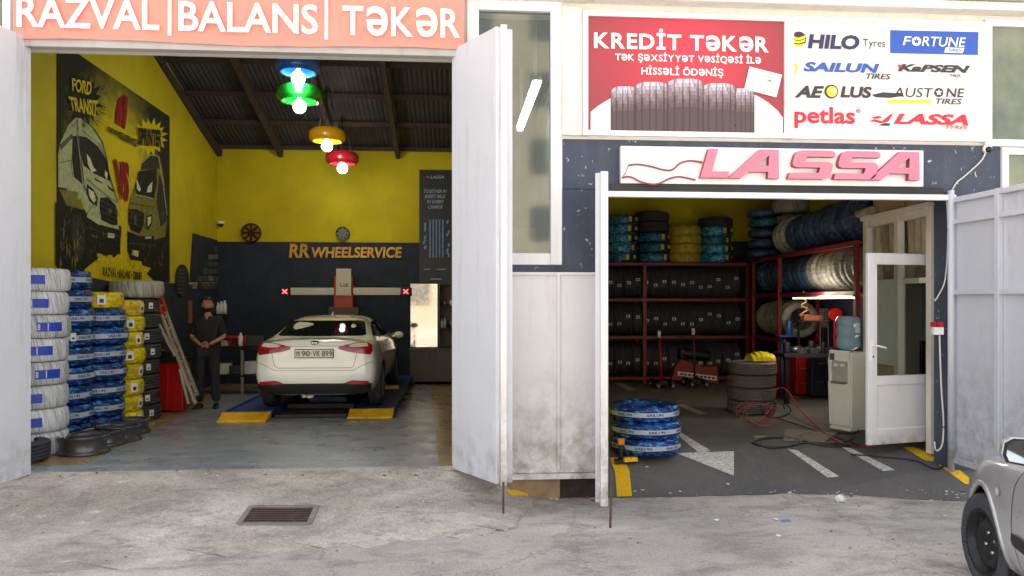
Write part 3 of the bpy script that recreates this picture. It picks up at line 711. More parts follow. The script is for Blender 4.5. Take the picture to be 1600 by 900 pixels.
t1 = MB()
text_on(t1, 'KREDİT TƏKƏR', *pq(928, 46, 1201, 79), bold=.028)
text_on(t1, 'TƏK ŞƏXSİYYƏT VƏSİQƏSİ İLƏ', *pq(961, 83, 1189, 100), bold=.02)
text_on(t1, 'HİSSƏLİ ÖDƏNİŞ', *pq(1002, 103, 1130, 121), bold=.02)
t1.build('lettering', m_letter, cpo)
# white swoosh, tyres and card printed on the poster
pr = MB()
def pp(*pts, Y): return [PY(x, y, Y) for x, y in pts]
flat(pr, pp((923, 175), (935, 165), (955, 153), (965, 150), (965, 211), (923, 211), Y=yl), mi=0)
flat(pr, pp((1160, 145), (1180, 148), (1200, 160), (1215, 173), (1223, 184), (1223, 211), (1160, 211), Y=yl), mi=0)
m_tp = M('printed tyre grey', S(84, 70, 74), .4, var=.1, scale=3)
pal = [M('printed tyre tone %s' % w_, S(r_, g_, b_), .35, var=.03) for w_, (r_, g_, b_) in zip(('deep', 'dark', 'brown', 'warm', 'mid', 'soft', 'light', 'pale'), ((58, 44, 50), (78, 62, 68), (98, 80, 82), (112, 96, 98), (132, 116, 124), (160, 146, 158), (190, 178, 192), (220, 212, 224)))]
def printed_tyre(x0, x1, top, k):
    "one tyre of the printed row: ribs with grooves, brighter at the top, brown below"
    NC, NR = 22, 14
    for i in range(NC):
        for j in range(NR):
            u0, u1 = i/NC, (i+1)/NC; v0, v1 = j/NR, (j+1)/NR
            arc = lambda u: top+7*(2*u-1)**4
            e = lambda u, v: (x0+(x1-x0)*u, arc(u)+(211-arc(u))*v)
            groove = i in (4, 9, 13, 18); lite = max(0, 1-v0*2.1)*(0.55+.45*sin(pi*u0*.9+.3))
            br = 1.6+6.2*lite*(1 if (i*3+j*2) % 5 else .72)-(2.2 if groove else 0)-(1.6 if i in (0, NC-1) else 0)
            flat(pr, pp(e(u0, v1), e(u1, v1), e(u1, v0), e(u0, v0), Y=yl-.002-.0012*k), mi=3+max(0, min(7, int(br))))
def mat_tread(): return m_tp
for k, (x0, x1, top) in enumerate(((954, 998, 135), (1142, 1179, 138), (992, 1046, 128), (1096, 1150, 130), (1042, 1100, 123))): printed_tyre(x0, x1, top, k)
flat(pr, pp((1171, 104), (1222, 117), (1213, 152), (1163, 139), Y=yl-.010), mi=0)
flat(pr, pp((1200, 125), (1206, 126), (1205, 128), (1200, 127), Y=yl-.012), mi=1)
pr.build('print', [m_letter, m_tp, m_tp]+pal, cpo, fix=False)
MP, mpo, _ = framed('tyre_maker_poster', 1229.6, 1536, zb0, zb1_, M('cream poster vinyl', S(238, 230, 222), .45, var=.03, scale=.8), 'white poster listing eight tyre maker logos', .038)
c_navy, c_blue, c_dk, c_red, c_yel = [M(n_, c_, .45, var=.04) for n_, c_ in (('navy print', S(40, 44, 84)), ('blue print', S(40, 84, 176)), ('charcoal print', S(48, 46, 54)), ('red print', S(206, 34, 60)), ('yellow print', S(240, 210, 30)))]
def logo():
    if L.v: L.build('logo', mats, mpo, fix=False); L.__init__()
L = MB()
mats = [c_navy, c_blue, c_dk, c_red, c_yel, m_letter]
def disc(cx, cy, r, mi, Y, n=20): flat(L, pp(*[(cx+r*cos(2*pi*i/n), cy+r*sin(2*pi*i/n)) for i in range(n)], Y=Y), mi=mi)
flat(L, pp((1391, 47), (1529, 50), (1528, 86), (1391, 83), Y=yl), mi=1)
text_on(L, 'F', *pq(1410, 57, 1424, 71, yl-.004), mi=5, bold=.01, shear=.2); text_on(L, 'RTUNE', *pq(1440, 58, 1509, 73, yl-.004), mi=5, bold=.01, shear=.2)
flat(L, pp((1478, 74), (1507, 75), (1504, 83), (1475, 82), Y=yl-.004), mi=5); text_on(L, 'TIRES', *pq(1481, 76, 1502, 81, yl-.006), mi=1, shear=.2)
disc(1432, 64.5, 7.2, 5, yl-.004); flat(L, pp(*[(1432+(5.5 if i % 2 == 0 else 2.4)*sin(2*pi*i/10), 64.5-(5.5 if i % 2 == 0 else 2.4)*cos(2*pi*i/10)) for i in range(10)], Y=yl-.006), mi=1)
logo()
text_on(L, 'HILO', *pq(1262, 54, 1343, 77), mi=0, bold=.045, shear=.12)
text_on(L, 'Tyres', *pq(1348, 61, 1383, 77), mi=2, bold=.0)
disc(1248, 61, 12, 2, yl); 
for k in range(3): flat(L, pp((1237+k, 56+k*6), (1248, 59+k*5.5), (1259, 55+k*6), (1258-k, 60+k*5), (1248, 63+k*5), (1238+k, 61+k*5), Y=yl-.002), mi=4)
logo()
text_on(L, 'SAILUN', *pq(1255, 98, 1374, 113), mi=1, bold=.045, shear=.2); text_on(L, 'TIRES', *pq(1353, 115, 1392, 124), mi=2, bold=.02, shear=.25)
flat(L, pp((1239, 96), (1246, 101), (1247, 110), (1240, 117), (1243, 107), Y=yl), mi=4)
logo()
text_on(L, 'KaPSEN', *pq(1402, 101, 1516, 113), mi=2, bold=.05, shear=.3); text_on(L, 'TIRES', *pq(1484, 116, 1501, 121), mi=2, shear=.2)
flat(L, pp((1402, 101), (1412, 101), (1406, 107), Y=yl-.005), mi=3)
logo()
text_on(L, 'AE', *pq(1241, 134, 1288, 153), mi=2, bold=.045, shear=.3); text_on(L, 'LUS', *pq(1313, 135, 1362, 153), mi=2, bold=.045, shear=.15)
disc(1299, 143, 11, 2, yl); disc(1300, 143, 8.5, 4, yl-.002); disc(1302, 142, 3.5, 5, yl-.004)
flat(L, pp((1362, 148), (1380, 144), (1408, 146), (1412, 150), (1390, 153), (1368, 152), Y=yl), mi=2)
logo()
flat(L, pp((1386, 156), (1456, 156), (1455, 161), (1388, 161), Y=yl), mi=4)
text_on(L, 'AUST', *pq(1396, 137, 1458, 152), mi=2, bold=.0, shear=.15); text_on(L, 'NE', *pq(1478, 138, 1507, 152), mi=2, shear=.15)
disc(1467, 144.5, 7.2, 2, yl); flat(L, pp(*[(1467+(5.5 if i % 2 == 0 else 2.4)*sin(2*pi*i/10), 144.5-(5.5 if i % 2 == 0 else 2.4)*cos(2*pi*i/10)) for i in range(10)], Y=yl-.002), mi=5)
text_on(L, 'TIRES', *pq(1462, 154, 1503, 163), mi=2, bold=.015, shear=.25)
logo()
text_on(L, 'petlas', *pq(1241, 167, 1336, 201), mi=3, bold=.025)
text_on(L, '®', *pq(1337, 170, 1345, 177), mi=3)
logo()
text_on(L, 'LASSA', *pq(1396, 178, 1513, 195), mi=3, bold=.045, shear=.3); text_on(L, 'TYRES', *pq(1477, 196, 1512, 202), mi=3, bold=.01, shear=.3)
flat(L, pp((1357, 190), (1366, 186), (1378, 189), (1392, 178), (1396, 177), (1388, 190), (1376, 193), (1366, 190), Y=yl), mi=3)
flat(L, pp((1360, 184), (1372, 181), (1380, 183), (1370, 186), Y=yl), mi=3); flat(L, pp((1372, 196), (1382, 192), (1392, 193), (1389, 197), Y=yl), mi=2)
logo()
# ------------------------------------------------------------------ letter sign over the tyre store
YS = YF-.075
q = quadY(970, 1443, 229, 289, YS); sx0, sx1 = q[0].x, q[1].x; sz0, sz1 = 2.985, 3.338
LS = thing('letter_sign', ((sx0+sx1)/2, YF-.013, sz0), 'white sign board with big raised pink letters over the tyre store', 'sign')
MB().box(sx0, sx1, YS, YF-.013, sz0, sz1).build('board', M('white sign board', S(240, 238, 236), .5, var=.03, scale=2), LS, bevel=.004)
m_pink = M('faded pink acrylic', S(204, 122, 146), .4, var=.05, scale=3); m_pinkside = M('dark red letter edge', S(150, 64, 72), .5)
def wide_letter(mb, kind, u0, u1, back):
    "squarish slanted letter drawn as a thick solid; u in photo px, v 0..1 of the letter height"
    zA, zB = sz0+.052, sz1-.028; hgt = zB-zA; x0, x1 = PY(u0, HZ, YS).x, PY(u1, HZ, YS).x; sh = .30*hgt; wd = x1-x0-sh
    def V(p): return Vector((x0+sh*p[1]+wd*p[0], YS-back, zA+hgt*p[1]))
    if kind == 'L': polys = [[(0, 0), (1.0, 0), (1.02, .22), (.36, .22), (.36, 1), (0, 1)]]
    if kind == 'A': polys = [[(-.16, 0), (.12, 0), (.26, .22), (.72, .22), (.74, 0), (1.0, 0), (.80, 1), (.36, 1)], ]
    if kind == 'S': polys = [[(.0, .0), (.86, .0), (.96, .05), (1, .14), (1, .44), (.95, .55), (.86, .6), (.30, .6), (.30, .78), (.98, .78), (.98, .86), (.93, .96), (.84, 1), (.14, 1), (.04, .95), (0, .85), (0, .56), (.04, .45), (.14, .4), (.70, .4), (.70, .21), (0, .21)]]
    for p in polys:
        mb.prism([V(a) for a in p], (0, back-.004, 0))
    return V
def letter_obj(kind, u0, u1):
    mb = MB(); V = wide_letter(mb, kind, u0, u1, .06)
    if kind == 'A':     # cut the counter by building the A from strokes
        mb = MB()
        for p in ([(-.16, 0), (.12, 0), (.62, .80), (.62, 1), (.36, 1)], [(.62, 1), (.62, .80), (.74, 0), (1.0, 0), (.80, 1)], [(.262, .227), (.706, .227), (.674, .44), (.395, .44)]):
            mb.prism([V(a) for a in p], (0, .056, 0))
    n = len(mb.f)
    for i, f in enumerate(mb.f):
        ys = [mb.v[k].y for k in f]
        mb.m[i] = 0 if max(ys)-min(ys) < 1e-5 else 1
    mb.build('letter', [m_pink, m_pinkside], LS, fix=True)
for k, a, b in (('L', 1091, 1146), ('A', 1146, 1226), ('S', 1227, 1304), ('S', 1298, 1374), ('A', 1364, 1444)): letter_obj(k, a, b)
wv = MB()
def wave(pts, r):
    P = [PY(960+x/3.2, 220+y/3.2, YS-.02) for x, y in pts]; out = []
    for i in range(len(P)-1):
        p0, p1, p2, p3 = P[max(i-1, 0)], P[i], P[i+1], P[min(i+2, len(P)-1)]
        for s in range(6):
            t = s/6; out.append(.5*((2*p1)+(p2-p0)*t+(2*p0-5*p1+4*p2-p3)*t*t+(3*p1-p0-3*p2+p3)*t**3))
    wv.tube(out+[P[-1]], r, 6)
wave([(70, 122), (120, 118), (190, 130), (250, 146), (290, 144), (330, 112), (380, 100), (440, 108)], .009)
wave([(38, 184), (80, 180), (130, 204), (190, 218), (230, 211), (280, 188), (330, 180), (405, 196)], .009)
wave([(70, 122), (55, 160), (44, 175)], .004)
wv.build('wave_emblem', m_pinkside, LS)
w2 = MB(); wv = w2; wave([(170, 52), (250, 66), (330, 80), (400, 62), (450, 44)], .003); w2.build('wave_emblem', m_alu, LS)
# ------------------------------------------------------------------ security camera, cables, emergency switch
SCm = thing('security_camera', (PY(1541, 233, YF-.02).x, YF-.012, PY(1541, 233, YF-.02).z), 'small white dome camera at the right end of the dark wall', 'camera')
b_ = MB(); q = PY(1541, 233, YF-.02); b_.cyl((q.x, YF-.012, q.z), (q.x, YF-.05, q.z), .042, n=20); b_.build('base', m_letter, SCm)
b_ = MB(); b_.sphere((q.x, YF-.055, q.z-.012), .032); b_.build('lens_dome', m_black, SCm)
def curve3(P, n=8):
    P = [Vector(p) for p in P]; out = []
    for i in range(len(P)-1):
        p0, p1, p2, p3 = P[max(i-1, 0)], P[i], P[i+1], P[min(i+2, len(P)-1)]
        for s in range(n):
            t = s/n; out.append(.5*((2*p1)+(p2-p0)*t+(2*p0-5*p1+4*p2-p3)*t*t+(3*p1-p0-3*p2+p3)*t**3))
    return out+[P[-1]]
def cable(name, pts, r, mat, label, cat='cable', group=None):
    mb = MB(); mb.tube(curve3(pts), r, 8); return tag(mb.build(name, mat), label, cat, group)
m_cable = M('white cable', S(214, 212, 206), .5); m_bcable = M('black rubber hose', S(30, 30, 32), .5); m_rhose = M('red air hose', S(176, 44, 54), .4)
cable('camera_cable', [PY(x, y, YF-.025) for x, y in ((1540, 238), (1534, 250), (1520, 264), (1505, 277), (1495, 285), (1487, 298), (1483, 306))], .007, m_cable, 'white cable running down from the dome camera')
cable('wall_cable', [PY(x, y, YF-.025) for x, y in ((1479, 312), (1481, 350), (1480, 400), (1476, 440), (1466, 462), (1461, 470))], .006, m_cable, 'loose white cable hanging on the dark door jamb')
ES = thing('emergency_switch', (PY(1466, 515, YF-.05).x, YF-.013, PY(1466, 524, YF-.05).z), 'red and white switch box on the dark door jamb', 'switch')
a = PY(1459, 523, YF-.05); c = PY(1474, 511, YF-.05); b_ = MB(); b_.box(a.x, c.x, YF-.06, YF-.013, a.z, c.z); b_.build('box', m_letter, ES, bevel=.004)
b_ = MB(); a = PY(1457, 511, YF-.05); c = PY(1473, 503, YF-.05); b_.box(a.x, c.x, YF-.065, YF-.013, a.z+.002, c.z); b_.cyl(((a.x+c.x)/2, YF-.06, (a.z+c.z)/2), ((a.x+c.x)/2, YF-.09, (a.z+c.z)/2), .022); b_.build('cap', m_redpaint, ES, bevel=.004)
cable('switch_cable', [PY(x, y, YF-.035) for x, y in ((1468, 524), (1469, 560), (1471, 610), (1474, 655), (1473, 690), (1468, 702), (1462, 703), (1460, 690))], .008, m_cable, 'white cable hanging in a loop below the red switch')
# ------------------------------------------------------------------ mural print on the left wall
a5 = lambda *p: [(80+x/4.5, 70+y/4.5) for x, y in p]
a6 = lambda *p: [(80+x/4.5, 250+y/4.5) for x, y in p]
mc = [M(n_, c_, .6, var=v_+.12, scale=16, spec=.08) for n_, c_, v_ in (
    ('mural olive yellow', S(206, 186, 30), .12), ('mural dark', S(40, 42, 36), .35), ('mural charcoal', S(58, 60, 52), .3), ('mural pale green', S(176, 186, 142), .12),
    ('mural red', S(140, 30, 36), .12), ('mural olive', S(128, 124, 58), .2), ('mural light', S(206, 212, 176), .1), ('mural mid grey', S(92, 96, 78), .25))]
YEL, DK, CH, PAL, RED, OLV, LGT, MID = range(8)
def mat_mural():
    m, n, b = newmat('mural print'); tc = n.nodes.new('ShaderNodeTexCoord'); mp = n.nodes.new('ShaderNodeMapping')
    mp.inputs['Location'].default_value = (0, -.12, -.62); mp.inputs['Scale'].default_value = (.3, .56, .52); n.links.new(tc.outputs['Object'], mp.inputs[0])
    g_ = n.nodes.new('ShaderNodeTexGradient'); g_.gradient_type = 'SPHERICAL'; n.links.new(mp.outputs[0], g_.inputs[0])
    ad = node(n, 'ShaderNodeMath', operation='MULTIPLY_ADD'); n.links.new(noise(n, coord(n, (1, 1, 1)), 3, 6, .7), ad.inputs[0]); ad.inputs[1].default_value = .5; n.links.new(g_.outputs[0], ad.inputs[2])
    n.links.new(ramp(n, ad.outputs[0], [(.28, S(50, 52, 42)), (.5, S(120, 114, 44)), (.78, S(204, 184, 30))]), b.inputs['Base Color']); b.inputs['Roughness'].default_value = .7; b.inputs['Specular IOR Level'].default_value = .08; return m
MU = thing('wall_mural', tuple(PW(176, 430)), 'large yellow and black mural of two angry cartoon vans on the left wall', 'mural')
mu = MB(); zt, zb = 4.99, 2.20
y0_, y1_ = PW(88, 300).y, PW(264, 300).y
mu.prism([(wallL(y0_)+.004, y0_, zb), (wallL(y1_)+.004, y1_, zb), (wallL(y1_)+.004, y1_, zt), (wallL(y0_)+.004, y0_, zt)], (.008, 0, 0)); mo = mu.build('panel', mat_mural(), MU)
pm_ = MB(); lay = [0.014]
def mur(poly, c): flat(pm_, [PW(x, y, lay[0]) for x, y in poly], mi=c); lay[0] += .0002
rg = random.Random(11)
def clampz(poly): return poly
# dark surround with a ragged bright middle
def spikes(cx, cy, rx, ry, n, c, amp=.25):
    mur([(cx+rx*(1+(amp if i % 2 else -amp)*rg.uniform(.5, 1.2))*cos(2*pi*i/(2*n)), cy+ry*(1+(amp if i % 2 else -amp)*rg.uniform(.5, 1.2))*sin(2*pi*i/(2*n))) for i in range(2*n)], c)
spikes(131, 158, 24, 36, 17, DK); spikes(234, 214, 24, 26, 17, YEL, .22)
# lower dark road with spiky edge, yellow burst below
mur(a6((30, 300), (230, 350), (500, 470), (560, 520), (830, 430), (832, 860), (640, 850), (230, 780), (30, 740)), DK)
b = [(235, 770), (330, 690), (310, 640), (390, 680), (400, 640), (440, 690), (480, 650), (515, 690), (550, 640), (580, 700), (620, 650), (640, 740), (700, 760), (670, 800), (720, 850), (690, 880), (560, 862), (400, 850), (230, 815)]
mur(a6(*b), YEL)
mur(a6((470, 250), (545, 260), (530, 480), (555, 700), (480, 690), (495, 480)), YEL)
# first van
mur(a5((50, 760), (60, 690), (120, 560), (170, 510), (215, 515), (300, 590), (360, 680), (390, 790), (405, 900), (470, 1110), (475, 1290), (460, 1310), (300, 1240), (245, 1180), (205, 1080), (170, 1100), (110, 1010), (50, 1000)), PAL)
mur(a5((195, 640), (250, 650), (330, 715), (385, 800), (410, 900), (415, 960), (300, 905), (225, 845), (205, 760)), DK)
mur(a5((150, 640), (180, 640), (200, 800), (218, 980), (160, 930), (145, 800)), DK)
mur(a5((250, 765), (275, 800), (300, 865), (320, 885), (285, 895), (258, 840)), LGT); mur(a5((380, 880), (398, 905), (392, 950), (376, 920)), LGT)
mur(a5((60, 700), (150, 620), (150, 655), (65, 745)), MID)
mur(a6((345, 265), (400, 262), (455, 320), (468, 360), (465, 460), (420, 455), (352, 420), (340, 330)), DK)
mur(a6((250, 165), (300, 210), (330, 270), (322, 325), (270, 290), (248, 235)), DK); mur(a6((262, 200), (300, 225), (318, 280), (300, 300), (268, 262)), LGT)
mur(a6((300, 122), (355, 155), (358, 166), (310, 142)), DK); mur(a6((395, 175), (440, 215), (440, 228), (400, 196)), DK)
mur(a6((245, 395), (330, 440), (480, 490), (488, 660), (400, 670), (250, 640), (225, 520)), DK)
mur(a6((255, 380), (340, 432), (475, 475), (478, 490), (330, 452), (250, 400)), PAL)
mur(a6((398, 512), (446, 518), (444, 550), (398, 545)), LGT); mur(a6((280, 520), (330, 535), (325, 550), (282, 538)), MID)
mur(a6((150, 390), (200, 380), (235, 450), (240, 590), (215, 700), (170, 690), (145, 560)), CH)
mur(a6((400, 345), (420, 335), (428, 365), (410, 380)), MID)
mur(a6((55, 205), (190, 225), (185, 330), (110, 320)), OLV)
# second van
mur(a5((625, 900), (640, 820), (700, 770), (760, 780), (780, 860), (800, 1000), (820, 1200), (800, 1350), (700, 1380), (560, 1330), (535, 1180), (560, 1060)), OLV)
mur(a5((640, 830), (700, 775), (755, 785), (765, 870), (630, 880)), CH)
mur(a6((612, 80), (740, 60), (745, 160), (722, 270), (600, 240), (585, 190)), DK)
mur(a6((598, 125), (630, 205), (622, 222), (604, 205)), LGT); mur(a6((712, 150), (706, 225), (672, 228), (680, 190)), LGT)
mur(a6((545, 345), (600, 345), (655, 375), (650, 460), (620, 520), (560, 490), (540, 440)), DK)
mur(a6((585, 385), (600, 385), (598, 455), (586, 450)), MID)
mur(a6((670, 390), (710, 380), (712, 440), (685, 495), (660, 480)), CH); mur(a6((678, 405), (704, 395), (700, 440), (680, 470)), LGT)
mur(a6((535, 500), (620, 535), (720, 530), (740, 640), (680, 720), (560, 700), (535, 640)), DK)
mur(a6((572, 632), (615, 640), (612, 682), (572, 668)), LGT); mur(a6((660, 538), (705, 535), (705, 552), (662, 556)), PAL)
mur(a6((760, 100), (825, 250), (825, 420), (770, 470), (740, 300)), CH)
for k in range(16):
    x, y = rg.uniform(60, 200), rg.uniform(330, 700); mur(a6((x, y), (x+rg.uniform(6, 16), y+rg.uniform(30, 70)), (x+rg.uniform(-4, 4), y+rg.uniform(60, 110))), OLV if k % 2 else MID)
for k in range(12):
    x, y = rg.uniform(730, 815), rg.uniform(430, 760); mur(a6((x, y), (x+rg.uniform(4, 10), y-rg.uniform(30, 80)), (x-rg.uniform(4, 14), y+rg.uniform(40, 80))), OLV)
# red blades of the logo
mur(a5((455, 470), (475, 385), (500, 358), (510, 355), (484, 575), (450, 550)), RED); mur(a5((518, 352), (540, 365), (535, 480), (520, 596), (494, 578)), RED)
def outline(pts, c, w):
    for (x0, y0), (x1, y1) in zip(pts, pts[1:]):
        L_ = hypot(x1-x0, y1-y0)+1e-6; nx, ny = -(y1-y0)/L_*w, (x1-x0)/L_*w; mur([(x0+nx, y0+ny), (x1+nx*.6, y1+ny*.6), (x1-nx*.6, y1-ny*.6), (x0-nx, y0-ny)], c); lay[0] -= .00017
outline(a5((50, 760), (60, 690), (120, 560), (170, 510), (215, 515), (300, 590), (360, 680), (390, 790), (405, 900), (470, 1110)), DK, .8)
outline(a5((185, 520), (190, 640), (210, 800), (235, 1000), (300, 1130)), DK, .7); outline(a5((60, 830), (140, 810), (150, 930)), DK, .5); outline(a5((215, 600), (330, 690), (395, 800)), MID, .5)
outline(a6((250, 130), (330, 200), (460, 300)), MID, .6); outline(a6((345, 280), (455, 340), (468, 450)), MID, .5); outline(a6((350, 320), (460, 375)), MID, .4); outline(a6((350, 360), (462, 415)), MID, .4); outline(a6((352, 400), (460, 445)), MID, .4)
outline(a6((260, 470), (380, 520), (480, 540)), MID, .5); outline(a6((255, 560), (470, 610)), CH, .6); outline(a6((545, 400), (650, 430)), MID, .4); outline(a6((545, 440), (645, 470)), MID, .4); outline(a6((550, 360), (652, 390)), MID, .4)
outline(a5((640, 830), (700, 775), (755, 785), (790, 1000), (815, 1200)), PAL, .6); outline(a6((590, 245), (660, 255), (725, 275)), PAL, .6); outline(a6((560, 300), (640, 320), (735, 330)), CH, .6); outline(a6((545, 585), (730, 600)), MID, .5)
for k in range(150):
    x, y = (rg.uniform(92, 186), rg.uniform(290, 408)) if k % 2 else (rg.uniform(200, 260), rg.uniform(270, 415))
    a = rg.uniform(.9, 2.2); l_ = rg.uniform(3, 11); outline([(x, y), (x+l_*cos(a), y+l_*sin(a))], rg.choice((MID, OLV, CH, DK, DK)), rg.uniform(.2, .6))
for k in range(70):
    a = rg.uniform(0, 2*pi); r0 = rg.uniform(26, 34); x, y = 131+r0*cos(a)*1.0, 158+r0*1.25*sin(a); l_ = rg.uniform(4, 12); outline([(x, y), (x+l_*cos(a), y+l_*sin(a))], DK, rg.uniform(.2, .6))
pm_.build('print', mc, mo, fix=False)
mt_ = MB()
def mtxt(s, tl, tr, br, bl, mi, bold=.03, z=a5):
    P = [PW(*z(p)[0], off=lay[0]+.002) for p in (bl, br, tr, tl)]; text_on(mt_, s, *P, lift=.002, mi=mi, bold=bold)
mtxt('FORD', (145, 232), (288, 262), (278, 358), (148, 325), 0); mtxt('TRANSIT', (120, 362), (328, 392), (320, 508), (140, 460), 0)
mtxt('RRWHEELSERVICE', (402, 572), (604, 668), (600, 722), (402, 612), 1, .04); mtxt('SPRINTER', (612, 580), (778, 600), (775, 720), (612, 708), 1, .05)
mtxt('VS', (440, 800), (550, 830), (545, 1110), (470, 1080), 2, .06)
mtxt('RAZVAL • BALANS • TƏKƏR', (365, 748), (640, 790), (635, 845), (362, 815), 1, .04, a6)
mt_.build('lettering', [mc[YEL], mc[DK], mc[RED]], mo)
# ------------------------------------------------------------------ back wall of the service bay
m_gold = M('gold letters', S(206, 156, 52), .4, .2)
WS = thing('letter_sign', tuple(PY(540, 404, YB-.01)), 'gold workshop name in loose letters on the dark rear wall', 'sign')
ws = MB(); P = lambda a, b_, c, d: (PY(a, d, YB-.012), PY(c, d, YB-.012), PY(c, b_, YB-.012), PY(a, b_, YB-.012))
text_on(ws, 'RR', *P(452, 381, 484, 403), ext=.03, bold=.03, shear=.1); text_on(ws, 'WHEELSERVICE', *P(487, 386, 628, 403), ext=.03, bold=.03, shear=.1)
ws.build('lettering', m_gold, WS)
def alloy(px, py, r, mat, label):
    q = PY(px, py, YB-.02); t = thing('alloy_wheel', (q.x, YB-.002, q.z), label, 'alloy wheel', group='rims hung on the rear wall')
    mt = Matrix.Translation((q.x, YB-.01, q.z)) @ Matrix.Rotation(R(90), 4, 'X')
    o = MB(); o.lathe([(r*.86, -.0), (r, .0), (r, .07), (r*.93, .08), (r*.86, .05)], 28, mt, closed=True); o.build('rim_ring', mat, t)
    s = MB()
    for k in range(8):
        a = 2*pi*k/8; s.beam((q.x, YB-.06, q.z), (q.x+r*.9*cos(a), YB-.06, q.z+r*.9*sin(a)), .05*r/.2, .02, (0, 1, 0))
    s.cyl((q.x, YB-.03, q.z), (q.x, YB-.085, q.z), r*.2); s.build('spokes', mat, t)
alloy(536, 365, .145, M('grey alloy', S(92, 96, 100), .35, .8), 'small grey rim hung above the gold letters')
alloy(393, 364, .2, M('dark red alloy', S(82, 40, 40), .35, .6), 'dark red rim hung on the rear wall left of the gold letters')
# dark poster with a tyre
TP = thing('tyre_poster', tuple(PY(682, 446, YB-.01)), 'tall black poster showing a blue lit tyre on the rear wall', 'poster')
q = quadY(655, 712, 265, 446, YB-.012); tp = MB(); tp.box(q[0].x, q[1].x, YB-.012, YB-.002, q[0].z, q[2].z); to = tp.build('panel', M('black poster', S(32, 34, 42), .45, var=.1), TP)
c_pale, c_tb, c_tl = M('pale blue print', S(140, 160, 186), .5), M('dark blue tyre print', S(30, 44, 74), .5, var=.4, scale=8), M('ice blue print', S(120, 150, 186), .5, var=.3, scale=12)
tm = MB(); yy = YB-.016
text_on(tm, 'LASSA', *[PY(a, b_, yy) for a, b_ in ((672, 279), (694, 279), (694, 274), (672, 274))], mi=0, bold=.03, shear=.25); flat(tm, pp((666, 277), (668, 274), (671, 276), (669, 279), Y=yy), mi=3)
for k, s in enumerate(('TOGETHER IN', 'EVERY MILE', 'IN EVERY', 'CHARGE')):
    a, c = ((662, 698), (664, 696), (667, 694), (669, 692))[k]; y = 296+k*8.2
    text_on(tm, s, *[PY(x_, y_, yy) for x_, y_ in ((a, y+5.5), (c, y+5.5), (c, y), (a, y))], mi=0, bold=.02, shear=.2)
flat(tm, pp((664, 352), (672, 342), (690, 340), (699, 350), (702, 375), (698, 395), (690, 404), (674, 404), (665, 395), (660, 375), Y=yy), mi=1)
for xx in (672, 677, 682, 687, 692): flat(tm, pp((xx-1, 343), (xx+.8, 343), (xx+.8, 402), (xx-1, 402), Y=yy-.002), mi=2)
for k in range(14):
    x = rg.choice((662, 664, 699, 701)); y = 345+k*4; flat(tm, pp((x-1.5, y), (x+2, y-2), (x+1.5, y+4), (x-1, y+5), Y=yy-.003), mi=2)
flat(tm, pp((662, 420), (672, 420), (672, 422), (662, 422), Y=yy), mi=0); flat(tm, pp((682, 420), (697, 420), (697, 422), (682, 422), Y=yy), mi=0); flat(tm, pp((672, 435), (690, 435), (690, 437), (672, 437), Y=yy), mi=0)
tm.build('print', [c_pale, c_tb, c_tl, c_red], to)
# small white marks painted on the dark wall right of the car
wm = MB(); yy = YB-.006
for (x0, y0, x1, y1) in ((600, 519, 608, 521), (609, 521, 612, 526), (613, 519, 614, 527), (616, 519, 619, 526), (594, 530, 598, 532), (600, 530, 604, 532), (616, 534, 618, 539), (601, 545, 603, 551), (606, 547, 609, 550), (612, 544, 615, 551), (616, 543, 619, 551)):
    flat(wm, pp((x0, y0), (x1, y0+.6), (x1+.5, y1), (x0+.7, y1), Y=yy))
wm.build('wall_writing', M('chalky white paint', S(150, 152, 156), .8), B)
# pictures pinned on the dark corner of the left wall
PB = thing('picture_collage', tuple(PW(320, 450, .02)), 'collage of small grey pictures pinned to the dark corner of the left wall', 'collage')
pb = MB(); mcol = [M('grey print %s' % w_, c_, .6, var=.5, scale=14) for w_, c_ in (('light', S(128, 132, 130)), ('mid', S(84, 88, 90)), ('deep', S(56, 60, 62)))]
for r_ in range(7):
    for c_ in range(5):
        x, y = 300+c_*8.6, 372+r_*11.5
        if x < 300+ (6-r_)*5.2 or y < 366+(x-300)*.3: continue
        pb.prism([PW(x, y+10, .010), PW(x+7.6, y+10, .010), PW(x+7.6, y+rg.uniform(0, 3), .010), PW(x, y+rg.uniform(0, 3), .010)], (.004, 0, 0), mi=rg.randrange(3))
pb.build('print', mcol, PB)
OV = thing('oval_sign', tuple(PW(283, 470, .03)), 'dark oval tyre sign on the left wall beside the mural', 'sign')
ov = MB(); ov.prism([PW(283+10*cos(2*pi*i/28), 438+25*sin(2*pi*i/28), .004) for i in range(28)], (.03, 0, 0)); oo = ov.build('panel', M('dark sign board', S(44, 46, 46), .5), OV)
o2 = MB()
for k in range(7): o2.prism([PW(277, 420+k*6, .036), PW(289, 421+k*6, .036), PW(289, 423+k*6, .036), PW(277, 422+k*6, .036)], (.003, 0, 0))
o2.build('print', M('grey sign lines', S(92, 96, 96), .5), oo)
DC = thing('security_camera', tuple(PY(345, 351, YB-.05)), 'white dome camera high in the rear corner of the service bay', 'camera')
q = PY(345, 350, YB-.1); d_ = MB(); d_.cyl((q.x, q.y, q.z), (q.x, q.y, q.z+.05), .075); d_.build('base', m_letter, DC); d_ = MB(); d_.sphere((q.x, q.y, q.z-.005), .055); d_.build('lens_dome', m_black, DC)
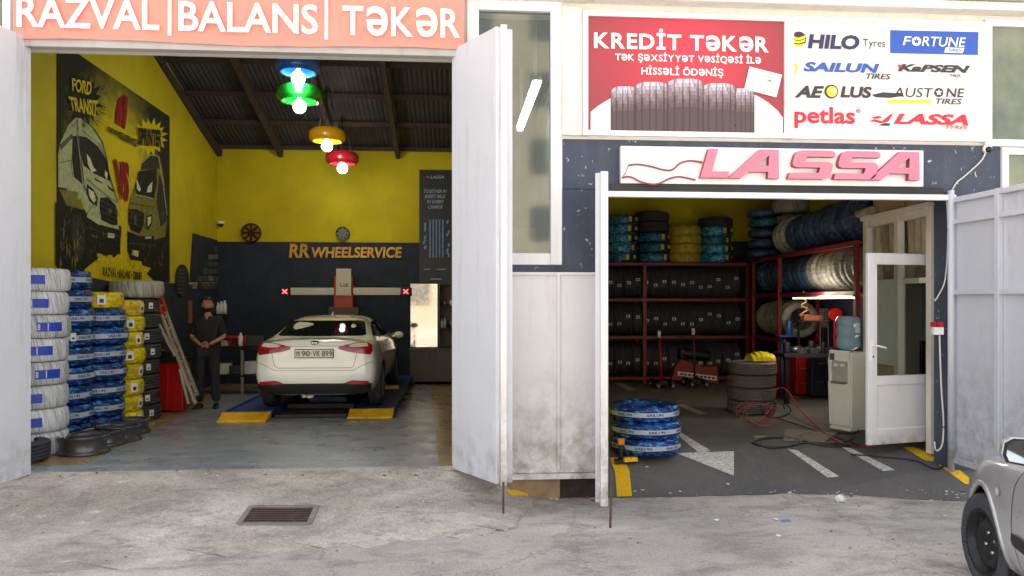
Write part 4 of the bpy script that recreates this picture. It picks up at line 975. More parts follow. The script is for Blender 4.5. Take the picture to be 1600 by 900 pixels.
# ================================================================== tyres
def tyre_profile(r, w, ri=None, groove=True, puff=1.0):
    ri = ri or r*.64; h = w/2
    side = [(ri, h-.42*w), (ri+.015, h-.47*w), (ri+(r-ri)*.45, h-.50*w), (r-.028, h-.45*w), (r-.008, h-.40*w)]
    tread = []
    if not groove: side = [(ri, h-.36*w), (ri+.02, h-.44*w), (ri+(r-ri)*.5, h-.50*w), (r-.06*puff, h-.475*w), (r-.018*puff, h-(.41-.04*puff)*w)]
    if groove:
        for z in (-.26, -.09, .09, .26):
            tread += [(r, h+(z-.035)*w), (r-.009, h+(z-.03)*w), (r-.009, h+(z+.03)*w), (r, h+(z+.035)*w)]
    else: tread = [(r, h-.2*w), (r+.003, h), (r, h+.2*w)]
    top = [(a, w-z) for a, z in side[::-1]]
    return side+tread+top+[(ri+.02, h+.1*w), (ri+.02, h-.1*w)]
def mat_rubber(name, c1, c2):
    m, n, b = newmat(name)
    tc = n.nodes.new('ShaderNodeTexCoord'); sp = n.nodes.new('ShaderNodeSeparateXYZ'); n.links.new(tc.outputs['Object'], sp.inputs[0])
    an = node(n, 'ShaderNodeMath', operation='ARCTAN2'); n.links.new(sp.outputs[1], an.inputs[0]); n.links.new(sp.outputs[0], an.inputs[1])
    zz = node(n, 'ShaderNodeMath', operation='MULTIPLY_ADD'); n.links.new(sp.outputs[2], zz.inputs[0]); zz.inputs[1].default_value = 4.0; n.links.new(an.outputs[0], zz.inputs[2])
    si = node(n, 'ShaderNodeMath', operation='MULTIPLY'); n.links.new(zz.outputs[0], si.inputs[0]); si.inputs[1].default_value = 62
    s2 = node(n, 'ShaderNodeMath', operation='SINE'); n.links.new(si.outputs[0], s2.inputs[0])
    n.links.new(ramp(n, noise(n, tc.outputs['Object'], 9, 5), [(.3, c1), (.7, c2)]), b.inputs['Base Color'])
    b.inputs['Roughness'].default_value = .62; bump(n, b, s2.outputs[0], .5, .006)
    return m
m_rubber = mat_rubber('black tyre rubber', S(50, 51, 58), S(70, 70, 78)); m_worn = mat_rubber('dusty worn rubber', S(84, 80, 78), S(112, 107, 103))
m_label = M('paper label', S(226, 226, 222), .6, var=.03); m_blab = M('blue printed label', S(40, 70, 180), .45, var=.1, scale=8); m_ylab = M('yellow label', S(220, 190, 60), .5)
w_white = wrap('white film wrap', [(.28, S(120, 122, 126)), (.42, S(196, 198, 202)), (.55, S(236, 236, 238)), (.62, S(150, 152, 156)), (.75, S(228, 229, 232))], 16, 2, .25, 0, .8, .5)
w_blue = wrap('blue foil wrap', [(.3, S(8, 18, 52)), (.45, S(14, 44, 110)), (.56, S(24, 84, 164)), (.68, S(90, 190, 236)), (.8, S(16, 40, 96))], 5, 34, .22, .35, .9, 3)  # bright cyan highlights of the foil are put into the colour
w_cyan = wrap('pale blue film wrap', [(.3, S(12, 40, 74)), (.46, S(34, 110, 160)), (.6, S(90, 180, 214)), (.75, S(28, 70, 120))], 6, 26, .25, .25, .9, 2, vary=.5)
w_yell = wrap('yellow film wrap', [(.3, S(120, 100, 6)), (.45, S(206, 186, 14)), (.6, S(240, 224, 40)), (.75, S(170, 150, 10))], 6, 24, .28, 0, .9, 1)
w_grey = wrap('grey spiral wrap', [(.3, S(92, 92, 90)), (.42, S(150, 150, 144)), (.55, S(196, 194, 184)), (.64, S(100, 100, 98)), (.78, S(178, 176, 168))], 18, 2, .35, 0, 1.0, .5, vary=.5)
w_dblue = wrap('dark blue spiral wrap', [(.3, S(22, 28, 52)), (.46, S(44, 62, 104)), (.58, S(84, 108, 150)), (.66, S(26, 34, 62)), (.8, S(60, 84, 132))], 16, 3, .35, .1, 1.0, .5, vary=.5)
w_gold = wrap('dull yellow film wrap', [(.3, S(120, 104, 30)), (.5, S(176, 156, 50)), (.7, S(206, 188, 84))], 12, 10, .35, 0, .8, 1)
def ring_patch(mb, r, a0, a1, z0, z1, n=10, mi=0):
    mb.grid(lambda u, v: Vector((r*cos(a0+(a1-a0)*u), r*sin(a0+(a1-a0)*u), z0+(z1-z0)*v)), n, 1, mi)
def proto(name, mat, r, w, wrapped, label, kids=(), puff=.45):
    mb = MB(); ph = random.uniform(0, 6)
    j = (lambda a, k: .004*sin(a*11+k*.9+ph)+.004*sin(a*23-k*1.7)+.004*sin(a*37+k*2.3)) if wrapped else None
    mb.lathe(tyre_profile(r, w, groove=not wrapped, ri=r*.58 if wrapped else None, puff=puff), 56 if wrapped else 44, closed=True, jit=j)
    o = mb.build(name, mat, local=True); tag(o, label, 'tyre')
    for kn, km, fn in kids:
        kb = MB(); fn(kb, r, w); kb.build(kn, km, o, local=True, fix=False)
    o.hide_render = False
    return o
def k_blab(mb, r, w):
    ring_patch(mb, r*1.022, -pi/2+.35, -pi/2+1.05, w*.3, w*.68); 
    for q in (.40, .49, .58): ring_patch(mb, r*1.026, -pi/2+.37, -pi/2+.43, w*(q-.03), w*(q+.03), 2, 1)
    ring_patch(mb, r*1.026, -pi/2+.62, -pi/2+.645, w*.33, w*.65, 2, 1)
def k_band(word, mi_ring=0):
    def f(mb, r, w):
        rr = r*1.018; ring_patch(mb, rr, 0, 2*pi, w*.36, w*.62, 56, 0)
        vs, fs = glyphs(word, .03, 0, 1)
        for k in range(7):
            a0 = 2*pi*k/7+.1; pts = [Vector((rr*1.006*cos(a0+x*.48), rr*1.006*sin(a0+x*.48), w*(.41+y*.16))) for x, y in vs]
            mb.add(pts, fs, 1)
    return f
def k_lab(off, wd=.17, za=.32, zb_=.74):
    def f(mb, r, w):
        ring_patch(mb, r*1.03, -pi/2+off, -pi/2+off+wd, w*za, w*zb_, 4)
        ring_patch(mb, r*1.034, -pi/2+off+wd*.25, -pi/2+off+wd*.75, w*(za+.1), w*(zb_-.22), 2, 1)
    return f
def k_sticker(mb, r, w):
    a0 = -pi/2; ring_patch(mb, r*1.004, a0-.085, a0+.085, w*.33, w*.67, 3, 0); ring_patch(mb, r*1.007, a0-.05, a0+.06, w*.40, w*.58, 3, 1)
m_bandw = M('white foil band', S(176, 184, 198), .4, var=.1, scale=10); m_ink = M('label ink', S(40, 44, 60), .5)
PR = {}
used = set()
def put(kind, loc, rot, label, group):
    src = PR[kind]
    if kind not in used:
        used.add(kind); src.location = loc; src.rotation_euler = rot; src['label'] = label; src['group'] = group; return src
    return dup(src, loc, rot, label, group)
PR['white'] = proto('wrapped_tyre', w_white, .355, .243, True, '', [('label', [m_blab, m_label], k_blab)])
PR['blue'] = proto('wrapped_tyre', w_blue, .335, .218, True, '', [('band', [m_bandw, m_ink], k_band('SAILUN')), ('label', [m_label, m_ink], k_lab(.5))])
PR['blue_b'] = proto('wrapped_tyre', w_blue, .335, .218, True, '', [('band', [m_bandw, m_ink], k_band('SAILUN'))])
PR['yellow'] = proto('wrapped_tyre', w_yell, .30, .205, True, '', [('label', [m_label, m_ink], k_lab(.75, .3, .25, .8)), ('band', [m_gold, m_redpaint], lambda mb, r, w: ring_patch(mb, r*1.02, -pi/2-.4, -pi/2+.7, w*.38, w*.62, 8, 0))])
PR['black_lab'] = proto('tyre', m_rubber, .32, .21, False, '', [('label', [m_label, m_ink], k_lab(.75, .2, .3, .7))])
PR['black'] = proto('tyre', m_rubber, .315, .198, False, '', [('sticker', [m_label, m_ink], k_sticker)])
PR['worn'] = proto('worn_tyre', m_worn, .335, .182, False, '')
PR['floorblue'] = proto('wrapped_tyre', w_blue, .365, .178, True, '', [('band', [m_bandw, m_ink], k_band('SAILUN'))])
PR['topblue'] = proto('wrapped_tyre', w_cyan, .325, .19, True, '', [('label', [m_black, m_ylab], lambda mb, r, w: (ring_patch(mb, r*1.02, -pi/2+.25, -pi/2+1.2, w*.15, w*.85, 8, 0), ring_patch(mb, r*1.03, -pi/2+.28, -pi/2+.5, w*.25, w*.8, 3, 1), ring_patch(mb, r*1.03, -pi/2+.8, -pi/2+1.1, w*.4, w*.75, 3, 1)))])
PR['topgold'] = proto('wrapped_tyre', w_gold, .33, .19, True, '')
PR['plain'] = proto('tyre', m_rubber, .335, .20, False, '')
PR['grey_st'] = proto('wrapped_tyre', w_grey, .325, .155, True, '', [('label', [m_blab, m_label], k_lab(1.2, .35, .25, .75))], 1.0)
PR['dblue_st'] = proto('wrapped_tyre', w_dblue, .325, .155, True, '', [('label', [m_label, m_ylab], k_lab(1.3, .3, .25, .75))], 1.0)
PR['cyan_st'] = proto('wrapped_tyre', w_cyan, .315, .155, True, '', (), 1.0)
PR['grey_ly'] = proto('wrapped_tyre', w_grey, .35, .24, True, '')
def stack(kinds, x, y, z, w, desc, group, wob=.018, base_rot=0.0, rr=.5):
    n = len(kinds)
    for i, k in enumerate(kinds):
        put(k, (x+random.uniform(-wob, wob), y+random.uniform(-wob, wob), z+i*w), (0, 0, base_rot+random.uniform(-rr, rr)), desc % stack_word(i, n), group)
# ---- along the left wall of the service bay
p = at(48, 7.95); stack(['white']*8, p.x, p.y, fz(p.y), .243, 'white wrapped tyre, %s of the tall stack by the left gate', 'white wrapped tyres stacked by the left gate', .012, 0, .35)
p = at(94, 8.65); stack(['blue', 'blue_b', 'blue', 'blue_b', 'blue_b', 'blue', 'blue_b', 'blue_b', 'blue_b'], p.x, p.y, fz(p.y), .218, 'blue foil wrapped tyre, %s of the taller blue stack', 'blue wrapped tyres of the taller stack on the left wall')
p = at(151, 9.35); stack(['blue_b', 'blue', 'blue_b', 'blue_b', 'blue', 'blue_b', 'blue_b'], p.x, p.y, fz(p.y), .218, 'blue wrapped tyre, %s of the stack capped by a yellow tyre', 'blue wrapped tyres of the stack capped in yellow')
put('yellow', (p.x, p.y, fz(p.y)+7*.218+.002), (0, 0, -.3), 'yellow film wrapped tyre lying on top of the lower blue stack', 'yellow wrapped tyres on the left wall')
p = at(186, 9.85); stack(['yellow']*8, p.x, p.y, fz(p.y), .205, 'yellow wrapped tyre, %s of the yellow stack on the left', 'yellow wrapped tyres on the left wall', .02, .1)
p = at(211, 10.5); stack(['black_lab']*8, p.x, p.y, fz(p.y), .21, 'bare black tyre, %s of the stack beside the ladder', 'bare black tyres stacked by the ladder', .015, 0, .25)
put('grey_ly', (p.x+.02, p.y, fz(p.y)+8*.21), (0, 0, .4), 'white wrapped tyre lying on top of the black stack by the ladder', 'white wrapped tyres stacked by the left gate')
# one dark tyre leaning at the foot of the white stack
p = at(20, 7.5); put('plain', (p.x+.0, p.y-.02, fz(7.3)+.003), (0, 0, .4), 'bare black tyre lying flat in front of the white stack by the left gate', 'loose black tyres')
# ---- rear rack of the store: rows of standing tyres
ZS = [.40, 1.185, 1.905, 2.595]
YR = 14.32
xa, xb = PY(928, HZ, YR).x, PY(1172, HZ, YR).x
shelf_word = ['lowest shelf', 'middle shelf', 'top shelf']
for s in range(3):
    n = 16; pitch = (xb-xa-.22)/n
    for k in range(n):
        x = xa+.16+pitch*(k+.5)-.1
        put('black', (x-.1, YR+.34+random.uniform(-.03, .05), ZS[s]+.325), (Matrix.Rotation(R(90), 3, 'Y') @ Matrix.Rotation(random.uniform(-.35, .35), 3, 'Z')).to_euler(), 'bare black tyre on the %s of the rear rack, %s from the left' % (shelf_word[s], ORD[k]), 'black tyres standing on the rear rack')
def topstack(px, kinds, w, desc, grp):
    q = PY(px, HZ, YR+.36); stack(kinds, q.x, q.y, ZS[3]+.02, w, desc, grp, .02, .1, .3)
topstack(970, ['topblue']*5, .185, 'pale blue tyre, %s of the leftmost stack on the rear rack', 'wrapped tyres stacked on top of the rear rack')
topstack(1020, ['topblue']*3+['plain']*2, .20, 'tyre, %s of the second stack from the left on the rack', 'wrapped tyres stacked on top of the rear rack')
topstack(1069, ['topgold']*4, .18, 'yellow wrapped tyre, %s of the stack on the rear rack', 'wrapped tyres stacked on top of the rear rack')
topstack(1117, ['topblue']*4+['plain'], .175, 'tyre, %s of the stack right of the yellow one', 'wrapped tyres stacked on top of the rear rack')
# ---- side rack: a line from the rear corner towards the white door
A = at(1178, 14.3); Bq = at(1340, 9.75)
dv = Vector((Bq.x-A.x, Bq.y-A.y, 0)); LR = dv.length; dv /= LR; nv = Vector((-dv.y, dv.x, 0))     # nv points to the wall behind the rack
if nv.x < 0: nv = -nv
ang = atan2(dv.y, dv.x)
def side_pt(s, back, z): return Vector((A.x, A.y, 0))+dv*s+nv*back+Vector((0, 0, z))
def side_row(kinds, s0, pitch, z, desc, grp, lean=.0):
    for k, kd in enumerate(kinds):
        q = side_pt(s0+k*pitch, .34, z+.33)
        m = Matrix.Rotation(ang, 3, 'Z') @ Matrix.Rotation(R(90)-lean, 3, 'Y') @ Matrix.Rotation(random.uniform(-1.5, 1.5) if False else R(180)+random.uniform(-.5, .5), 3, 'Z')
        o_ = put(kd, q, m.to_euler(), desc % ORD[k], grp); sc_ = random.uniform(.93, 1.0); o_.scale = (sc_, sc_, random.uniform(.9, 1.1)); o_.location.z -= .325*(1-sc_)
z1_, z2_, z3_ = 1.985, 2.64, 1.215
side_row(['cyan_st']*2+['dblue_st']*3+['cyan_st']*2+['dblue_st']*5+['grey_st']*9, .0, .212, z1_+.02, 'wrapped tyre on the middle side shelf, %s from the rear', 'wrapped tyres standing on the side rack', .12)
side_row(['grey_st']*3+['dblue_st']*14, .95, .212, z2_+.02, 'wrapped tyre on the top side shelf, %s from the rear', 'wrapped tyres standing on the side rack', .12)
side_row(['grey_st']*8, .0, .2, z3_+.02, 'wrapped tyre on the low side shelf, %s from the rear', 'wrapped tyres standing on the side rack', .1)
q = side_pt(.45, .36, z2_+.02); stack(['dblue_st']*3+['cyan_st', 'dblue_st'], q.x-.25, q.y+.1, q.z, .185, 'dark film wrapped tyre, %s of the stack in the rear corner', 'wrapped tyres lying in the rear corner')
stack(['dblue_st', 'grey_st', 'dblue_st', 'grey_st'], q.x+.14, q.y-.2, q.z, .195, 'film wrapped tyre, %s of the stack below the big grey tyre', 'wrapped tyres lying in the rear corner')
put('grey_ly', (q.x+.12, q.y-.2, q.z+.785), (0, 0, .3), 'big grey wrapped tyre lying on the highest stack of the rear corner', 'wrapped tyres lying in the rear corner')
# ---- floor of the store
p = at(1005, 8.15); fzp = az(p.x, p.y)
stack(['floorblue']*3, p.x, p.y, fzp+.0, .17, 'blue wrapped tyre, %s of the low stack on the asphalt', 'blue wrapped tyres on the asphalt', .025)
p = at(1174.5, 10.8); stack(['worn']*4, p.x, p.y, az(p.x, p.y), .182, 'dusty worn tyre, %s of the stack on the asphalt', 'worn tyres stacked on the asphalt', .015)
# ---- racks
RK = thing('tyre_rack', ((xa+xb)/2, YR, fz(YR)), 'dark red steel rack along the rear wall of the tyre store', 'rack')
zf = az(3, YR)
for px in (930, 1007, 1168):
    x = PY(px, HZ, YR).x; u_ = MB()
    for y in (YR, YR+.62): u_.box(x-.035, x+.035, y-.025, y+.025, zf, ZS[3])
    for z in ZS: u_.box(x-.02, x+.02, YR+.026, YR+.594, z-.05, z-.02)
    u_.build('upright', m_rack, RK, bevel=.004)
for i, z in enumerate(ZS):
    s_ = MB()
    for y in (YR-.028, YR+.60): s_.box(xa, xb, y-.018, y+.018, z-.045, z+.01)
    if i == 3: s_.box(xa, xb, YR+.02, YR+.55, z+.0, z+.012)
    s_.build('shelf', m_rack, RK, bevel=.004)
RS = thing('tyre_rack', tuple(side_pt(LR/2, 0, fz(12))), 'dark red steel rack along the right wall of the tyre store', 'rack')
for z in (z3_, z1_, z2_):
    s_ = MB(); e = LR if z != z3_ else 1.75
    for b_ in (0, .62): s_.beam(side_pt(-.1, b_, z-.02), side_pt(e, b_, z-.02), .04, .07)
    if z != z3_: s_.beam(side_pt(-.1, .31, z+.0), side_pt(e, .31, z+.0), .56, .016)
    s_.build('shelf', m_rack, RS, bevel=.004)
for s in (0, 1.5, LR):
    u_ = MB()
    for b_ in (-.01, .63): q = side_pt(s, b_, 0); u_.box(q.x-.03, q.x+.03, q.y-.03, q.y+.03, zf, z2_-.05)
    u_.build('upright', m_rack, RS, bevel=.004)
# LED strip under the middle shelf
q0, q1 = PT(1243, 458, 11.9), PT(1344, 452, 9.75)
q0, q1 = side_pt(LR*.5, -.04, z1_-.075), side_pt(LR, -.04, z1_-.075)
LT = thing('strip_lamp', tuple((q0+q1)/2), 'thin lit strip lamp under the middle shelf of the side rack', 'lamp')
s_ = MB(); s_.beam(q0, q1, .02, .018); s_.build('tube', emit('warm strip light', (1, .74, .40), 2.0), LT)
s_ = MB(); s_.beam(q0+Vector((0, 0, .024)), q1+Vector((0, 0, .024)), .04, .02); s_.build('housing', m_galv, LT)
def lamp(name, loc, energy, col=(1, .95, .85), size=.06, parent=None):
    l = bpy.data.lights.new(name, 'POINT'); l.energy = energy; l.color = col; l.shadow_soft_size = size
    o = bpy.data.objects.new(name, l); COL.objects.link(o); o.location = loc
    if parent: o.parent = parent; o.location = wmat(parent).inverted() @ Vector(loc)
    return o
ml = (q0+q1)/2; lamp('strip_light', ml-nv*.12+Vector((0, 0, -.05)), 9, (1, .88, .68), .25, LT)
# ================================================================== cars
def car_shell(st, sub=2):
    "st: list of (y, nine half-section points from the underside's middle to the roof's middle)"
    bm = bmesh.new(); rings = []
    for y, pts in st:
        half = [(x, z) for x, z in pts]; full = half + [(-x, z) for x, z in half[-2:0:-1]]
        rings.append([bm.verts.new((x, y, z)) for x, z in full])
    n = len(rings[0])
    for a, b in zip(rings, rings[1:]):
        for i in range(n): bm.faces.new((a[i], a[(i+1)%n], b[(i+1)%n], b[i]))
    k = n//2
    for rg_, fl in ((rings[0], False), (rings[-1], True)):
        for i in range(k):
            q = [rg_[i], rg_[i+1], rg_[(n-i-1)%n], rg_[(n-i)%n]]; q = list(dict.fromkeys(q))
            if len(q) >= 3: bm.faces.new(q if not fl else q[::-1])
    bmesh.ops.recalc_face_normals(bm, faces=bm.faces); me = bpy.data.meshes.new('shell'); bm.to_mesh(me); bm.free()
    return me
def evaluated(o):
    dg = bpy.context.evaluated_depsgraph_get(); dg.update(); return bpy.data.meshes.new_from_object(o.evaluated_get(dg))
def car_body(st, mat, mat_in, parent, wheels, rw):
    me = car_shell(st); me.materials.append(mat); me.materials.append(mat_in)
    o = bpy.data.objects.new('tmp', me); COL.objects.link(o)
    sb = o.modifiers.new('s', 'SUBSURF'); sb.levels = 3; sb.render_levels = 3
    cut = MB()
    for sx, y in wheels:
        cut.cyl((sx*1.2, y, rw), (sx*.52, y, rw), rw+.055, n=40, mi=1)
    co_ = cut.build('tmpc', [mat, mat_in], base=False); 
    bo_ = o.modifiers.new('b', 'BOOLEAN'); bo_.object = co_; bo_.solver = 'EXACT'; bo_.operation = 'DIFFERENCE'
    try: bo_.material_mode = 'TRANSFER'
    except Exception: pass
    o.modifiers['b'].show_viewport = False; full = evaluated(o)
    bv = BVHTree.FromPolygons([tuple(v.co) for v in full.vertices], [list(p.vertices) for p in full.polygons])
    o.modifiers['b'].show_viewport = True; res = evaluated(o)
    bpy.data.objects.remove(o); bpy.data.objects.remove(co_)
    res.polygons.foreach_set('use_smooth', [True]*len(res.polygons))
    b = bpy.data.objects.new('body', res); COL.objects.link(b); b.parent = parent
    try:
        res.set_sharp_from_angle(angle=R(38))
    except Exception: pass
    return b, bv
def decal(bv, outline, d, off=.004, cuts=4, mi=0, mb=None, flip=False):
    "outline lies in the plane seen along d ('+y': (x,z), '-y', '+x': (y,z), '-x', '-z': (x,y)); pressed on the shell"
    bm = bmesh.new(); bm.faces.new([bm.verts.new((a, b, 0)) for a, b in outline]); bmesh.ops.triangulate(bm, faces=bm.faces[:])
    for _ in range(cuts): bmesh.ops.subdivide_edges(bm, edges=[e for e in bm.edges if e.calc_length() > .035], cuts=1)
    bmesh.ops.triangulate(bm, faces=bm.faces[:])
    out = []
    for v in bm.verts:
        a, b = v.co.x, v.co.y
        o, dr = {'+y': ((a, -3, b), (0, 1, 0)), '-y': ((a, 9, b), (0, -1, 0)), '+x': ((-3, a, b), (1, 0, 0)), '-x': ((3, a, b), (-1, 0, 0)), '-z': ((a, b, 4), (0, 0, -1))}[d]
        loc, nor, i, ds = bv.ray_cast(Vector(o), Vector(dr))
        if loc is None: loc = Vector(o)+Vector(dr)*3.2; nor = -Vector(dr)
        if nor.dot(Vector(dr)) > 0: nor = -nor
        out.append(loc+nor*off)
    bm.verts.index_update(); fs = [[v.index for v in f.verts] for f in bm.faces]; bm.free()
    mb = mb or MB(); mb.add(out, fs, mi, True); return mb
def stroke(bv, pts, d, w, off=.002, mb=None, mi=0):
    mb = mb or MB()
    for (a, b), (c, e) in zip(pts, pts[1:]):
        L_ = hypot(c-a, e-b); nx, ny = -(e-b)/L_*w/2, (c-a)/L_*w/2
        decal(bv, [(a+nx, b+ny), (c+nx, e+ny), (c-nx, e-ny), (a-nx, b-ny)], d, off, 3, mi, mb)
    return mb
m_wpaint = M('white car paint', S(236, 238, 234), .22, var=.02, scale=3, coat=1.0)
m_spaint = M('beige silver car paint', S(188, 188, 190), .34, .45, var=.06, scale=4, coat=.6)
m_cglass, _n, _b = newmat('tinted car glass'); _b.inputs['Base Color'].default_value = (.010, .012, .014, 1); _b.inputs['Specular IOR Level'].default_value = 0
_gl = _n.nodes.new('ShaderNodeBsdfGlossy'); _gl.inputs['Roughness'].default_value = .04; _mx = _n.nodes.new('ShaderNodeMixShader'); _mx.inputs[0].default_value = .045
_b.inputs['Roughness'].default_value = 1; _n.links.new(_b.outputs[0], _mx.inputs[1]); _n.links.new(_gl.outputs[0], _mx.inputs[2]); _n.links.new(_mx.outputs[0], _n.nodes['Material Output'].inputs[0])
m_seam = M('dark gap', (.01, .01, .01), .7); m_blk = M('black bumper plastic', S(24, 24, 27), .55)
m_tl = M('red tail lamp', S(150, 8, 26), .15, coat=.6); m_tlw = M('clear lamp', S(214, 205, 196), .15, coat=.6)
m_steelrim = M('black steel rim', S(40, 40, 42), .45, .4, var=.25)
def wheel(parent, x, y, r, w, side, rim_mat, steer=0.0, spokes=0):
    t = bpy.data.objects.new('wheel', None); COL.objects.link(t); t.parent = parent; t.location = (x, y, r); t.rotation_euler = (0, 0, steer)
    mt = Matrix.Rotation(R(90)*side, 4, 'Y') @ Matrix.Translation((0, 0, -w/2))
    a = MB(); a.lathe(tyre_profile(r, w, ri=r*.66), 48, mt, closed=True); a.build('tyre', m_rubber, t, local=True)
    b = MB(); ro = r*.67; h = w
    b.lathe([(ro*1.0, h*.12), (ro*1.02, h*.9), (ro*.99, h*.97), (ro*.93, h*.93), (ro*.88, h*.72), (ro*.82, h*.66), (ro*.80, h*.74), (ro*.62, h*.80), (ro*.42, h*.74), (ro*.30, h*.60), (ro*.22, h*.58), (.001, h*.62)], 40, mt)
    for k in range(12 if not spokes else 5):
        an = 2*pi*k/(12 if not spokes else 5); rr = ro*.71
        b.cyl(mt @ Vector((rr*cos(an), rr*sin(an), h*.70)), mt @ Vector((rr*cos(an), rr*sin(an), h*.782)), ro*.075, n=10, mi=1)
    for k in range(4):
        an = 2*pi*k/4+.4; rr = ro*.30
        b.cyl(mt @ Vector((rr*cos(an), rr*sin(an), h*.58)), mt @ Vector((rr*cos(an), rr*sin(an), h*.70)), ro*.055, n=8, mi=2)
    b.build('rim', [rim_mat, m_seam, m_chrome], t, local=True)
    return t
# ------------------------------------------------------------------ white saloon on the alignment lift, seen from behind
def sec(zb, ws, wm, zm, wsh, zsh, wb, zbelt, wr, zr):
    return [(0, zb), (ws*.8, zb), (ws, zb+.07), (wm, zm), (wsh, zsh), (wb, zbelt), (wr, zr-.045), (wr*.66, zr-.004), (0, zr+.008)]
pc = at(491, 10.34); zlift = .335
WC = thing('saloon_car', (pc.x, pc.y, zlift), 'white saloon car seen from behind on the blue lift', 'car')
st = [(0.0, sec(.40, .50, .52, .52, .50, .62, .48, .66, .38, .70)), (.015, sec(.30, .68, .74, .50, .70, .74, .66, .82, .55, .90)), (.08, sec(.24, .75, .82, .52, .775, .86, .73, .95, .62, 1.0)),
      (.16, sec(.22, .77, .85, .54, .80, .88, .76, .96, .66, 1.0)), (.35, sec(.20, .80, .87, .55, .83, .90, .78, .975, .67, 1.005)), (.50, sec(.20, .80, .88, .55, .84, .91, .79, .985, .665, 1.02)),
      (1.0, sec(.19, .82, .88, .55, .85, .91, .78, .98, .60, 1.24)), (1.4, sec(.19, .82, .88, .55, .85, .91, .78, .97, .585, 1.305)), (2.1, sec(.19, .82, .88, .55, .85, .90, .78, .96, .585, 1.315)), (2.6, sec(.19, .82, .88, .55, .85, .89, .78, .95, .57, 1.28)),
      (3.25, sec(.19, .82, .88, .55, .84, .86, .78, .92, .66, .99)), (3.8, sec(.20, .80, .87, .53, .81, .80, .76, .85, .66, .90)), (4.15, sec(.22, .74, .80, .50, .72, .70, .68, .76, .58, .80)), (4.3, sec(.28, .5, .55, .48, .5, .60, .48, .64, .4, .68))]
bd, bv = car_body(st, m_wpaint, m_blk, WC, [(1, .82), (-1, .82), (1, 3.42), (-1, 3.42)], .31)
z4 = lambda x, y: ((x-455)/508.0, (776-y)/508.0)
def cb(name, mats, mb, label=None):
    o = mb.build(name, mats, WC, local=True, fix=False)
    if label: o['label'] = label
    return o
cb('rear_window', m_cglass, decal(bv, [(-.63, 1.04), (-.58, 1.028), (.58, 1.028), (.63, 1.04), (.56, 1.195), (.53, 1.222), (.46, 1.234), (-.46, 1.234), (-.53, 1.222), (-.56, 1.195)], '+y', .005, 5))
cb('boot_seam', m_seam, stroke(bv, [(-.60, .93), (-.555, .74), (-.53, .64), (-.49, .615), (.49, .615), (.53, .64), (.555, .74), (.60, .93)], '+y', .006))
cb('bumper_seam', m_seam, stroke(bv, [(-.80, .70), (-.68, .66), (-.53, .58), (.53, .58), (.68, .66), (.80, .70)], '+y', .005))
cb('boot_edge', m_seam, stroke(bv, [(-.60, .925), (-.3, .91), (.3, .91), (.60, .925)], '+y', .005))
for s in (-1, 1):
    tl = decal(bv, [(s*.765, .925), (s*.70, .955), (s*.55, .952), (s*.42, .925), (s*.315, .895), (s*.33, .868), (s*.45, .835), (s*.60, .812), (s*.75, .79), (s*.775, .84)], '+y', .008, 5)
    decal(bv, [(s*.70, .945), (s*.55, .943), (s*.45, .918), (s*.50, .895), (s*.62, .893), (s*.72, .905)], '+y', .011, 4, 1, tl)
    cb('tail_lamp', [m_tl, m_tlw], tl)
    cb('reflector', m_tl, decal(bv, [(s*.72, .435), (s*.52, .448), (s*.455, .43), (s*.42, .40), (s*.74, .39)], '+y', .028, 3))
cb('rear_diffuser', m_blk, decal(bv, [(-.76, .405), (-.47, .425), (-.40, .405), (.40, .405), (.47, .425), (.76, .405), (.74, .30), (.62, .27), (-.62, .27), (-.74, .30)], '+y', .024, 6))
pl_ = MB(); loc, nor, _, _ = bv.ray_cast(Vector((0, -3, .815)), Vector((0, 1, 0))); yp_ = loc.y-.028
pl_.box(-.262, .262, yp_, yp_+.014, .752, .876); po_ = cb('number_plate', m_blk, pl_); 
pf_ = MB(); pf_.box(-.252, .252, yp_-.003, yp_, .762, .866); pf2 = pf_.build('plate_face', M('plate white', S(222, 214, 200), .4, var=.03), po_, local=True)
tx = MB(); yy = yp_-.005
text_on(tx, '90', (-.165, yy, .778), (-.055, yy, .778), (-.055, yy, .852), (-.165, yy, .852), bold=.01); text_on(tx, 'VK', (-.015, yy, .778), (.085, yy, .778), (.085, yy, .852), (-.015, yy, .852), bold=.01); text_on(tx, '899', (.105, yy, .778), (.245, yy, .778), (.245, yy, .852), (.105, yy, .852), bold=.01)
tx.box(-.048, -.025, yy-.001, yy+.001, .812, .819); tx.box(-.24, -.185, yy-.001, yy+.001, .826, .84); tx.box(-.24, -.185, yy-.001, yy+.001, .79, .80); tx.box(-.24, -.185, yy-.001, yy+.001, .808, .818)
tx.build('lettering', m_ink, po_, local=True)
em_ = decal(bv, [(.06*cos(2*pi*i/20), .955+.026*sin(2*pi*i/20)) for i in range(20)], '+y', .010, 2); decal(bv, [(.051*cos(2*pi*i/20), .955+.019*sin(2*pi*i/20)) for i in range(20)], '+y', .013, 2, 1, em_)
loc, nor, _, _ = bv.ray_cast(Vector((0, -3, .955)), Vector((0, 1, 0)))
text_on(em_, 'KIA', (-.038, loc.y-.02, .944), (.038, loc.y-.02, .944), (.038, loc.y-.016, .966), (-.038, loc.y-.016, .966), lift=.0, mi=0, bold=.02)
cb('emblem', [m_chrome, m_seam], em_)
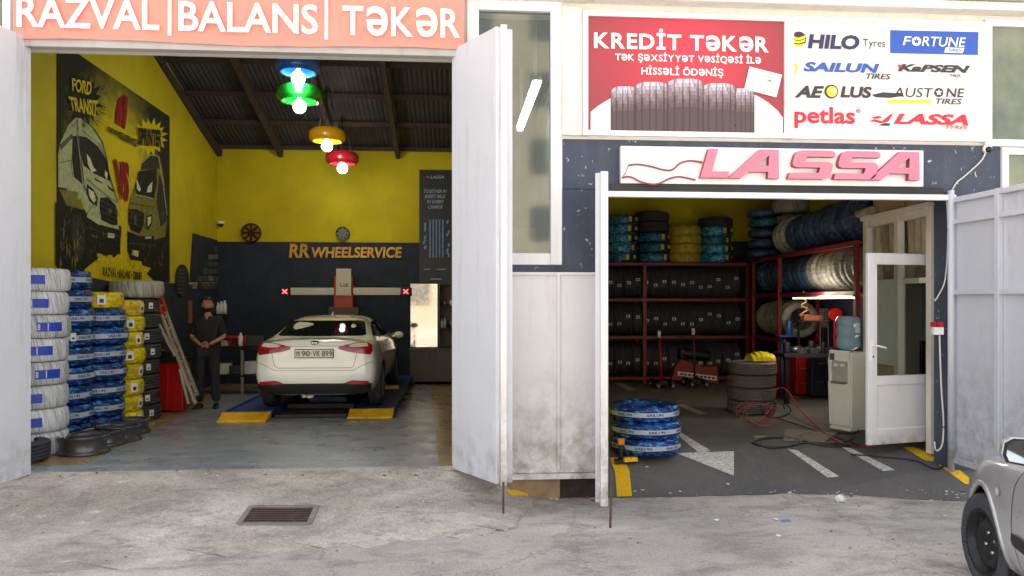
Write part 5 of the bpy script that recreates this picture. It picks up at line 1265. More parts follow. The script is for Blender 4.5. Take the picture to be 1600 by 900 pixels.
for s, d in ((1, '-x'), (-1, '+x')):
    sg = decal(bv, [(.72, 1.02), (1.15, 1.14), (1.45, 1.20), (2.2, 1.225), (2.55, 1.19), (2.95, 1.02), (2.9, .985), (1.2, .985)], d, .004, 5)
    cb('side_window', m_cglass, sg)
    cb('door_seam', m_seam, stroke(bv, [(1.10, .96), (1.16, .60), (1.12, .36), (1.95, .33), (1.98, .95)], d, .007))
    cb('door_handle', m_chrome, decal(bv, [(1.28, .80), (1.48, .805), (1.48, .835), (1.28, .83)], d, .02, 2))
    m_ = MB(); m_.sphere((s*.95, 2.62, .95), (.085, .05, .06)); m_.box(min(s*.84, s*.9), max(s*.84, s*.9), 2.60, 2.65, .92, .95); cb('mirror', m_wpaint, m_)
cb('windscreen', m_cglass, decal(bv, [(-.62, 2.72), (.62, 2.72), (.70, 3.2), (-.70, 3.2)], '-z', .004, 5))
for s in (-1, 1):
    cb('headlamp', m_tlw, decal(bv, [(s*.45, .66), (s*.70, .66), (s*.72, .76), (s*.50, .72)], '-y', .006, 3))
    wheel(WC, s*.76, .82, .31, .205, s, m_galv, 0, 5); wheel(WC, s*.76, 3.42, .31, .205, s, m_galv, 0, 5)
ex = MB(); ex.cyl((-.16, .12, .22), (-.16, .45, .22), .03); ex.cyl((-.14, .4, .22), (-.14, 1.1, .22), .07); cb('exhaust', m_galv, ex)
an_ = MB(); an_.prism([(-.012, 1.5, 1.31), (.012, 1.5, 1.31), (.006, 1.62, 1.36), (-.006, 1.62, 1.36)], (0, .05, 0)); cb('antenna', m_wpaint, an_)
# ------------------------------------------------------------------ silver hatchback at the right edge
hd = R(19.5)
wc = at(1555, 4.86)
ux, uy = Vector((cos(hd), -sin(hd), 0)), Vector((sin(hd), cos(hd), 0))      # car right, car forward
fy = 3.22; org = Vector((wc.x, wc.y, 0)) + ux*.75 - uy*fy
SV = thing('hatchback_car', tuple(org), 'silver beige hatchback parked at the right edge with a black steel wheel', 'car', -hd)
st = [(0.0, sec(.42, .5, .55, .52, .5, .66, .48, .7, .4, .76)), (.03, sec(.30, .68, .76, .52, .72, .80, .68, .86, .58, 1.0)), (.16, sec(.22, .76, .83, .54, .80, .86, .75, .93, .60, 1.18)), (.4, sec(.20, .80, .845, .55, .82, .88, .77, .95, .56, 1.38)),
      (1.0, sec(.19, .81, .85, .55, .83, .89, .78, .95, .56, 1.43)), (1.8, sec(.19, .81, .85, .55, .83, .88, .78, .94, .57, 1.43)), (2.2, sec(.19, .81, .85, .55, .83, .87, .78, .93, .56, 1.36)), (2.8, sec(.19, .81, .85, .55, .83, .86, .77, .91, .66, .99)),
      (3.2, sec(.20, .80, .85, .54, .82, .80, .755, .875, .64, .93)), (3.6, sec(.21, .77, .82, .52, .77, .72, .72, .80, .62, .86)), (3.88, sec(.24, .62, .69, .50, .64, .63, .58, .69, .5, .76)), (4.0, sec(.28, .42, .48, .48, .45, .58, .4, .62, .34, .66))]
bd2, bv2 = car_body(st, m_spaint, m_blk, SV, [(1, .72), (-1, .72), (1, fy), (-1, fy)], .31)
def sb_(name, mats, mb): return mb.build(name, mats, SV, local=True, fix=False)
for s, d in ((-1, '+x'), (1, '-x')):
    sb_('side_window', m_cglass, decal(bv2, [(.55, 1.0), (.62, 1.28), (1.0, 1.34), (1.85, 1.34), (2.15, 1.27), (2.55, 1.0), (2.5, .965), (.6, .965)], d, .004, 5))
    sb_('door_seam', m_seam, stroke(bv2, [(2.62, .90), (2.66, .80), (2.67, .55), (2.60, .36), (2.5, .27), (1.5, .25), (1.45, .92)], d, .007))
    sb_('side_moulding', m_blk, decal(bv2, [(.95, .46), (2.64, .47), (2.66, .50), (2.64, .545), (.95, .535)], d, .012, 5))
    sb_('indicator', m_tlw, decal(bv2, [(2.885+.035*cos(2*pi*i/14), .715+.022*sin(2*pi*i/14)) for i in range(14)], d, .012, 2))
    sb_('door_handle', m_spaint, decal(bv2, [(1.55, .80), (1.75, .805), (1.75, .84), (1.55, .835)], d, .025, 2))
    for yw in (.72, fy):     # rolled wheel arch lip
        path = []
        for k in range(25):
            a = R(-12)+R(204)*k/24; yy_, zz_ = yw+.378*cos(a), .31+.378*sin(a)
            loc, nor, i, ds = bv2.ray_cast(Vector((s*3, yy_, zz_)), Vector((-s, 0, 0)))
            if loc is not None: path.append(Vector((loc.x-s*.006, yy_, zz_)))
        a_ = MB(); a_.tube(path, .020, 8); sb_('wheel_arch', m_spaint, a_)
    mh = MB()
    yb_, zb_ = 2.2, 1.085; xo = s*.835
    sec_ = [(-.02, -.055), (.0, -.075), (.10, -.075), (.19, -.06), (.205, -.02), (.195, .045), (.155, .07), (.05, .068), (.0, .055)]
    for (sc_, yy0, yy1) in ((1, 0, .07), ):
        ring0 = [(xo+s*px_, yb_, zb_+pz_) for px_, pz_ in sec_]; ring1 = [(xo+s*(.1+(px_-.1)*.98), yb_+.05, zb_+pz_*.98) for px_, pz_ in sec_]; ring2 = [(xo+s*(.1+(px_-.1)*.6), yb_+.13, zb_+pz_*.55) for px_, pz_ in sec_]
        n_ = len(sec_); mh.add(ring0+ring1+ring2, [(i, (i+1)%n_, n_+(i+1)%n_, n_+i) for i in range(n_)]+[(n_+i, n_+(i+1)%n_, 2*n_+(i+1)%n_, 2*n_+i) for i in range(n_)]+[list(range(2*n_, 3*n_)), list(range(n_))[::-1]])
    mh.box(min(xo-s*.08, xo), max(xo-s*.08, xo), yb_+.03, yb_+.10, zb_-.06, zb_-.01)
    mo_ = sb_('mirror', m_spaint, mh); mo_.modifiers.new('b', 'BEVEL').width = .008
    bz = MB(); bz.prism([(xo+s*(.1+(a-.1)*.97), yb_-.004, zb_+b*.97) for a, b in sec_], (0, -.008, 0)); bz.build('bezel', m_blk, mo_, local=True)
    gz_ = MB(); gz_.prism([(xo+s*(.1+(a-.1)*.84), yb_-.0125, zb_+b*.82) for a, b in sec_], (0, -.004, .0)); gz_.build('glass', M('mirror glass', (.72, .82, .92), .02, 1.0, var=.01), mo_, local=True)
    wheel(SV, s*.745, fy, .312, .195, s, m_steelrim, R(8)); wheel(SV, s*.745, .72, .312, .195, s, m_steelrim)
    sb_('headlamp', m_tlw, decal(bv2, [(s*.40, .60), (s*.62, .60), (s*.66, .72), (s*.44, .70)], '-y', .006, 3))
    sb_('tail_lamp', m_tl, decal(bv2, [(s*.56, .75), (s*.74, .75), (s*.70, .98), (s*.58, .98)], '+y', .006, 3))
sb_('windscreen', m_cglass, decal(bv2, [(-.60, 2.22), (.60, 2.22), (.70, 2.76), (-.70, 2.76)], '-z', .004, 5))
sb_('rear_window', m_cglass, decal(bv2, [(-.55, 1.04), (.55, 1.04), (.50, 1.3), (-.50, 1.3)], '+y', .004, 4))
sb_('bonnet_seam', m_seam, stroke(bv2, [(-.70, 2.85), (-.69, 3.2), (-.60, 3.6)], '-z', .007)); sb_('bonnet_seam', m_seam, stroke(bv2, [(.70, 2.85), (.69, 3.2), (.60, 3.6)], '-z', .007))
# ================================================================== alignment lift
m_lift = M('blue lift paint', S(44, 72, 132), .5, var=.3, scale=5); m_lyel = M('scuffed yellow paint', S(226, 176, 30), .55, var=.25, scale=9)
z_f = fz(10.3)
LF = thing('vehicle_lift', (pc.x, pc.y, z_f), 'low blue drive on lift with yellow ramp ends under the white car', 'vehicle lift')
for (pxa, pxb, pyy) in ((341, 412, 661), (545, 611, 655)):
    a, b = PZ(pxa, pyy, z_f), PZ(pxb, pyy, z_f); x0, x1 = a.x, b.x; y0 = (a.y+b.y)/2
    rw_ = MB(); rw_.box(x0, x1, y0+.30, y0+5.2, z_f+.012, zlift-.006)
    for k in range(2): xx = x0-.0 if k == 0 else x1; rw_.box(xx-.02, xx+.02, y0+.32, y0+5.18, z_f+.02, zlift+.02)
    ro_ = rw_.build('runway', m_lift, LF, bevel=.006)
    ra = MB(); ra.prism([(x0-.02, y0, z_f+.006), (x0-.02, y0+.02, z_f+.03), (x0-.02, y0+.29, zlift+.01), (x0-.02, y0+.29, z_f+.006)], (x1-x0+.04, 0, 0)); ra.build('ramp_end', m_lyel, LF, bevel=.006)
    ts = MB()
    for k, c in enumerate((.35, .42, .49, .58)): xx = x0+(x1-x0)*c; ts.prism([(xx, y0+.10, zlift-.075+.0), (xx+.03, y0+.10, zlift-.075), (xx+.045, y0+.17, zlift-.035), (xx+.01, y0+.17, zlift-.035)], (0, -.002, .004))
    tp_ = MB(); xx = x0+(x1-x0)*.12; tp_.box(xx, xx+.3, y0+3.4, y0+3.9, zlift, zlift+.02); tp_.build('turn_plate', m_galv, LF)
xm = (PZ(412, 661, z_f).x, PZ(545, 655, z_f).x); yb0 = PZ(480, 655, z_f).y
tr_ = MB(); tr_.box(xm[0]+.05, xm[1]-.05, yb0+.1, yb0+.5, z_f+.008, z_f+.05); tr_.box(xm[0]+.05, xm[1]-.05, yb0+.9, yb0+1.1, z_f+.02, z_f+.09); tr_.build('cross_beam', M('dark lift steel', S(44, 32, 34), .6, var=.4), LF, bevel=.005)
jb = MB(); jb.box(xm[0]+.25, xm[1]-.25, yb0+1.5, yb0+2.0, z_f+.01, z_f+.12); jb.build('rolling_jack', m_lift, LF, bevel=.006)
a = PZ(600, 616, z_f); WB = MB(); WB.prism([(a.x-.0, a.y, z_f+.012), (a.x+.26, a.y, z_f+.012), (a.x+.26, a.y+.22, z_f+.012), (a.x, a.y+.22, z_f+.012)], (0, 0, .13)); 
tag(WB.build('wheel_chock', m_lyel, bevel=.012), 'yellow block on the floor right of the white car', 'wheel chock')
# ------------------------------------------------------------------ wheel aligner behind the car
YA = 15.35
def qa(px, py): return PY(px, py, YA)
AL = thing('wheel_aligner', (qa(537, 500).x, YA, fz(YA)), 'orange red wheel aligner column with a white crossbeam behind the car', 'wheel aligner')
m_orange = M('orange red cabinet paint', S(196, 66, 40), .45, var=.1); m_ivory = M('ivory plastic', S(206, 200, 182), .5, var=.05)
a, b = qa(522, 480), qa(551, 432); c_ = MB(); c_.box(a.x, b.x, YA, YA+.25, fz(YA), b.z); c_.build('column', m_orange, AL, bevel=.01)
a, b = qa(526, 462), qa(549.5, 420); c_ = MB(); c_.box(a.x, b.x, YA-.09, YA-.001, a.z, b.z); hb_ = c_.build('head_cover', m_ivory, AL, bevel=.012)
c_ = MB(); text_on(c_, 'L.I.E.', *[PY(x, y, YA-.092) for x, y in ((532, 448), (545, 448), (545, 442.5), (532, 442.5))], bold=.03); c_.build('lettering', m_ink, hb_, fix=False)
for p0_, p1_ in ((453, 521.5), (551.5, 626)):
    a, b = qa(p0_, 461), qa(p1_, 449.5); c_ = MB(); c_.box(a.x, b.x, YA+.03, YA+.14, a.z, b.z); c_.build('crossbeam', m_ivory, AL, bevel=.01)
m_redled = emit('red lamp glow', (1, .05, .05), 2.2)
for p0_, p1_ in ((438, 452), (627, 641)):
    a, b = qa(p0_, 462.5), qa(p1_, 448.5); c_ = MB(); c_.box(a.x, b.x, YA-.0, YA+.16, a.z, b.z); ch_ = c_.build('camera_head', m_black, AL, bevel=.01)
    mx_, mz_ = (a.x+b.x)/2, (a.z+b.z)/2; c_ = MB(); c_.beam((mx_-.045, YA-.006, mz_-.04), (mx_+.045, YA-.006, mz_+.04), .016, .01, (0, 1, 0)); c_.beam((mx_-.045, YA-.009, mz_+.04), (mx_+.045, YA-.009, mz_-.04), .016, .01, (0, 1, 0)); c_.build('red_light', m_redled, ch_)
a, b = PY(513, 494, 14.9), PY(560, 480, 14.9); c_ = MB(); c_.box(a.x, b.x, 14.9, 15.2, a.z-.2, b.z); c_.box((a.x+b.x)/2-.2, (a.x+b.x)/2+.2, 14.95, 15.15, fz(15), a.z-.201)
tag(c_.build('tool_cabinet', M('brown grey cabinet', S(74, 58, 52), .5), bevel=.01), 'low brown cabinet behind the roof of the white car', 'cabinet')
# ------------------------------------------------------------------ tyre lamps on ropes
def tyre_lamp(px, py, t, r, col, name, glow):
    q = PT(px, py, t); T = thing('tyre_lamp', (q.x, q.y, q.z-.11), '%s tyre hung as a ceiling lamp with a lit bulb' % name, 'lamp', group='ceiling lamps made of painted tyres')
    m = M('%s lamp paint' % name, col, .25, var=.08, coat=.5); mb = MB(); mb.lathe([(r_, z_-.11+q.z) for r_, z_ in tyre_profile(r, .22, groove=False)], 40, Matrix.Translation((q.x, q.y, 0)), closed=True)
    mb.build('painted_tyre', m, T)
    rp = MB()
    for k in range(3):
        a = 2*pi*k/3+.5; p0 = Vector((q.x+r*.62*cos(a), q.y+r*.62*sin(a), q.z+.08)); p1 = Vector((q.x+.03*cos(a), q.y+.03*sin(a), rz_(q.y)-.02)); rp.tube([p0, p0.lerp(p1, .5), p1], .008, 5)
    rp.tube([(q.x, q.y, q.z+.02), (q.x, q.y, rz_(q.y)-.02)], .007, 5); rp.build('rope', m_bcable, T)
    bb = MB(); zb_ = q.z-.19; bb.cyl((q.x, q.y, zb_+.10), (q.x, q.y, zb_+.22), .03); bb.build('socket', m_letter, T)
    bb = MB(); bb.lathe([(.001, zb_-.085), (.045, zb_-.08), (.085, zb_-.045), (.095, zb_), (.09, zb_+.06), (.05, zb_+.10), (.001, zb_+.105)], 20, Matrix.Translation((q.x, q.y, 0))); bb.build('bulb', emit('lit bulb', (1, .97, .9), 9), T)
    lamp('bulb_light', (q.x, q.y, zb_-.16), glow, (1, .95, .86), .09, T)
GLOW = 3.2
tyre_lamp(466, 103, 11.0, .325, S(24, 96, 190), 'blue', GLOW)
tyre_lamp(468, 148, 11.4, .34, S(24, 150, 46), 'green', GLOW)
tyre_lamp(511, 212, 13.3, .315, S(226, 170, 24), 'yellow', GLOW)
tyre_lamp(535, 248, 14.3, .31, S(170, 26, 40), 'red', GLOW)
# ================================================================== white booth and its door inside the tyre store
m_booth = M('cream booth frame', S(226, 219, 202), .55, var=.08); m_curt = None
def mat_curtain():
    m, n, b = newmat('beige curtain'); v = coord(n, (1, 1, .55)); rot = n.nodes.new('ShaderNodeMapping'); rot.inputs['Rotation'].default_value = (0, R(35), R(20)); n.links.new(v, rot.inputs[0])
    f = noise(n, rot.outputs[0], 3.2, 5, .55, 1.2)
    n.links.new(ramp(n, f, [(.3, S(112, 98, 80)), (.5, S(166, 150, 126)), (.7, S(190, 176, 152))]), b.inputs['Base Color']); b.inputs['Roughness'].default_value = .9; bump(n, b, f, .8, .05); return m
m_curt = mat_curtain()
m_wall_in = M('pale booth wall', S(226, 224, 216), .8, var=.06)
Fa, Na = at(1352, 9.37), at(1459, 7.92); z0b, z1b = .26, 2.86
bd_ = Vector((Na.x-Fa.x, Na.y-Fa.y, 0)); LBo = bd_.length; bd_ /= LBo; bn = Vector((-bd_.y, bd_.x, 0))
if bn.x < 0: bn = -bn
BO = thing('office_booth', tuple((Fa+Na)/2+Vector((0, 0, z0b))), 'cream framed glazed booth with beige curtains behind the white door', 'booth')
def bo_box(s0, s1, za, zb_, o0, o1, mb):
    P_ = lambda s, o, z: Vector((Fa.x, Fa.y, 0))+bd_*s+bn*o+Vector((0, 0, z))
    return mb.add([P_(s0, o0, za), P_(s1, o0, za), P_(s1, o1, za), P_(s0, o1, za), P_(s0, o0, zb_), P_(s1, o0, zb_), P_(s1, o1, zb_), P_(s0, o1, zb_)], [(3,2,1,0),(4,5,6,7),(0,1,5,4),(1,2,6,5),(2,3,7,6),(3,0,4,7)])
lat = lambda px: Vector((0, 0, 0))
smid = (at(1407, 8.61)-Fa).length
for s in (0.045, smid, LBo-.05):
    p = MB(); bo_box(s-.045, s+.045, z0b, z1b, -.03, .05, p); p.build('post', m_booth, BO, bevel=.005)
for za, zb_, e0, e1 in ((z1b-.09, z1b-.0, 0, LBo), (2.06, 2.12, .09, LBo-.1), (1.12, 1.19, .09, smid-.045)):
    p = MB(); bo_box(e0+.0, e1, za, zb_, -.025+.004, .045, p); p.build('rail', m_booth, BO, bevel=.005)
p = MB(); bo_box(.09, smid-.046, z0b, 1.12, .0, .03, p); p.build('panel', m_curt, BO)
for s0, s1 in ((.09, smid-.045), (smid+.045, LBo-.095)):
    c_ = MB(); 
    def cf(u, v, s0=s0, s1=s1): return Vector((Fa.x, Fa.y, 0))+bd_*(s0+(s1-s0)*u)+bn*(.07+.018*sin(u*26+v*2.5))+Vector((0, 0, 2.1+(z1b-2.15)*v))
    c_.grid(cf, 40, 6); c_.build('curtain', m_curt, BO)
p = MB(); bo_box(.09, smid-.045, 1.19, 2.06, .0, .012, p); p.build('panel', m_wall_in, BO)
p = MB(); bo_box(-.02, LBo, z1b, z1b+.05, -.06, 1.1, p); p.build('roof', m_booth, BO, bevel=.006)
p = MB(); bo_box(0, .04, z0b, z1b-.01, .05, 1.2, p); p.build('wall', m_wall_in, BO)
p = MB(); bo_box(.04, LBo+.3, z0b, z1b-.01, 1.15, 1.2, p); p.build('wall', m_wall_in, BO)
q = lambda s, o, z: Vector((Fa.x, Fa.y, 0))+bd_*s+bn*o+Vector((0, 0, z))
p = MB(); bo_box(.1, 1.5, z0b, 1.38, .62, 1.12, p); tag(p.build('desk', M('dark booth desk', S(52, 40, 38), .5), bevel=.01), 'dark desk inside the glazed booth', 'desk')
p = MB(); a = q(.8, 1.10, 2.22); mt = Matrix.Translation(a) @ Matrix.Rotation(atan2(-bn.y, -bn.x), 4, 'Z') @ Matrix.Rotation(R(90), 4, 'Y')
p.lathe([(r_*.62, z_*.5) for r_, z_ in tyre_profile(.32, .2)], 32, mt, closed=True); tag(p.build('wall_clock', m_black), 'round black clock shaped like a tyre on the booth wall', 'clock')
wb_ = MB(); a = q(.9, .75, 1.382); wb_.cyl(a, a+Vector((0, 0, .17)), .045); wb_.cyl(a+Vector((0, 0, .17)), a+Vector((0, 0, .21)), .02); tag(wb_.build('bottle', M('blue bottle plastic', S(60, 130, 170), .2), bevel=.004), 'small blue bottle standing on the booth desk', 'bottle')
# boxes on the booth roof
m_card = M('cardboard', S(176, 146, 108), .8, var=.08)
for s, o, w_, d_, h_, lb in ((.42, .3, .62, .5, .27, 'wide cardboard box on the rear end of the booth roof'), (1.12, .25, .55, .4, .24, 'cardboard box on the front end of the booth roof')):
    c_ = q(s, o, z1b+.053+h_/2); p = MB(); p.obox(c_, (w_, d_, h_), Matrix.Rotation(atan2(bd_.y, bd_.x)+.05, 3, 'Z')); tag(p.build('cardboard_box', m_card, bevel=.008), lb, 'box', 'boxes on the booth roof')
for k in range(5):
    p = MB(); c_ = q(.85+.13*k, .14, z1b+.056); p.cyl(c_+Vector((0, 0, .25 if k > 1 else .002)), c_+Vector((0, 0, .37 if k > 1 else .13)), .04, n=12); tag(p.build('tin_can', m_galv, bevel=.004), 'small tin on the booth roof, %s from the rear' % ORD[k], 'tin', 'tins on the booth roof')
rl = MB(); a = q(.0, -.05, z1b+.1); rl.cyl(a-bd_*.06, a+bd_*.22+bn*.02, .055, n=14); tag(rl.build('fabric_roll', m_curt), 'rolled beige curtain at the rear corner of the booth roof', 'roll')
# open white door
m_door = weathered('white door paint', S(242, 243, 246), (.2, .18, .16), .3, .4, lowz=(-.02, .14))
Da, Db = at(1354.5, 7.95), at(1460, 8.22); zd0, zd1 = .35, 2.375
dd = Vector((Db.x-Da.x, Db.y-Da.y, 0)); LD = dd.length; dd /= LD; dn = Vector((dd.y, -dd.x, 0))
DO = thing('glazed_door', (Db.x, Db.y, zd0), 'white glazed door standing open in front of the booth', 'door')
def dbx(mb, s0, s1, za, zb_, o0=-.022, o1=.022):
    P_ = lambda s, o, z: Vector((Da.x, Da.y, 0))+dd*s+dn*o+Vector((0, 0, z))
    return mb.add([P_(s0, o0, za), P_(s1, o0, za), P_(s1, o1, za), P_(s0, o1, za), P_(s0, o0, zb_), P_(s1, o0, zb_), P_(s1, o1, zb_), P_(s0, o1, zb_)], [(3,2,1,0),(4,5,6,7),(0,1,5,4),(1,2,6,5),(2,3,7,6),(3,0,4,7)])
f = MB(); sw = .115
dbx(f, 0, sw, zd0, zd1); dbx(f, LD-sw*.8, LD, zd0, zd1)
for za, zb_ in ((zd0, zd0+.16), (.975, 1.075), (zd1-.12, zd1)): dbx(f, sw, LD-sw*.8, za, zb_, -.021, .021)
fo = f.build('frame', m_door, DO, bevel=.005)
p = MB(); dbx(p, sw, LD-sw*.8, zd0+.16, .975, -.008, .008); p.build('lower_panel', m_door, DO)
p = MB(); dbx(p, sw, LD-sw*.8, 1.075, zd1-.12, -.003, .003); p.build('pane', m_glass_door, DO)
hq = lambda s, o, z: Vector((Da.x, Da.y, 0))+dd*s+dn*o+Vector((0, 0, z))
p = MB(); dbx(p, .035, .075, 1.24, 1.47, .0222, .030); p.tube([hq(.055, .03, 1.40), hq(.055, .07, 1.40), hq(.075, .085, 1.398), hq(.17, .085, 1.375)], .010); p.build('handle', m_letter, DO, bevel=.003)
p = MB(); dbx(p, .048, .062, 1.27, 1.295, .0302, .033); p.build('keyhole', m_black, DO)
for z in (.6, 1.35, 2.1): p = MB(); a = hq(LD+.012, .02, z); p.cyl(a, a+Vector((0, 0, .1)), .012); p.build('hinge', m_letter, DO)
# ------------------------------------------------------------------ water cooler
cc = at(1325, 9.35); zc = az(cc.x, cc.y)
WCo = thing('water_cooler', (cc.x, cc.y, zc), 'cream water cooler with a blue bottle beside the white door', 'water cooler')
m_cream = M('cream cooler plastic', S(238, 238, 226), .45, var=.03); rzc = Matrix.Rotation(R(-68), 3, 'Z'); C0 = Vector((cc.x, cc.y, zc))
def cob(mb, c, s): return mb.obox(C0+rzc @ Vector(c), s, rzc)
p = MB(); cob(p, (0, 0, .02), (.30, .30, .04)); cob(p, (0, .02, .50), (.32, .30, .92)); cob(p, (0, -.147, .32), (.30, .03, .52)); cob(p, (0, -.147, .92), (.30, .03, .12)); cob(p, (-.135, -.147, .72), (.03, .03, .28)); cob(p, (.135, -.147, .72), (.03, .03, .28)); p.build('housing', m_cream, WCo, bevel=.012)
p = MB(); cob(p, (0, -.136, .72), (.235, .006, .28)); p.build('dispenser_recess', M('pale grey plastic', S(176, 178, 168), .5), WCo)
for x in (-.05, .05): p = MB(); cob(p, (x, -.158, .80), (.03, .045, .035)); p.build('tap', m_letter, WCo, bevel=.004)
p = MB(); cob(p, (0, -.165, .585), (.20, .05, .02)); p.build('drip_tray', m_galv, WCo, bevel=.004)
p = MB(); cob(p, (-.10, -.164, .90), (.07, .006, .08)); p.build('control_panel', M('dark blue panel', S(70, 92, 116), .4), WCo)
m_bot, _n, _b = newmat('blue water bottle'); _b.inputs['Base Color'].default_value = (*S(158, 188, 208), 1); _b.inputs['Roughness'].default_value = .12; _b.inputs['Transmission Weight'].default_value = .25; _b.inputs['IOR'].default_value = 1.25
p = MB(); p.lathe([(.001, .955), (.05, .955), (.055, .98), (.13, 1.01), (.14, 1.04), (.14, 1.12), (.132, 1.13), (.132, 1.15), (.14, 1.16), (.14, 1.25), (.132, 1.26), (.132, 1.28), (.14, 1.29), (.14, 1.36), (.12, 1.395), (.001, 1.40)], 32, Matrix.Translation(C0)); bt = p.build('bottle', m_bot, WCo)
p = MB(); a0 = -pi/2-R(0); p.grid(lambda u, v: C0+Vector((.144*cos(a0+.1+.6*u), .144*sin(a0+.1+.6*u), 1.2+.12*v)), 6, 1); p.build('label', m_label, bt)
# ================================================================== floor things of the store
def fl_pt(px, py, z=.0):
    q = hit(bv_as, px, py)
    return (q if q is not None else PZ(px, py, .28))+Vector((0, 0, z))
def hose(name, pts, r, mat, label, group=None, z=.014):
    P_ = []
    for p in pts: q = fl_pt(p[0], p[1]) if len(p) == 2 else fl_pt(p[0], p[1]); q.z += z+(p[2] if len(p) > 2 else 0); P_.append(q)
    mb = MB(); mb.tube(curve3(P_, 6), r, 7); return tag(mb.build(name, mat), label, 'hose', group)
def loops(cx, cy, rx, ry, n, ph=0.0, lift=0.0):
    return [(cx+rx*(1+.12*sin(k*1.7+ph))*cos(2*pi*k/10+ph), cy+ry*(1+.15*cos(k*2.3))*sin(2*pi*k/10+ph), lift*abs(sin(k*.9))) for k in range(n)]
hose('air_hose', loops(1213, 693, 34, 8, 22)+[(1262, 694), (1300, 700), (1345, 697)], .009, m_bcable, 'black hose lying in flat loops on the asphalt by the stripes')
hose('air_hose', [(1160, 640, .02)]+loops(1292, 686, 42, 10, 18, .6)+[(1340, 676), (1348, 640, .03), (1352, 655)], .008, m_bcable, 'black hose coiled below the water cooler')
hose('air_hose', [(1178, 668), (1205, 652, .12), (1213, 637, .25), (1228, 640, .28), (1250, 655, .12), (1275, 668, .02), (1310, 692), (1345, 699), (1380, 694), (1400, 684, .03), (1424, 678, .1)], .010, m_rhose, 'red air hose arching over the asphalt towards the white door')
def coil(cx, cy, n, r, label, mat, tilt):
    q = fl_pt(cx, cy); P_ = []
    for k in range(n*12):
        a = 2*pi*k/12; P_.append(q+Vector(((r+.02*sin(k*.7))*cos(a)+.02*k/12, .06*sin(k*.37)-.05*k/12, r+.015+r*sin(a)*tilt)))
    mb = MB(); mb.tube(P_, .009, 6); return tag(mb.build('air_hose', mat), label, 'hose')
coil(1172, 672, 4, .20, 'dull red hose coil leaning against the worn tyre stack', M('dusty red hose', S(120, 66, 64), .6), .62); coil(1206, 662, 2, .17, 'dark hose coil beside the worn tyre stack', m_bcable, .6)
hose('power_cable', [(1330, 712), (1380, 716), (1430, 722), (1462, 735), (1478, 728), (1490, 738)], .007, m_bcable, 'thin black cable across the yellow edge line')
tag(MB().prism([fl_pt(1224, 690, .006), fl_pt(1290, 692, .006), fl_pt(1310, 677, .006), fl_pt(1226, 672, .006)], (0, 0, .012)).build('cardboard_sheet', M('grey cardboard', S(124, 120, 112), .9)), 'flat grey cardboard sheet under the hoses', 'cardboard')
# yellow handled jack at the yellow line
jq = fl_pt(970, 724); JK = thing('bottle_jack', tuple(jq), 'small jack with orange top and yellow foot by the post', 'jack')
p = MB(); p.prism([jq+Vector((-.07, -.05, .004)), jq+Vector((.06, -.05, .004)), jq+Vector((.05, .05, .004)), jq+Vector((-.06, .05, .004))], (0, 0, .035)); p.cyl(jq+Vector((0, 0, .03)), jq+Vector((.0, 0, .20)), .026, .022); p.beam(jq+Vector((.02, 0, .19)), jq+Vector((.11, -.02, .02)), .018, .018); p.build('stand', m_black, JK, bevel=.004)
p = MB(); p.box(jq.x-.035, jq.x+.035, jq.y-.03, jq.y+.03, jq.z+.195, jq.z+.26); p.build('saddle', M('orange paint', S(226, 130, 24), .5), JK, bevel=.008)
p = MB(); p.obox(jq+Vector((.09, -.05, .05)), (.15, .05, .045), Matrix.Rotation(.2, 3, 'Z')); p.build('pedal', m_yline, JK, bevel=.006)
# trolley jack with an upright red handle
def trolley(px, py, ytop, label, mat, lean):
    q = fl_pt(px, py); T = thing('trolley_jack', tuple(q), label, 'jack', group='trolley jacks by the rear rack')
    p = MB()
    for s in (-1, 1): p.box(q.x+s*.12-.02, q.x+s*.12+.02, q.y-.28, q.y+.3, q.z+.05, q.z+.15)
    p.box(q.x-.12, q.x+.12, q.y-.1, q.y+.05, q.z+.06, q.z+.13); p.build('frame', m_black, T, bevel=.006)
    for sx in (-1, 1):
        for sy in (-.24, .26): p = MB(); p.cyl((q.x+sx*.10, q.y+sy, q.z+.055), (q.x+sx*.17, q.y+sy, q.z+.055), .052, n=16); p.build('wheel', m_galv, T)
    zt_ = PT(px, ytop, (q-EYE).dot(Vector((ST, CT, 0)))).z; p = MB(); p.tube([(q.x, q.y, q.z+.1), (q.x+lean*.4, q.y+.05, (q.z+zt_)/2), (q.x+lean, q.y+.1, zt_)], .020); p.build('handle', mat, T)
    p = MB(); p.cyl((q.x+lean, q.y+.1, zt_-.09), (q.x+lean, q.y+.1, zt_+.03), .03); p.build('grip', m_letter, T)
trolley(1034, 606, 520, 'trolley jack with upright red handle in front of the rear rack', m_redpaint, -.02)
trolley(1086, 604, 516, 'trolley jack with dark handle in front of the red machine', M('dark red handle', S(84, 32, 34), .5), .0)
q0, q1 = fl_pt(957, 592, .03), PT(999, 516, (fl_pt(957, 592)-EYE).dot(Vector((ST, CT, 0)))+.25); p = MB(); p.tube([q0, q1], .018); tag(p.build('steel_bar', m_redpaint), 'thin red bar leaning at the left end of the rear rack', 'bar')
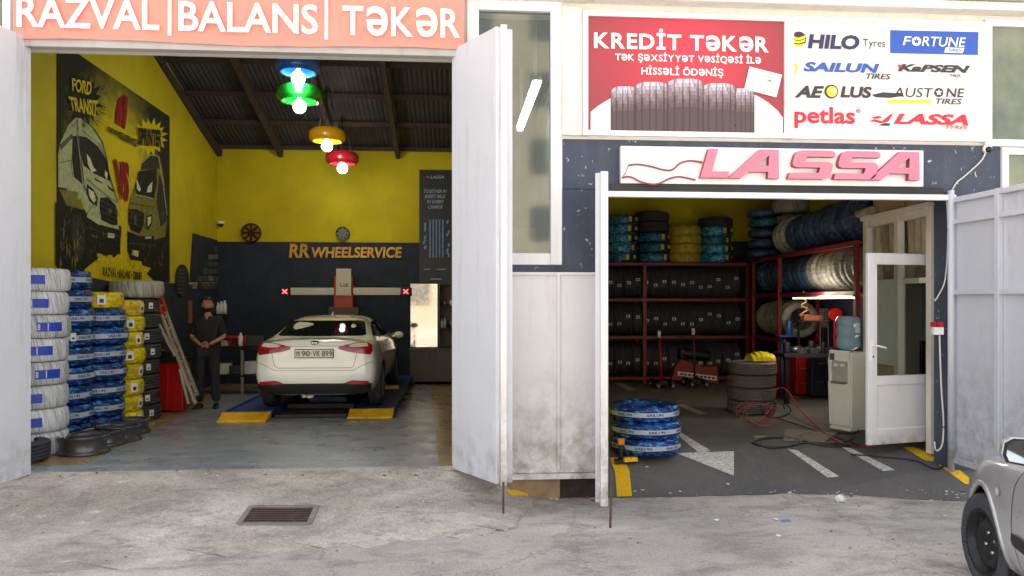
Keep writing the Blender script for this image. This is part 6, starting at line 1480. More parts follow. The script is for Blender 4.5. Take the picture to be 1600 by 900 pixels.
# red machine with white lettering plate
q = fl_pt(1088, 603); t_ = (q-EYE).dot(Vector((ST, CT, 0)))+.35
def qm(px, py): return PT(px, py, t_)
RM = thing('tyre_machine', (q.x, q.y+.3, q.z), 'low red machine with a slanted white name strip before the rear rack', 'machine')
p = MB(); p.prism([qm(1049, 594), qm(1124, 600), qm(1121, 572), qm(1098, 573), qm(1064, 561), qm(1055, 574)], (ST*.4, CT*.4, 0)); p.build('housing', M('dull red machine paint', S(150, 44, 40), .5, var=.15), RM, bevel=.01)
t_ -= .012; p = MB(); p.prism([qm(1059, 580), qm(1120, 588), qm(1120, 595), qm(1059, 587)], (ST*.01, CT*.01, 0)); sp_ = p.build('name_strip', m_label, RM)
t_ -= .004; p = MB(); 
for k in range(9): x = 1063+k*6.2; y = 580+(x-1059)*8/61; p.prism([qm(x, y+2), qm(x+4, y+2.5), qm(x+4, y+5.5), qm(x, y+5)], (ST*.002, CT*.002, 0))
p.build('print', m_ink, sp_)
t_ += .2; p = MB(); p.cyl(qm(1066, 552), qm(1108, 556), .10, n=20); p.cyl(qm(1066, 560), qm(1066, 545), .09, n=18); p.build('motor', m_black, RM, bevel=.01)
# bench corner with red cabinets below the side rack
def cabinet(px0, px1, ytop, ybot, depth, mat, label, nm='tool_cabinet', cat='cabinet', doors=True):
    q = fl_pt((px0+px1)/2, ybot); t = (q-EYE).dot(Vector((ST, CT, 0))); a, b = PT(px0, ybot, t), PT(px1, ytop, t)
    T = thing(nm, tuple(q), label, cat); p = MB(); d = Vector((ST*depth, CT*depth, 0)); A_, B__ = at(px0, t, q.z+.03), at(px1, t, q.z+.03); zt = b.z
    p.prism([A_, B__, Vector((B__.x, B__.y, zt)), Vector((A_.x, A_.y, zt))], d); p.build('carcass', mat, T, bevel=.008)
    if doors:
        n = Vector((-ST, -CT, 0))*.012; h = zt-A_.z
        for k in range(3 if h > .6 else 2):
            z0, z1 = A_.z+h*k/(3 if h > .6 else 2)+.02, A_.z+h*(k+1)/(3 if h > .6 else 2)-.01; e = (B__-A_); a2, b2 = A_+e*.06, A_+e*.94
            p = MB(); p.prism([Vector((a2.x, a2.y, z0))+n*.1, Vector((b2.x, b2.y, z0))+n*.1, Vector((b2.x, b2.y, z1))+n*.1, Vector((a2.x, a2.y, z1))+n*.1], n); dr = p.build('drawer', mat, T, bevel=.004)
            p = MB(); m1, m2 = A_+e*.3, A_+e*.7; zz = z1-.05; p.tube([Vector((m1.x, m1.y, zz))+n*2.5, Vector((m2.x, m2.y, zz))+n*2.5], .008, 6); p.build('handle', m_galv, dr)
    return T, zt, q
m_dkred = M('dark red cabinet paint', S(150, 36, 38), .45, var=.12)
cabinet(1211, 1242, 566, 613, .5, m_dkred, 'low dark red drawer cabinet right of the worn tyres')
cabinet(1244, 1266, 547, 619, .45, m_redpaint, 'tall narrow red cabinet left of the water cooler')
T_, zt_b, qb = cabinet(1268, 1300, 562, 622, .5, M('dark blue cabinet', S(40, 44, 56), .5), 'dark blue cabinet behind the water cooler')
bt_, bz_ = 11.55, 1.12
def bq(px, z, dt=0): return at(px, bt_+dt, z)
BN_ = thing('workbench', tuple(bq(1262, .27, .4)), 'dark cluttered workbench under the side rack', 'workbench')
p = MB(); p.prism([bq(1226, 1.0), bq(1306, 1.0), bq(1306, 1.06), bq(1226, 1.06)], (ST*.55, CT*.55, 0)); p.build('top', M('oily bench top', S(46, 42, 42), .6, var=.4, scale=8), BN_, bevel=.006)
for px in (1229, 1303):
    for dt in (.06, .5): a = bq(px, .27, dt); p = MB(); p.box(a.x-.03, a.x+.03, a.y-.03, a.y+.03, .27, 1.0); p.build('leg', m_black, BN_)
rb_ = random.Random(21); cl = []
for k in range(16):
    px = 1230+k*4.7; a = bq(px, 1.062, rb_.uniform(.08, .4)); p = MB(); kind = k % 4
    if kind == 0: p.cyl(a, a+Vector((0, 0, rb_.uniform(.1, .2))), rb_.uniform(.03, .05), n=14); nm, lb = 'spray_can', 'dark spray can on the cluttered workbench'
    elif kind == 1: p.obox(a+Vector((0, 0, .04)), (.14, .09, .08), Matrix.Rotation(rb_.uniform(-1, 1), 3, 'Z')); nm, lb = 'parts_box', 'small dark parts box on the cluttered workbench'
    elif kind == 2: p.tube([a+Vector((-.09, 0, .02)), a+Vector((0, .02, .035)), a+Vector((.1, -.02, .02))], .012, 6); nm, lb = 'wrench', 'steel wrench lying on the cluttered workbench'
    else: p.sphere(a+Vector((0, 0, .05)), (.08, .06, .05), 12, 8); nm, lb = 'rag', 'crumpled grey rag on the cluttered workbench'
    tag(p.build(nm, [m_black, m_galv, M('grey rag', S(92, 92, 94), .9), m_ink][rb_.randrange(4)] if kind != 2 else m_galv, bevel=.005), lb + ', ' + ORD[k//4] + ' of its kind from the left', nm.replace('_', ' '), 'clutter on the workbench')
p = MB(); a = bq(1268, 1.60, .45); p.obox(a, (.30, .2, .09), Matrix.Rotation(-.1, 3, 'Z')); tag(p.build('tool_case', M('orange brown case', S(170, 96, 66), .6), bevel=.012), 'orange brown case on the bracket above the workbench', 'case')
p = MB(); a = bq(1272, 1.548, .45); p.obox(a, (.62, .26, .012), Matrix.Rotation(-.05, 3, 'Z')); 
for dx in (-.2, .2): p.beam(a+Vector((dx, .1, -.005)), a+Vector((dx, .12, -.485)), .03, .03)
tag(p.build('bracket_shelf', m_black), 'small dark shelf holding the orange brown case', 'shelf')
p = MB(); a, b = bq(1281.5, 1.46, .28), bq(1294, 1.74, .28)
for k in range(6): x = k/5; c0 = a.lerp(Vector((b.x, b.y, a.z)), x); p.beam(c0, c0+Vector((0, 0, b.z-a.z)), .006, .006)
for k in range(9): z = a.z+(b.z-a.z)*k/8; p.beam(Vector((a.x, a.y, z)), Vector((b.x, b.y, z)), .006, .006)
p.beam(Vector((a.x, a.y, a.z-.395)), Vector((a.x, a.y, a.z)), .012, .012); p.beam(Vector((b.x, b.y, a.z-.395)), Vector((b.x, b.y, a.z)), .012, .012)
tag(p.build('wire_grid', m_galv), 'small wire grid standing on the workbench', 'grid')
p = MB(); a = bq(1306, 1.66, .1); p.cyl(a, a+Vector((ST*.05, CT*.05, 0)), .10, n=24); p.cyl(a+Vector((0, -.02, 0)), a+Vector((0, .08, 0)), .03); p.beam(a+Vector((0, .04, -.1)), a+Vector((0, .04, -.595)), .025, .025); tag(p.build('cable_reel', m_redpaint, bevel=.004), 'red reel on a stalk above the water cooler', 'reel')
cable('hanging_wire', [bq(1256, 2.02, .2), bq(1254, 1.93, .2), bq(1260, 1.86, .18), bq(1252, 1.80, .2), bq(1262, 1.74, .22), bq(1254, 1.68, .24), bq(1250, 1.64, .3), bq(1266, 1.65, .4)], .012, M('tan wire', S(190, 150, 96), .5), 'tangled tan wire hanging from the side rack')
p = MB(); a = side_pt(1.72, .08, 0); a.z = 1.30; p.cyl(a, a+Vector((0, 0, .24)), .055, n=18); p.cyl(a+Vector((0, 0, .24)), a+Vector((0, 0, .29)), .02); p.box(a.x-.2, a.x+.1, a.y-.1, a.y+.12, 1.27, 1.30); p.beam(a+Vector((-.08, .1, -.03)), a+Vector((-.08, .1, -1.0)), .03, .03); tag(p.build('oil_bottle', M('blue oil bottle', S(50, 100, 160), .3), bevel=.004), 'blue bottle on a small tray beside the red upright', 'bottle')
# yellow cap on the worn stack
q = at(1186, 10.85); z = az(q.x, q.y)+.73; p = MB()
for k in range(5): p.grid(lambda u, v, k=k: Vector((q.x-.17+.068*(k+.92*u)+.02, q.y+.16*cos(pi*v), z+.13*sin(pi*v)*(1-.06*abs(k-2)**2)+.004)), 2, 10)
tag(p.build('yellow_cover', M('glossy yellow plastic', S(226, 206, 30), .3)), 'ribbed yellow cover lying on the worn tyre stack', 'cover')
# ================================================================== left part of the service bay
m_brim = M('black rim enamel', S(84, 82, 86), .3, .5, var=.3)
def floor_rim(px, t, r, h, label):
    q = at(px, t); z = fz(q.y)+.006; T = thing('steel_wheel_disc', (q.x, q.y, z), label, 'steel wheel', group='black steel rims lying on the floor'); mt = Matrix.Translation((q.x, q.y, z))
    p = MB(); p.lathe([(r*.86, .01), (r, 0), (r, .018), (r*.93, .03), (r*.87, .05), (r*.86, h*.45), (r*.88, h-.05), (r*.94, h-.03), (r, h-.014), (r, h), (r*.95, h-.006), (r*.84, h-.03), (r*.80, h*.5), (r*.82, .02)], 44, mt, closed=True); p.build('barrel', m_brim, T)
    p = MB(); p.lathe([(r*.81, h-.06), (r*.70, h-.035), (r*.55, h-.055), (r*.40, h-.03), (r*.2, h-.035), (r*.16, h-.05)], 36, mt)
    for k in range(9): a = 2*pi*k/9; p.cyl(mt @ Vector((r*.62*cos(a), r*.62*sin(a), h-.054)), mt @ Vector((r*.62*cos(a), r*.62*sin(a), h-.036)), r*.085, n=12, mi=1)
    p.build('disc', [m_brim, m_seam], T); return T
for a in ((131, 7.95, .25, .19, 'large black steel rim nearest the threshold'), (163, 8.45, .235, .17, 'black steel rim half hidden behind the nearest rim'), (186, 8.7, .24, .18, 'black steel rim between the largest and the last one'), (205, 9.25, .22, .17, 'rearmost black steel rim beside the yellow stack'), (140, 8.75, .22, .16, 'black steel rim close to the blue tyres')): floor_rim(*a)
q = PZ(266, 644, fz(11)); tq = (q-EYE).dot(Vector((ST, CT, 0)))
RC = thing('red_cabinet', tuple(q), 'red floor cabinet with a dark worktop behind the ladder', 'cabinet')
a, b = at(242, tq, fz(11)+.02), at(286, tq, fz(11)+.02); zt = PT(266, 567, tq).z; p = MB(); p.prism([a, b, Vector((b.x, b.y, zt)), Vector((a.x, a.y, zt))], (ST*.5-.1, CT*.5, 0)); p.build('carcass', m_redpaint, RC, bevel=.01)
p = MB(); p.prism([Vector((a.x-.04, a.y-.03, zt+.002)), Vector((b.x+.03, b.y-.03, zt+.002)), Vector((b.x+.03, b.y-.03, zt+.06)), Vector((a.x-.04, a.y-.03, zt+.06))], (ST*.56-.1, CT*.56, 0)); p.build('worktop', m_black, RC, bevel=.006)
e = b-a
for k in (0, 1): 
    p = MB(); a2, b2 = a+e*(.05+.47*k), a+e*(.48+.47*k); n = Vector((-ST, -CT, 0))*.012; p.prism([Vector((a2.x, a2.y, a.z+.05))+n*.1, Vector((b2.x, b2.y, a.z+.05))+n*.1, Vector((b2.x, b2.y, zt-.03))+n*.1, Vector((a2.x, a2.y, zt-.03))+n*.1], n); p.build('door', m_redpaint, RC, bevel=.004)
for k, (px, h, mt_, nm, lb) in enumerate(((250, .12, m_redpaint, 'pink_can', 'small red can on the red cabinet'), (262, .1, m_black, 'black_box', 'black box on the red cabinet'), (297, .1, m_galv, 'steel_tray', 'steel tray beyond the ladder'))[:2]):
    c_ = at(px, tq+.2, zt+.063); p = MB(); (p.cyl(c_, c_+Vector((0, 0, h)), .06, n=14) if k == 0 else p.obox(c_+Vector((0, 0, h/2)), (.3, .2, h))); tag(p.build(nm, mt_, bevel=.006), lb, nm.split('_')[1])
# ladder
tl_ = tq-.25
LA = thing('ladder', tuple(at(300, tl_, fz(11))), 'aluminium ladder with red ends leaning on the black tyre stack', 'ladder')
m_alul = M('dull aluminium', S(168, 160, 146), .45, .4, var=.12)
r0a, r0b = PT(244, 470, tl_+.1), PT(306, 631, tl_-.1); r1a, r1b = PT(251, 466, tl_+.25), PT(309, 618, tl_+.1)
for a, b in ((r0a, r0b), (r1a, r1b)): p = MB(); p.beam(a, b, .035, .07, (0, 1, 0)); p.build('rail', m_alul, LA, bevel=.004)
for k in range(9): x = (k+.6)/9; p = MB(); p.cyl(r0a.lerp(r0b, x), r1a.lerp(r1b, x), .016, n=8); p.build('rung', m_alul, LA)
for a, b in ((r0a, r0b), (r1a, r1b)): p = MB(); d = (b-a).normalized(); p.beam(a-d*.02, a+d*.22, .05, .085, (0, 1, 0)); p.build('end_cap', m_redpaint, LA, bevel=.006)
p = MB(); a, b = PT(247, 505, tl_-.12), PT(274, 556, tl_-.2); p.beam(a, b, .03, .06, (0, 1, 0)); a, b = PT(281, 577, tl_-.1), PT(295, 631, tl_-.15); p.beam(a, b, .03, .05, (0, 1, 0)); p.build('stay', m_alul, LA, bevel=.004)
# bench and small things at the rear wall behind the man
tb = 13.6
def rb2(px, py, dt=0): return PT(px, py, tb+dt)
zfl = fz(13.4)
WB2 = thing('workbench', tuple(at(370, tb+.3, zfl)), 'black workbench at the rear wall behind the man', 'workbench')
a, b = at(338, tb), at(412, tb); p = MB(); p.prism([Vector((a.x, a.y, .98)), Vector((b.x, b.y, .98)), Vector((b.x, b.y, 1.04)), Vector((a.x, a.y, 1.04))], (ST*.6, CT*.6, 0)); p.build('top', m_black, WB2, bevel=.006)
p = MB(); p.prism([Vector((a.x, a.y, .5)), Vector((b.x, b.y, .5)), Vector((b.x, b.y, .53)), Vector((a.x, a.y, .53))], (ST*.55, CT*.55, 0)); p.build('shelf', m_black, WB2, bevel=.004)
for px, dt in ((340, .03), (410, .03), (340, .55), (410, .55), (379, .03)): c_ = at(px, tb+dt); p = MB(); p.box(c_.x-.025, c_.x+.025, c_.y-.025, c_.y+.025, zfl, .98); p.build('leg', m_alul if px == 379 else m_black, WB2)
for px, w_, h_, mt_, nm, lb, z in ((364, .22, .17, m_redpaint, 'drill', 'red power drill on the rear workbench', 1.043), (352, .12, .1, m_galv, 'steel_box', 'small steel box on the rear workbench', 1.043), (376, .1, .24, m_letter, 'white_bottle', 'white bottle on the rear workbench', 1.043), (384, .1, .2, m_dkred, 'red_can', 'dark red can on the rear workbench', 1.043),
                                   (400, .3, .2, m_black, 'battery_box', 'black box at the right end of the rear workbench', 1.043), (392, .3, .24, m_galv, 'grey_crate', 'grey crate on the lower shelf of the rear workbench', .533), (352, .25, .2, m_label, 'white_carton', 'white carton on the lower shelf of the rear workbench', .533), (368, .2, .16, m_ink, 'dark_carton', 'dark carton on the lower shelf of the rear workbench', .533)):
    c_ = at(px, tb+.25, z); p = MB()
    if nm in ('white_bottle', 'red_can'): p.lathe([(.001, 0), (w_*.45, 0), (w_*.45, h_*.7), (w_*.2, h_*.85), (w_*.2, h_), (.001, h_)], 16, Matrix.Translation(c_))
    elif nm == 'drill': p.cyl(c_+Vector((-.13, 0, .15)), c_+Vector((.08, 0, .15)), .045, .035); p.cyl(c_+Vector((.08, 0, .15)), c_+Vector((.16, 0, .15)), .02); p.beam(c_+Vector((-.06, 0, .02)), c_+Vector((-.04, 0, .13)), .05, .05); p.box(c_.x-.12, c_.x+.02, c_.y-.04, c_.y+.04, c_.z, c_.z+.04)
    else: p.obox(c_+Vector((0, 0, h_/2)), (w_, .2, h_), Matrix.Rotation(.15, 3, 'Z'))
    tag(p.build(nm, mt_, bevel=.006), lb, nm.replace('_', ' '))
p = MB(); a, b = PY(336, 491, YB-.14), PY(358, 489, YB-.14); p.box(a.x, b.x, YB-.16, YB-.003, a.z-.03, a.z); tag(p.build('wall_shelf', m_black), 'small dark wall shelf behind the man', 'shelf')
for k, px in enumerate((341, 346, 351)): c_ = PY(px, 491, YB-.08); c_.z = a.z+.003; p = MB(); p.lathe([(.001, 0), (.045, 0), (.045, .15+.02*k), (.02, .2+.02*k), (.02, .24+.02*k), (.001, .24+.02*k)], 14, Matrix.Translation(c_)); tag(p.build('bottle', m_letter), 'white bottle on the wall shelf behind the man, %s from the left' % ORD[k], 'bottle', 'bottles on the wall shelf')
p = MB(); a, b = PW(293, 505, .03), PW(299, 470, .03); p.prism([PW(293, 505, .004), PW(299, 505, .004), PW(299, 470, .004), PW(293, 470, .004)], (.02, 0, 0)); tag(p.build('wall_thermometer', M('tan wall strip', S(150, 98, 66), .6), bevel=.004), 'narrow tan strip hung on the dark left wall', 'wall strip')
# glass fronted display and counter at the right of the rear wall
YC = 15.45
a, b = PY(640, 597, YC), PY(712, 545, YC); zc0, zc1 = fz(15.4)+.06, b.z
CT_ = thing('counter_cabinet', ((a.x+b.x)/2, YC, fz(15.4)), 'grey brown counter cabinet at the right of the rear wall', 'cabinet')
m_cwood = M('grey brown laminate', S(96, 86, 82), .5, var=.1, scale=3, stretch=(6, 1, .5)); p = MB(); p.box(a.x, b.x, YC, YB-.004, zc0, zc1-.03); p.build('carcass', m_cwood, CT_, bevel=.005)
p = MB(); p.box(a.x-.02, b.x, YC-.03, YB-.004, zc1-.029, zc1+.005); p.build('top', m_cwood, CT_, bevel=.004)
for k in range(2): x0, x1 = a.x+(b.x-a.x)*(.02+.49*k), a.x+(b.x-a.x)*(.49+.49*k); p = MB(); p.box(x0, x1, YC-.018, YC-.001, zc0+.02, zc1-.05); d_ = p.build('door', m_cwood, CT_, bevel=.003); p = MB(); xh = x1-.05 if k == 0 else x0+.05; p.box(xh-.006, xh+.006, YC-.035, YC-.0185, zc1-.2, zc1-.09); p.build('handle', m_black, d_)
for px in (645, 708): p = MB(); c_ = PY(px, 590, YC+.05); p.box(c_.x-.02, c_.x+.02, YC+.03, YC+.07, fz(15.4), zc0); p.build('foot', m_black, CT_)
ms0, ms1 = PY(640, 500, YC+.2).x, PY(685, 500, YC+.2).x; zm0, zm1 = zc1+.008, PY(640, 442, YC+.2).z
MS = thing('mirror_panel', ((ms0+ms1)/2, YC+.2, zm0), 'tall mirror on the counter reflecting the bright street', 'mirror')
p = MB(); p.box(ms0, ms1, YC+.2, YC+.23, zm0, zm1); p.build('backing', m_black, MS)
p = MB(); p.box(ms0+.02, ms1-.02, YC+.195, YC+.1995, zm0+.02, zm1-.02); p.build('mirror_glass', M('mirror silver', (.40, .36, .31), .03, 1.0, var=.01), MS)
SH = thing('display_shelf', ((ms1+.2), YC+.3, zm0), 'dark shelves with bottles right of the mirror', 'shelf')
p = MB(); p.box(ms1+.004, ms1+.03, YC+.2, YB-.005, zm0, zm1); p.box(ms1+.03, b.x, YB-.03, YB-.005, zm0, zm1); p.build('back', M('brown shelf back', S(104, 92, 84), .6), SH)
for k, z in enumerate((PY(690, 512, YC+.3).z, PY(690, 478, YC+.3).z, zm1-.02)):
    p = MB(); p.box(ms1+.031, b.x, YC+.2, YB-.031, z-.02, z); p.build('board', m_black, SH)
    if k == 2: continue
    for j in range(5):
        c_ = Vector((ms1+.07+.062*j, YC+.3, z+.002)); hh = rb_.uniform(.14, .22) if k == 0 else rb_.uniform(.09, .13); p = MB(); p.lathe([(.001, 0), (.026, 0), (.026, hh*.7), (.012, hh*.82), (.012, hh), (.001, hh)], 12, Matrix.Translation(c_))
        tag(p.build('bottle', [m_letter, m_label, m_ink, m_galv, m_dkred][(j+k*2) % 5]), 'small bottle on the %s display shelf, %s from the mirror' % (('lower', 'upper')[k], ORD[j]), 'bottle', 'bottles on the display shelf')
# strip lamp behind the tall window
p = MB(); a = Vector((.87, 7.98, 4.2)); p.box(a.x-.035, a.x+.035, a.y, a.y+2.2, a.z-.03, a.z+.01); WL = thing('ceiling_lamp', (a.x, a.y+1.1, 4.2), 'white tube lamp on the ceiling behind the tall window', 'lamp'); p.build('tube', emit('white tube light', (.95, 1, .96), 9), WL)
p = MB(); p.box(a.x-.05, a.x+.05, a.y, a.y+2.2, a.z+.012, a.z+.06); p.box(a.x-.02, a.x+.02, a.y+.2, a.y+.24, a.z+.06, 4.95); p.box(a.x-.02, a.x+.02, a.y+1.9, a.y+1.94, a.z+.06, 4.95); p.build('housing', m_letter, WL)
# ================================================================== drain grate and litter in front
gq = [hit(bv_ap, x, y) for x, y in ((373, 819), (483, 819), (495, 792), (392, 792))]
zg = max(v.z for v in gq)+.012; zmn = min(v.z for v in gq)
GR = thing('drain_grate', tuple(sum(gq, Vector())/4), 'rusty rectangular drain grate set in the pale concrete', 'drain grate')
up = Vector((0, 0, .004)); gp = [v+up for v in gq]
ex_, ey_ = (gp[1]-gp[0]), (gp[3]-gp[0])
def gl(u, v): return gp[0]*(1-u)*(1-v)+gp[1]*u*(1-v)+gp[2]*u*v+gp[3]*(1-u)*v
p = MB()
for (a, b) in (((0, 0), (1, 0)), ((0, 1), (1, 1)), ((0, 0), (0, 1)), ((1, 0), (1, 1))): p.beam(gl(*a), gl(*b),   .045, .014)
p.build('frame', M('grey iron', S(122, 114, 108), .8, var=.25, scale=12), GR, bevel=.004)
for k in range(7): p = MB(); v = (k+1)/8; p.beam(gl(.02, v), gl(.98, v), .026, .006); p.build('bar', m_rust, GR, bevel=.003)
p = MB(); flat(p, [v-up*.6 for v in gp]); p.build('pit_shade', m_seam, GR)  # flat black sheet painted as the shade inside the drain
rl_ = random.Random(5); lit = MB()
def chip(px, py, s, bv_=None, mi=0):
    q = None
    for b_ in ([bv_] if bv_ else [bv_as, bv_ap]):
        q = hit(b_, px, py)
        if q is not None: break
    if q is None: q = PZ(px, py, .002)
    n_ = rl_.randint(4, 6); a0 = rl_.uniform(0, 6); lit.prism([q+Vector((s*rl_.uniform(.5, 1)*cos(a0+2*pi*i/n_), s*rl_.uniform(.5, 1.1)*sin(a0+2*pi*i/n_), .004)) for i in range(n_)], (rl_.uniform(-.01, .01), 0, s*.18), mi)
for k in range(46): chip(rl_.uniform(985, 1505), 771+rl_.gauss(0, 3), rl_.uniform(.004, .02), None, rl_.choice((0, 0, 0, 1)))
for k in range(26): chip(rl_.uniform(60, 705), 741+rl_.gauss(0, 4)-(0), rl_.uniform(.006, .02), bv_ap, rl_.choice((0, 1, 2)))
for k in range(60): chip(rl_.uniform(0, 1500), rl_.uniform(775, 890), rl_.uniform(.004, .014), None, rl_.choice((0, 1, 2, 2)))
for k in range(14): chip(rl_.uniform(1440, 1506), rl_.uniform(763, 785), rl_.uniform(.006, .022), None, 0)
for x, y in ((1137, 757), (1120, 813), (1010, 730), (918, 778), (928, 783), (1213, 812), (945, 772), (1216, 838), (862, 780), (870, 781)): chip(x, y, .03, None, 3 if x in (918, 928) else 0)
tag(lit.build('litter', [m_label, M('grey grit', S(120, 114, 108), .9), M('dark grit', S(62, 58, 56), .9), M('red scrap', S(150, 60, 60), .7)]), 'small scraps and grit scattered on the ground', 'litter', kind='stuff')
p = MB(); q = PZ(1313, 785, .0); p.sphere(q+Vector((0, 0, .03)), (.05, .035, .035), 9, 6)
for v in p.v: v += Vector((rl_.uniform(-.012, .012), rl_.uniform(-.01, .01), rl_.uniform(-.008, .012)))
for i in range(len(p.sm)): p.sm[i] = False
tag(p.build('crumpled_paper', m_label), 'crumpled white paper lying on the road in front of the asphalt', 'paper')
p = MB(); P_ = [PZ(x, y, .006) for x, y in ((1206, 774), (1240, 772), (1262, 777), (1300, 775), (1340, 768), (1365, 769))]; p.tube(curve3(P_), .006, 6); tag(p.build('twig', M('pale twig', S(176, 166, 152), .8)), 'pale thin twig lying along the asphalt edge', 'twig')
p = MB(); flat(p, [PZ(x, y, .004) for x, y in ((1220, 812), (1232, 811), (1236, 814), (1222, 816))]); tag(p.build('blue_scrap', M('blue plastic scrap', S(90, 130, 190), .6)), 'flat blue plastic scrap on the road', 'scrap')
p = MB(); a0 = [hit(bv_ap, x, y) for x, y in ((789, 767), (806, 766), (824, 772), (826, 776), (800, 775))]; p.add([v+Vector((0, 0, .006)) for v in a0 if v], [list(range(len([v for v in a0 if v])))]); tag(p.build('paint_stain', m_yline), 'yellow paint stain on the concrete below the sheet panel', 'paint', kind='structure')
# ================================================================== the man
m_skin = M('skin', S(172, 122, 96), .55, var=.06, scale=20); m_hair = M('black hair and beard', S(22, 18, 17), .6, var=.3, scale=60, bmp=.4, bscale=200)
m_shirt = M('black polo shirt', S(27, 27, 31), .85, var=.2, scale=14); m_trous = M('dark work trousers', S(34, 35, 42), .85, var=.2, scale=10); m_shoe = M('black shoes', S(24, 22, 22), .5)
m_eye = M('eye white', S(214, 206, 198), .3, var=.02)
mq = at(325, 11.62); zm = fz(mq.y)
MN = thing('person', (mq.x, mq.y, zm), 'man in black shirt and dark trousers standing with hands joined at his waist', 'person', R(4))
def skin(verts, edges, radii, sub=2, root=0):
    me = bpy.data.meshes.new('sk'); me.from_pydata([tuple(v) for v in verts], edges, []); o = bpy.data.objects.new('sk', me); COL.objects.link(o)
    md = o.modifiers.new('s', 'SKIN'); md.use_smooth_shade = True
    for i, r in enumerate(radii):
        rr = r if hasattr(r, '__len__') else (r, r); me.skin_vertices[0].data[i].radius = rr
        me.skin_vertices[0].data[i].use_root = (i == root)
    sb = o.modifiers.new('u', 'SUBSURF'); sb.levels = sub
    m = evaluated(o); bpy.data.objects.remove(o)
    vs = [v.co.copy() for v in m.vertices]; fs = [list(p.vertices) for p in m.polygons]; bpy.data.meshes.remove(m); return vs, fs
body = MB()
J = dict(pel=(0, 0, .93), sp=(0, .0, 1.08), ch=(0, .005, 1.27), ne=(0, -.005, 1.43), hd=(0, -.015, 1.50), sl=(.165, .01, 1.365), sr=(-.165, .01, 1.365), el=(.235, .03, 1.10), er=(-.245, .03, 1.10), wl=(.075, -.205, 1.00), wr=(-.055, -.225, .995),
         hl=(.09, 0, .90), hr=(-.09, 0, .90), kl=(.105, -.012, .49), kr=(-.115, -.012, .49), al=(.115, .03, .09), ar=(-.135, .03, .09), tl=(.14, -.12, .045), tr=(-.17, -.115, .045))
keys = [k for k in J if k not in ('tl', 'tr')]; ix = {k: i for i, k in enumerate(keys)}
E = [('pel', 'sp'), ('sp', 'ch'), ('ch', 'ne'), ('ne', 'hd'), ('ch', 'sl'), ('ch', 'sr'), ('sl', 'el'), ('sr', 'er'), ('el', 'wl'), ('er', 'wr'), ('pel', 'hl'), ('pel', 'hr'), ('hl', 'kl'), ('hr', 'kr'), ('kl', 'al'), ('kr', 'ar'), ]
RD = dict(pel=(.13, .10), sp=(.12, .09), ch=(.135, .10), ne=.055, hd=.05, sl=.058, sr=.058, el=.040, er=.040, wl=.026, wr=.026, hl=.085, hr=.085, kl=.055, kr=.055, al=.038, ar=.038, tl=.034, tr=.034)
vs, fs = skin([J[k] for k in keys], [(ix[a], ix[b]) for a, b in E], [RD[k] for k in keys]); body.add(vs, fs, 0, True)
# hands: palm and five bent fingers, closed round each other at the waist
def hand(w, d, s):
    w, d = Vector(w), Vector(d).normalized(); up = Vector((0, 0, 1)); x = d.cross(up).normalized()*s; dn = Vector((0, -1, 0))
    V = [w, w+d*.04, w+d*.085]; vs, fs = skin(V, [(0, 1), (1, 2)], [(.026, .019), (.036, .017), (.034, .014)], 2); body.add(vs, fs, 0, True)
    for k in range(4):
        b0 = w+d*.075+up*(.027-.018*k); ln = (.030, .033, .031, .025)[k]
        V = [b0, b0+d*ln+dn*.004, b0+d*(ln*1.65)+Vector((0, .014, -.003)), b0+d*(ln*1.7)+Vector((0, .034, -.006))]
        vs, fs = skin(V, [(0, 1), (1, 2), (2, 3)], [.0098, .009, .0085, .0075], 1); body.add(vs, fs, 0, True)
    V = [w+d*.025+up*.02, w+d*.05+up*.042+dn*.012, w+d*.085+up*.048+dn*.016]
    vs, fs = skin(V, [(0, 1), (1, 2)], [.013, .011, .009], 1); body.add(vs, fs, 0, True)
hand(J['wl'], (-.9, -.25, -.12), 1); hand(J['wr'], (.9, -.22, -.14), -1)
# head
HC = Vector((0, -.03, 1.60))
def head_fn(u, v):
    a, b = 2*pi*u, pi*(v-.5); x, y, z = cos(a)*cos(b), sin(a)*cos(b), sin(b)
    wx = .077*(1-.16*max(0, -z)**1.2); wy = .095*(1-.10*max(0, -z)); zz = .118*z
    p = Vector((wx*x, wy*y, zz))
    if y < 0:                                   # face side: jaw, eye hollows, nose
        p.y -= .012*max(0, -z)*max(0, 1-abs(x)*1.6)
        for sx in (-1, 1): p.y += .010*math.exp(-((p.x-sx*.031)**2/.00022+(p.z-.008)**2/.00014))
        p.y -= .024*math.exp(-(p.x**2/.00013+(p.z+.022)**2/.00032)); p.y -= .006*math.exp(-(p.x**2/.0005+(p.z+.062)**2/.00008))
    return HC+p
body.grid(head_fn, 40, 28)
for s in (-1, 1): body.sphere(HC+Vector((s*.080, .004, -.012)), (.010, .020, .032), 10, 8); body.sphere(HC+Vector((s*.031, -.079, .006)), (.014, .009, .008), 10, 8, 1); body.sphere(HC+Vector((s*.031, -.0865, .006)), (.006, .004, .0065), 8, 6, 2)
body.grid(lambda u, v: HC+Vector((-.022+.044*u, -.108+.10*(u-.5)**2*.6, -.058+.012*v-.006*cos(pi*(2*u-1)))), 8, 2, 3)
body.build('body', [m_skin, m_eye, m_hair, M('lips', S(132, 76, 70), .5)], MN, local=True)
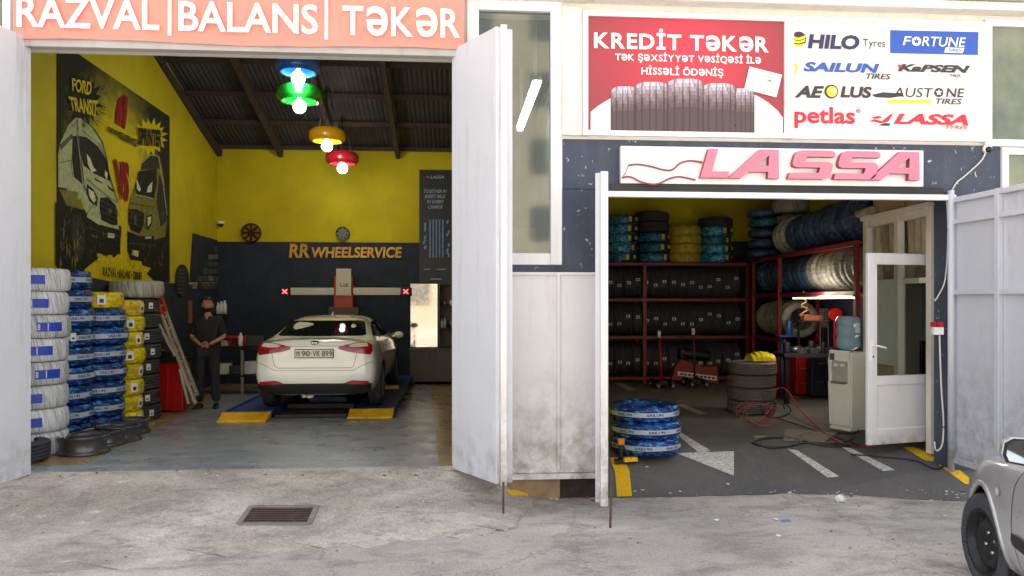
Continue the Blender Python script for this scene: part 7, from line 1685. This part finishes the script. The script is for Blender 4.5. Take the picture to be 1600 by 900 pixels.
# hair and beard shells
hb_m = MB()
def hair_fn(u, v):
    a = pi*2*u; b = R(8)+R(82)*v; p = Vector((.086*cos(a)*cos(b), .105*sin(a)*cos(b), .126*sin(b)))
    if sin(a) < -.25 and v < .35: p.z = max(p.z, .072+.01*sin(a*9))
    k = .004*sin(a*17+v*23)+.004*sin(a*31-v*11); return HC+p*(1+k*8)
hb_m.grid(hair_fn, 48, 14); hb_m.build('hair', m_hair, MN, local=True)
bm_ = MB()
def beard_fn(u, v):
    a = pi+R(12)+R(156)*u; z = -.115+.062*v; w_ = math.sqrt(max(0, 1-(z/.122)**2)); p = 1.05*Vector((.080*cos(a)*w_*(1-.16*max(0, -z/.118)), .100*sin(a)*w_*(1-.02)-.013*max(0, -z/.118)*max(0, 1-abs(cos(a))*1.5), z))
    p.z = z; p.y -= .006; return HC+p
bm_.grid(beard_fn, 24, 6, 0)
i_keep = [k for k, f in enumerate(bm_.f) if not (abs(sum((bm_.v[i].x for i in f))/4) < .024 and -.068 < sum((bm_.v[i].z-HC.z for i in f))/4 < -.047)]
bm_.f = [bm_.f[k] for k in i_keep]; bm_.m = [0]*len(bm_.f); bm_.sm = [True]*len(bm_.f)
for s in (-1, 1): bm_.sphere(HC+Vector((s*.032, -.090, .026)), (.019, .006, .0045), 10, 6)
bm_.box(-.024, .024, HC.y-.112, HC.y-.100, HC.z-.047, HC.z-.042); bm_.build('beard', m_hair, MN, local=True)
def garment(name, ks, es, rad, mat, extra=None):
    V = [J[k] if k in J else extra[k] for k in ks]; i2 = {k: i for i, k in enumerate(ks)}
    vs, fs = skin(V, [(i2[a], i2[b]) for a, b in es], rad); g_ = MB(); g_.add(vs, fs, 0, True); return g_.build(name, mat, MN, local=True, fix=False)
ex_ = dict(ml=tuple(Vector(J['sl']).lerp(Vector(J['el']), .92)), mr=tuple(Vector(J['sr']).lerp(Vector(J['er']), .92)), co=(0, -.003, 1.405), hem=(0, 0, .86))
garment('shirt', ['sp', 'pel', 'hem', 'ch', 'co', 'sl', 'sr', 'ml', 'mr'], [('sp', 'pel'), ('pel', 'hem'), ('sp', 'ch'), ('ch', 'co'), ('ch', 'sl'), ('ch', 'sr'), ('sl', 'ml'), ('sr', 'mr')],
        [(.155, .115), (.16, .12), (.165, .125), (.17, .122), .066, .076, .076, .062, .062], m_shirt, ex_)
garment('trousers', ['pel', 'hl', 'hr', 'kl', 'kr', 'al', 'ar'], [('pel', 'hl'), ('pel', 'hr'), ('hl', 'kl'), ('hr', 'kr'), ('kl', 'al'), ('kr', 'ar')], [(.145, .11), .10, .10, .075, .075, .068, .068], m_trous)
for s, a, t in ((1, 'al', 'tl'), (-1, 'ar', 'tr')):
    g_ = MB(); A_, T_ = Vector(J[a]), Vector(J[t]); d = Vector((T_.x-A_.x, T_.y-A_.y, 0)).normalized(); n = Vector((-d.y, d.x, 0))
    def sh(u, v, A_=A_, d=d, n=n):
        x = -.085+.28*u; a_ = 2*pi*v; w_ = .046*(1-.25*abs(2*u-1)**4)*math.sqrt(max(.02, 1-(2*u-1)**8)); h_ = (.085 if u < .35 else .085-.05*min(1, (u-.35)/.3))*math.sqrt(max(.03, 1-(2*u-1)**10))
        return Vector((A_.x, A_.y, 0))+d*x+n*w_*cos(a_)+Vector((0, 0, max(0, h_*.5+h_*.5*sin(a_))))
    g_.grid(sh, 14, 14); g_.build('shoe', m_shoe, MN, local=True)
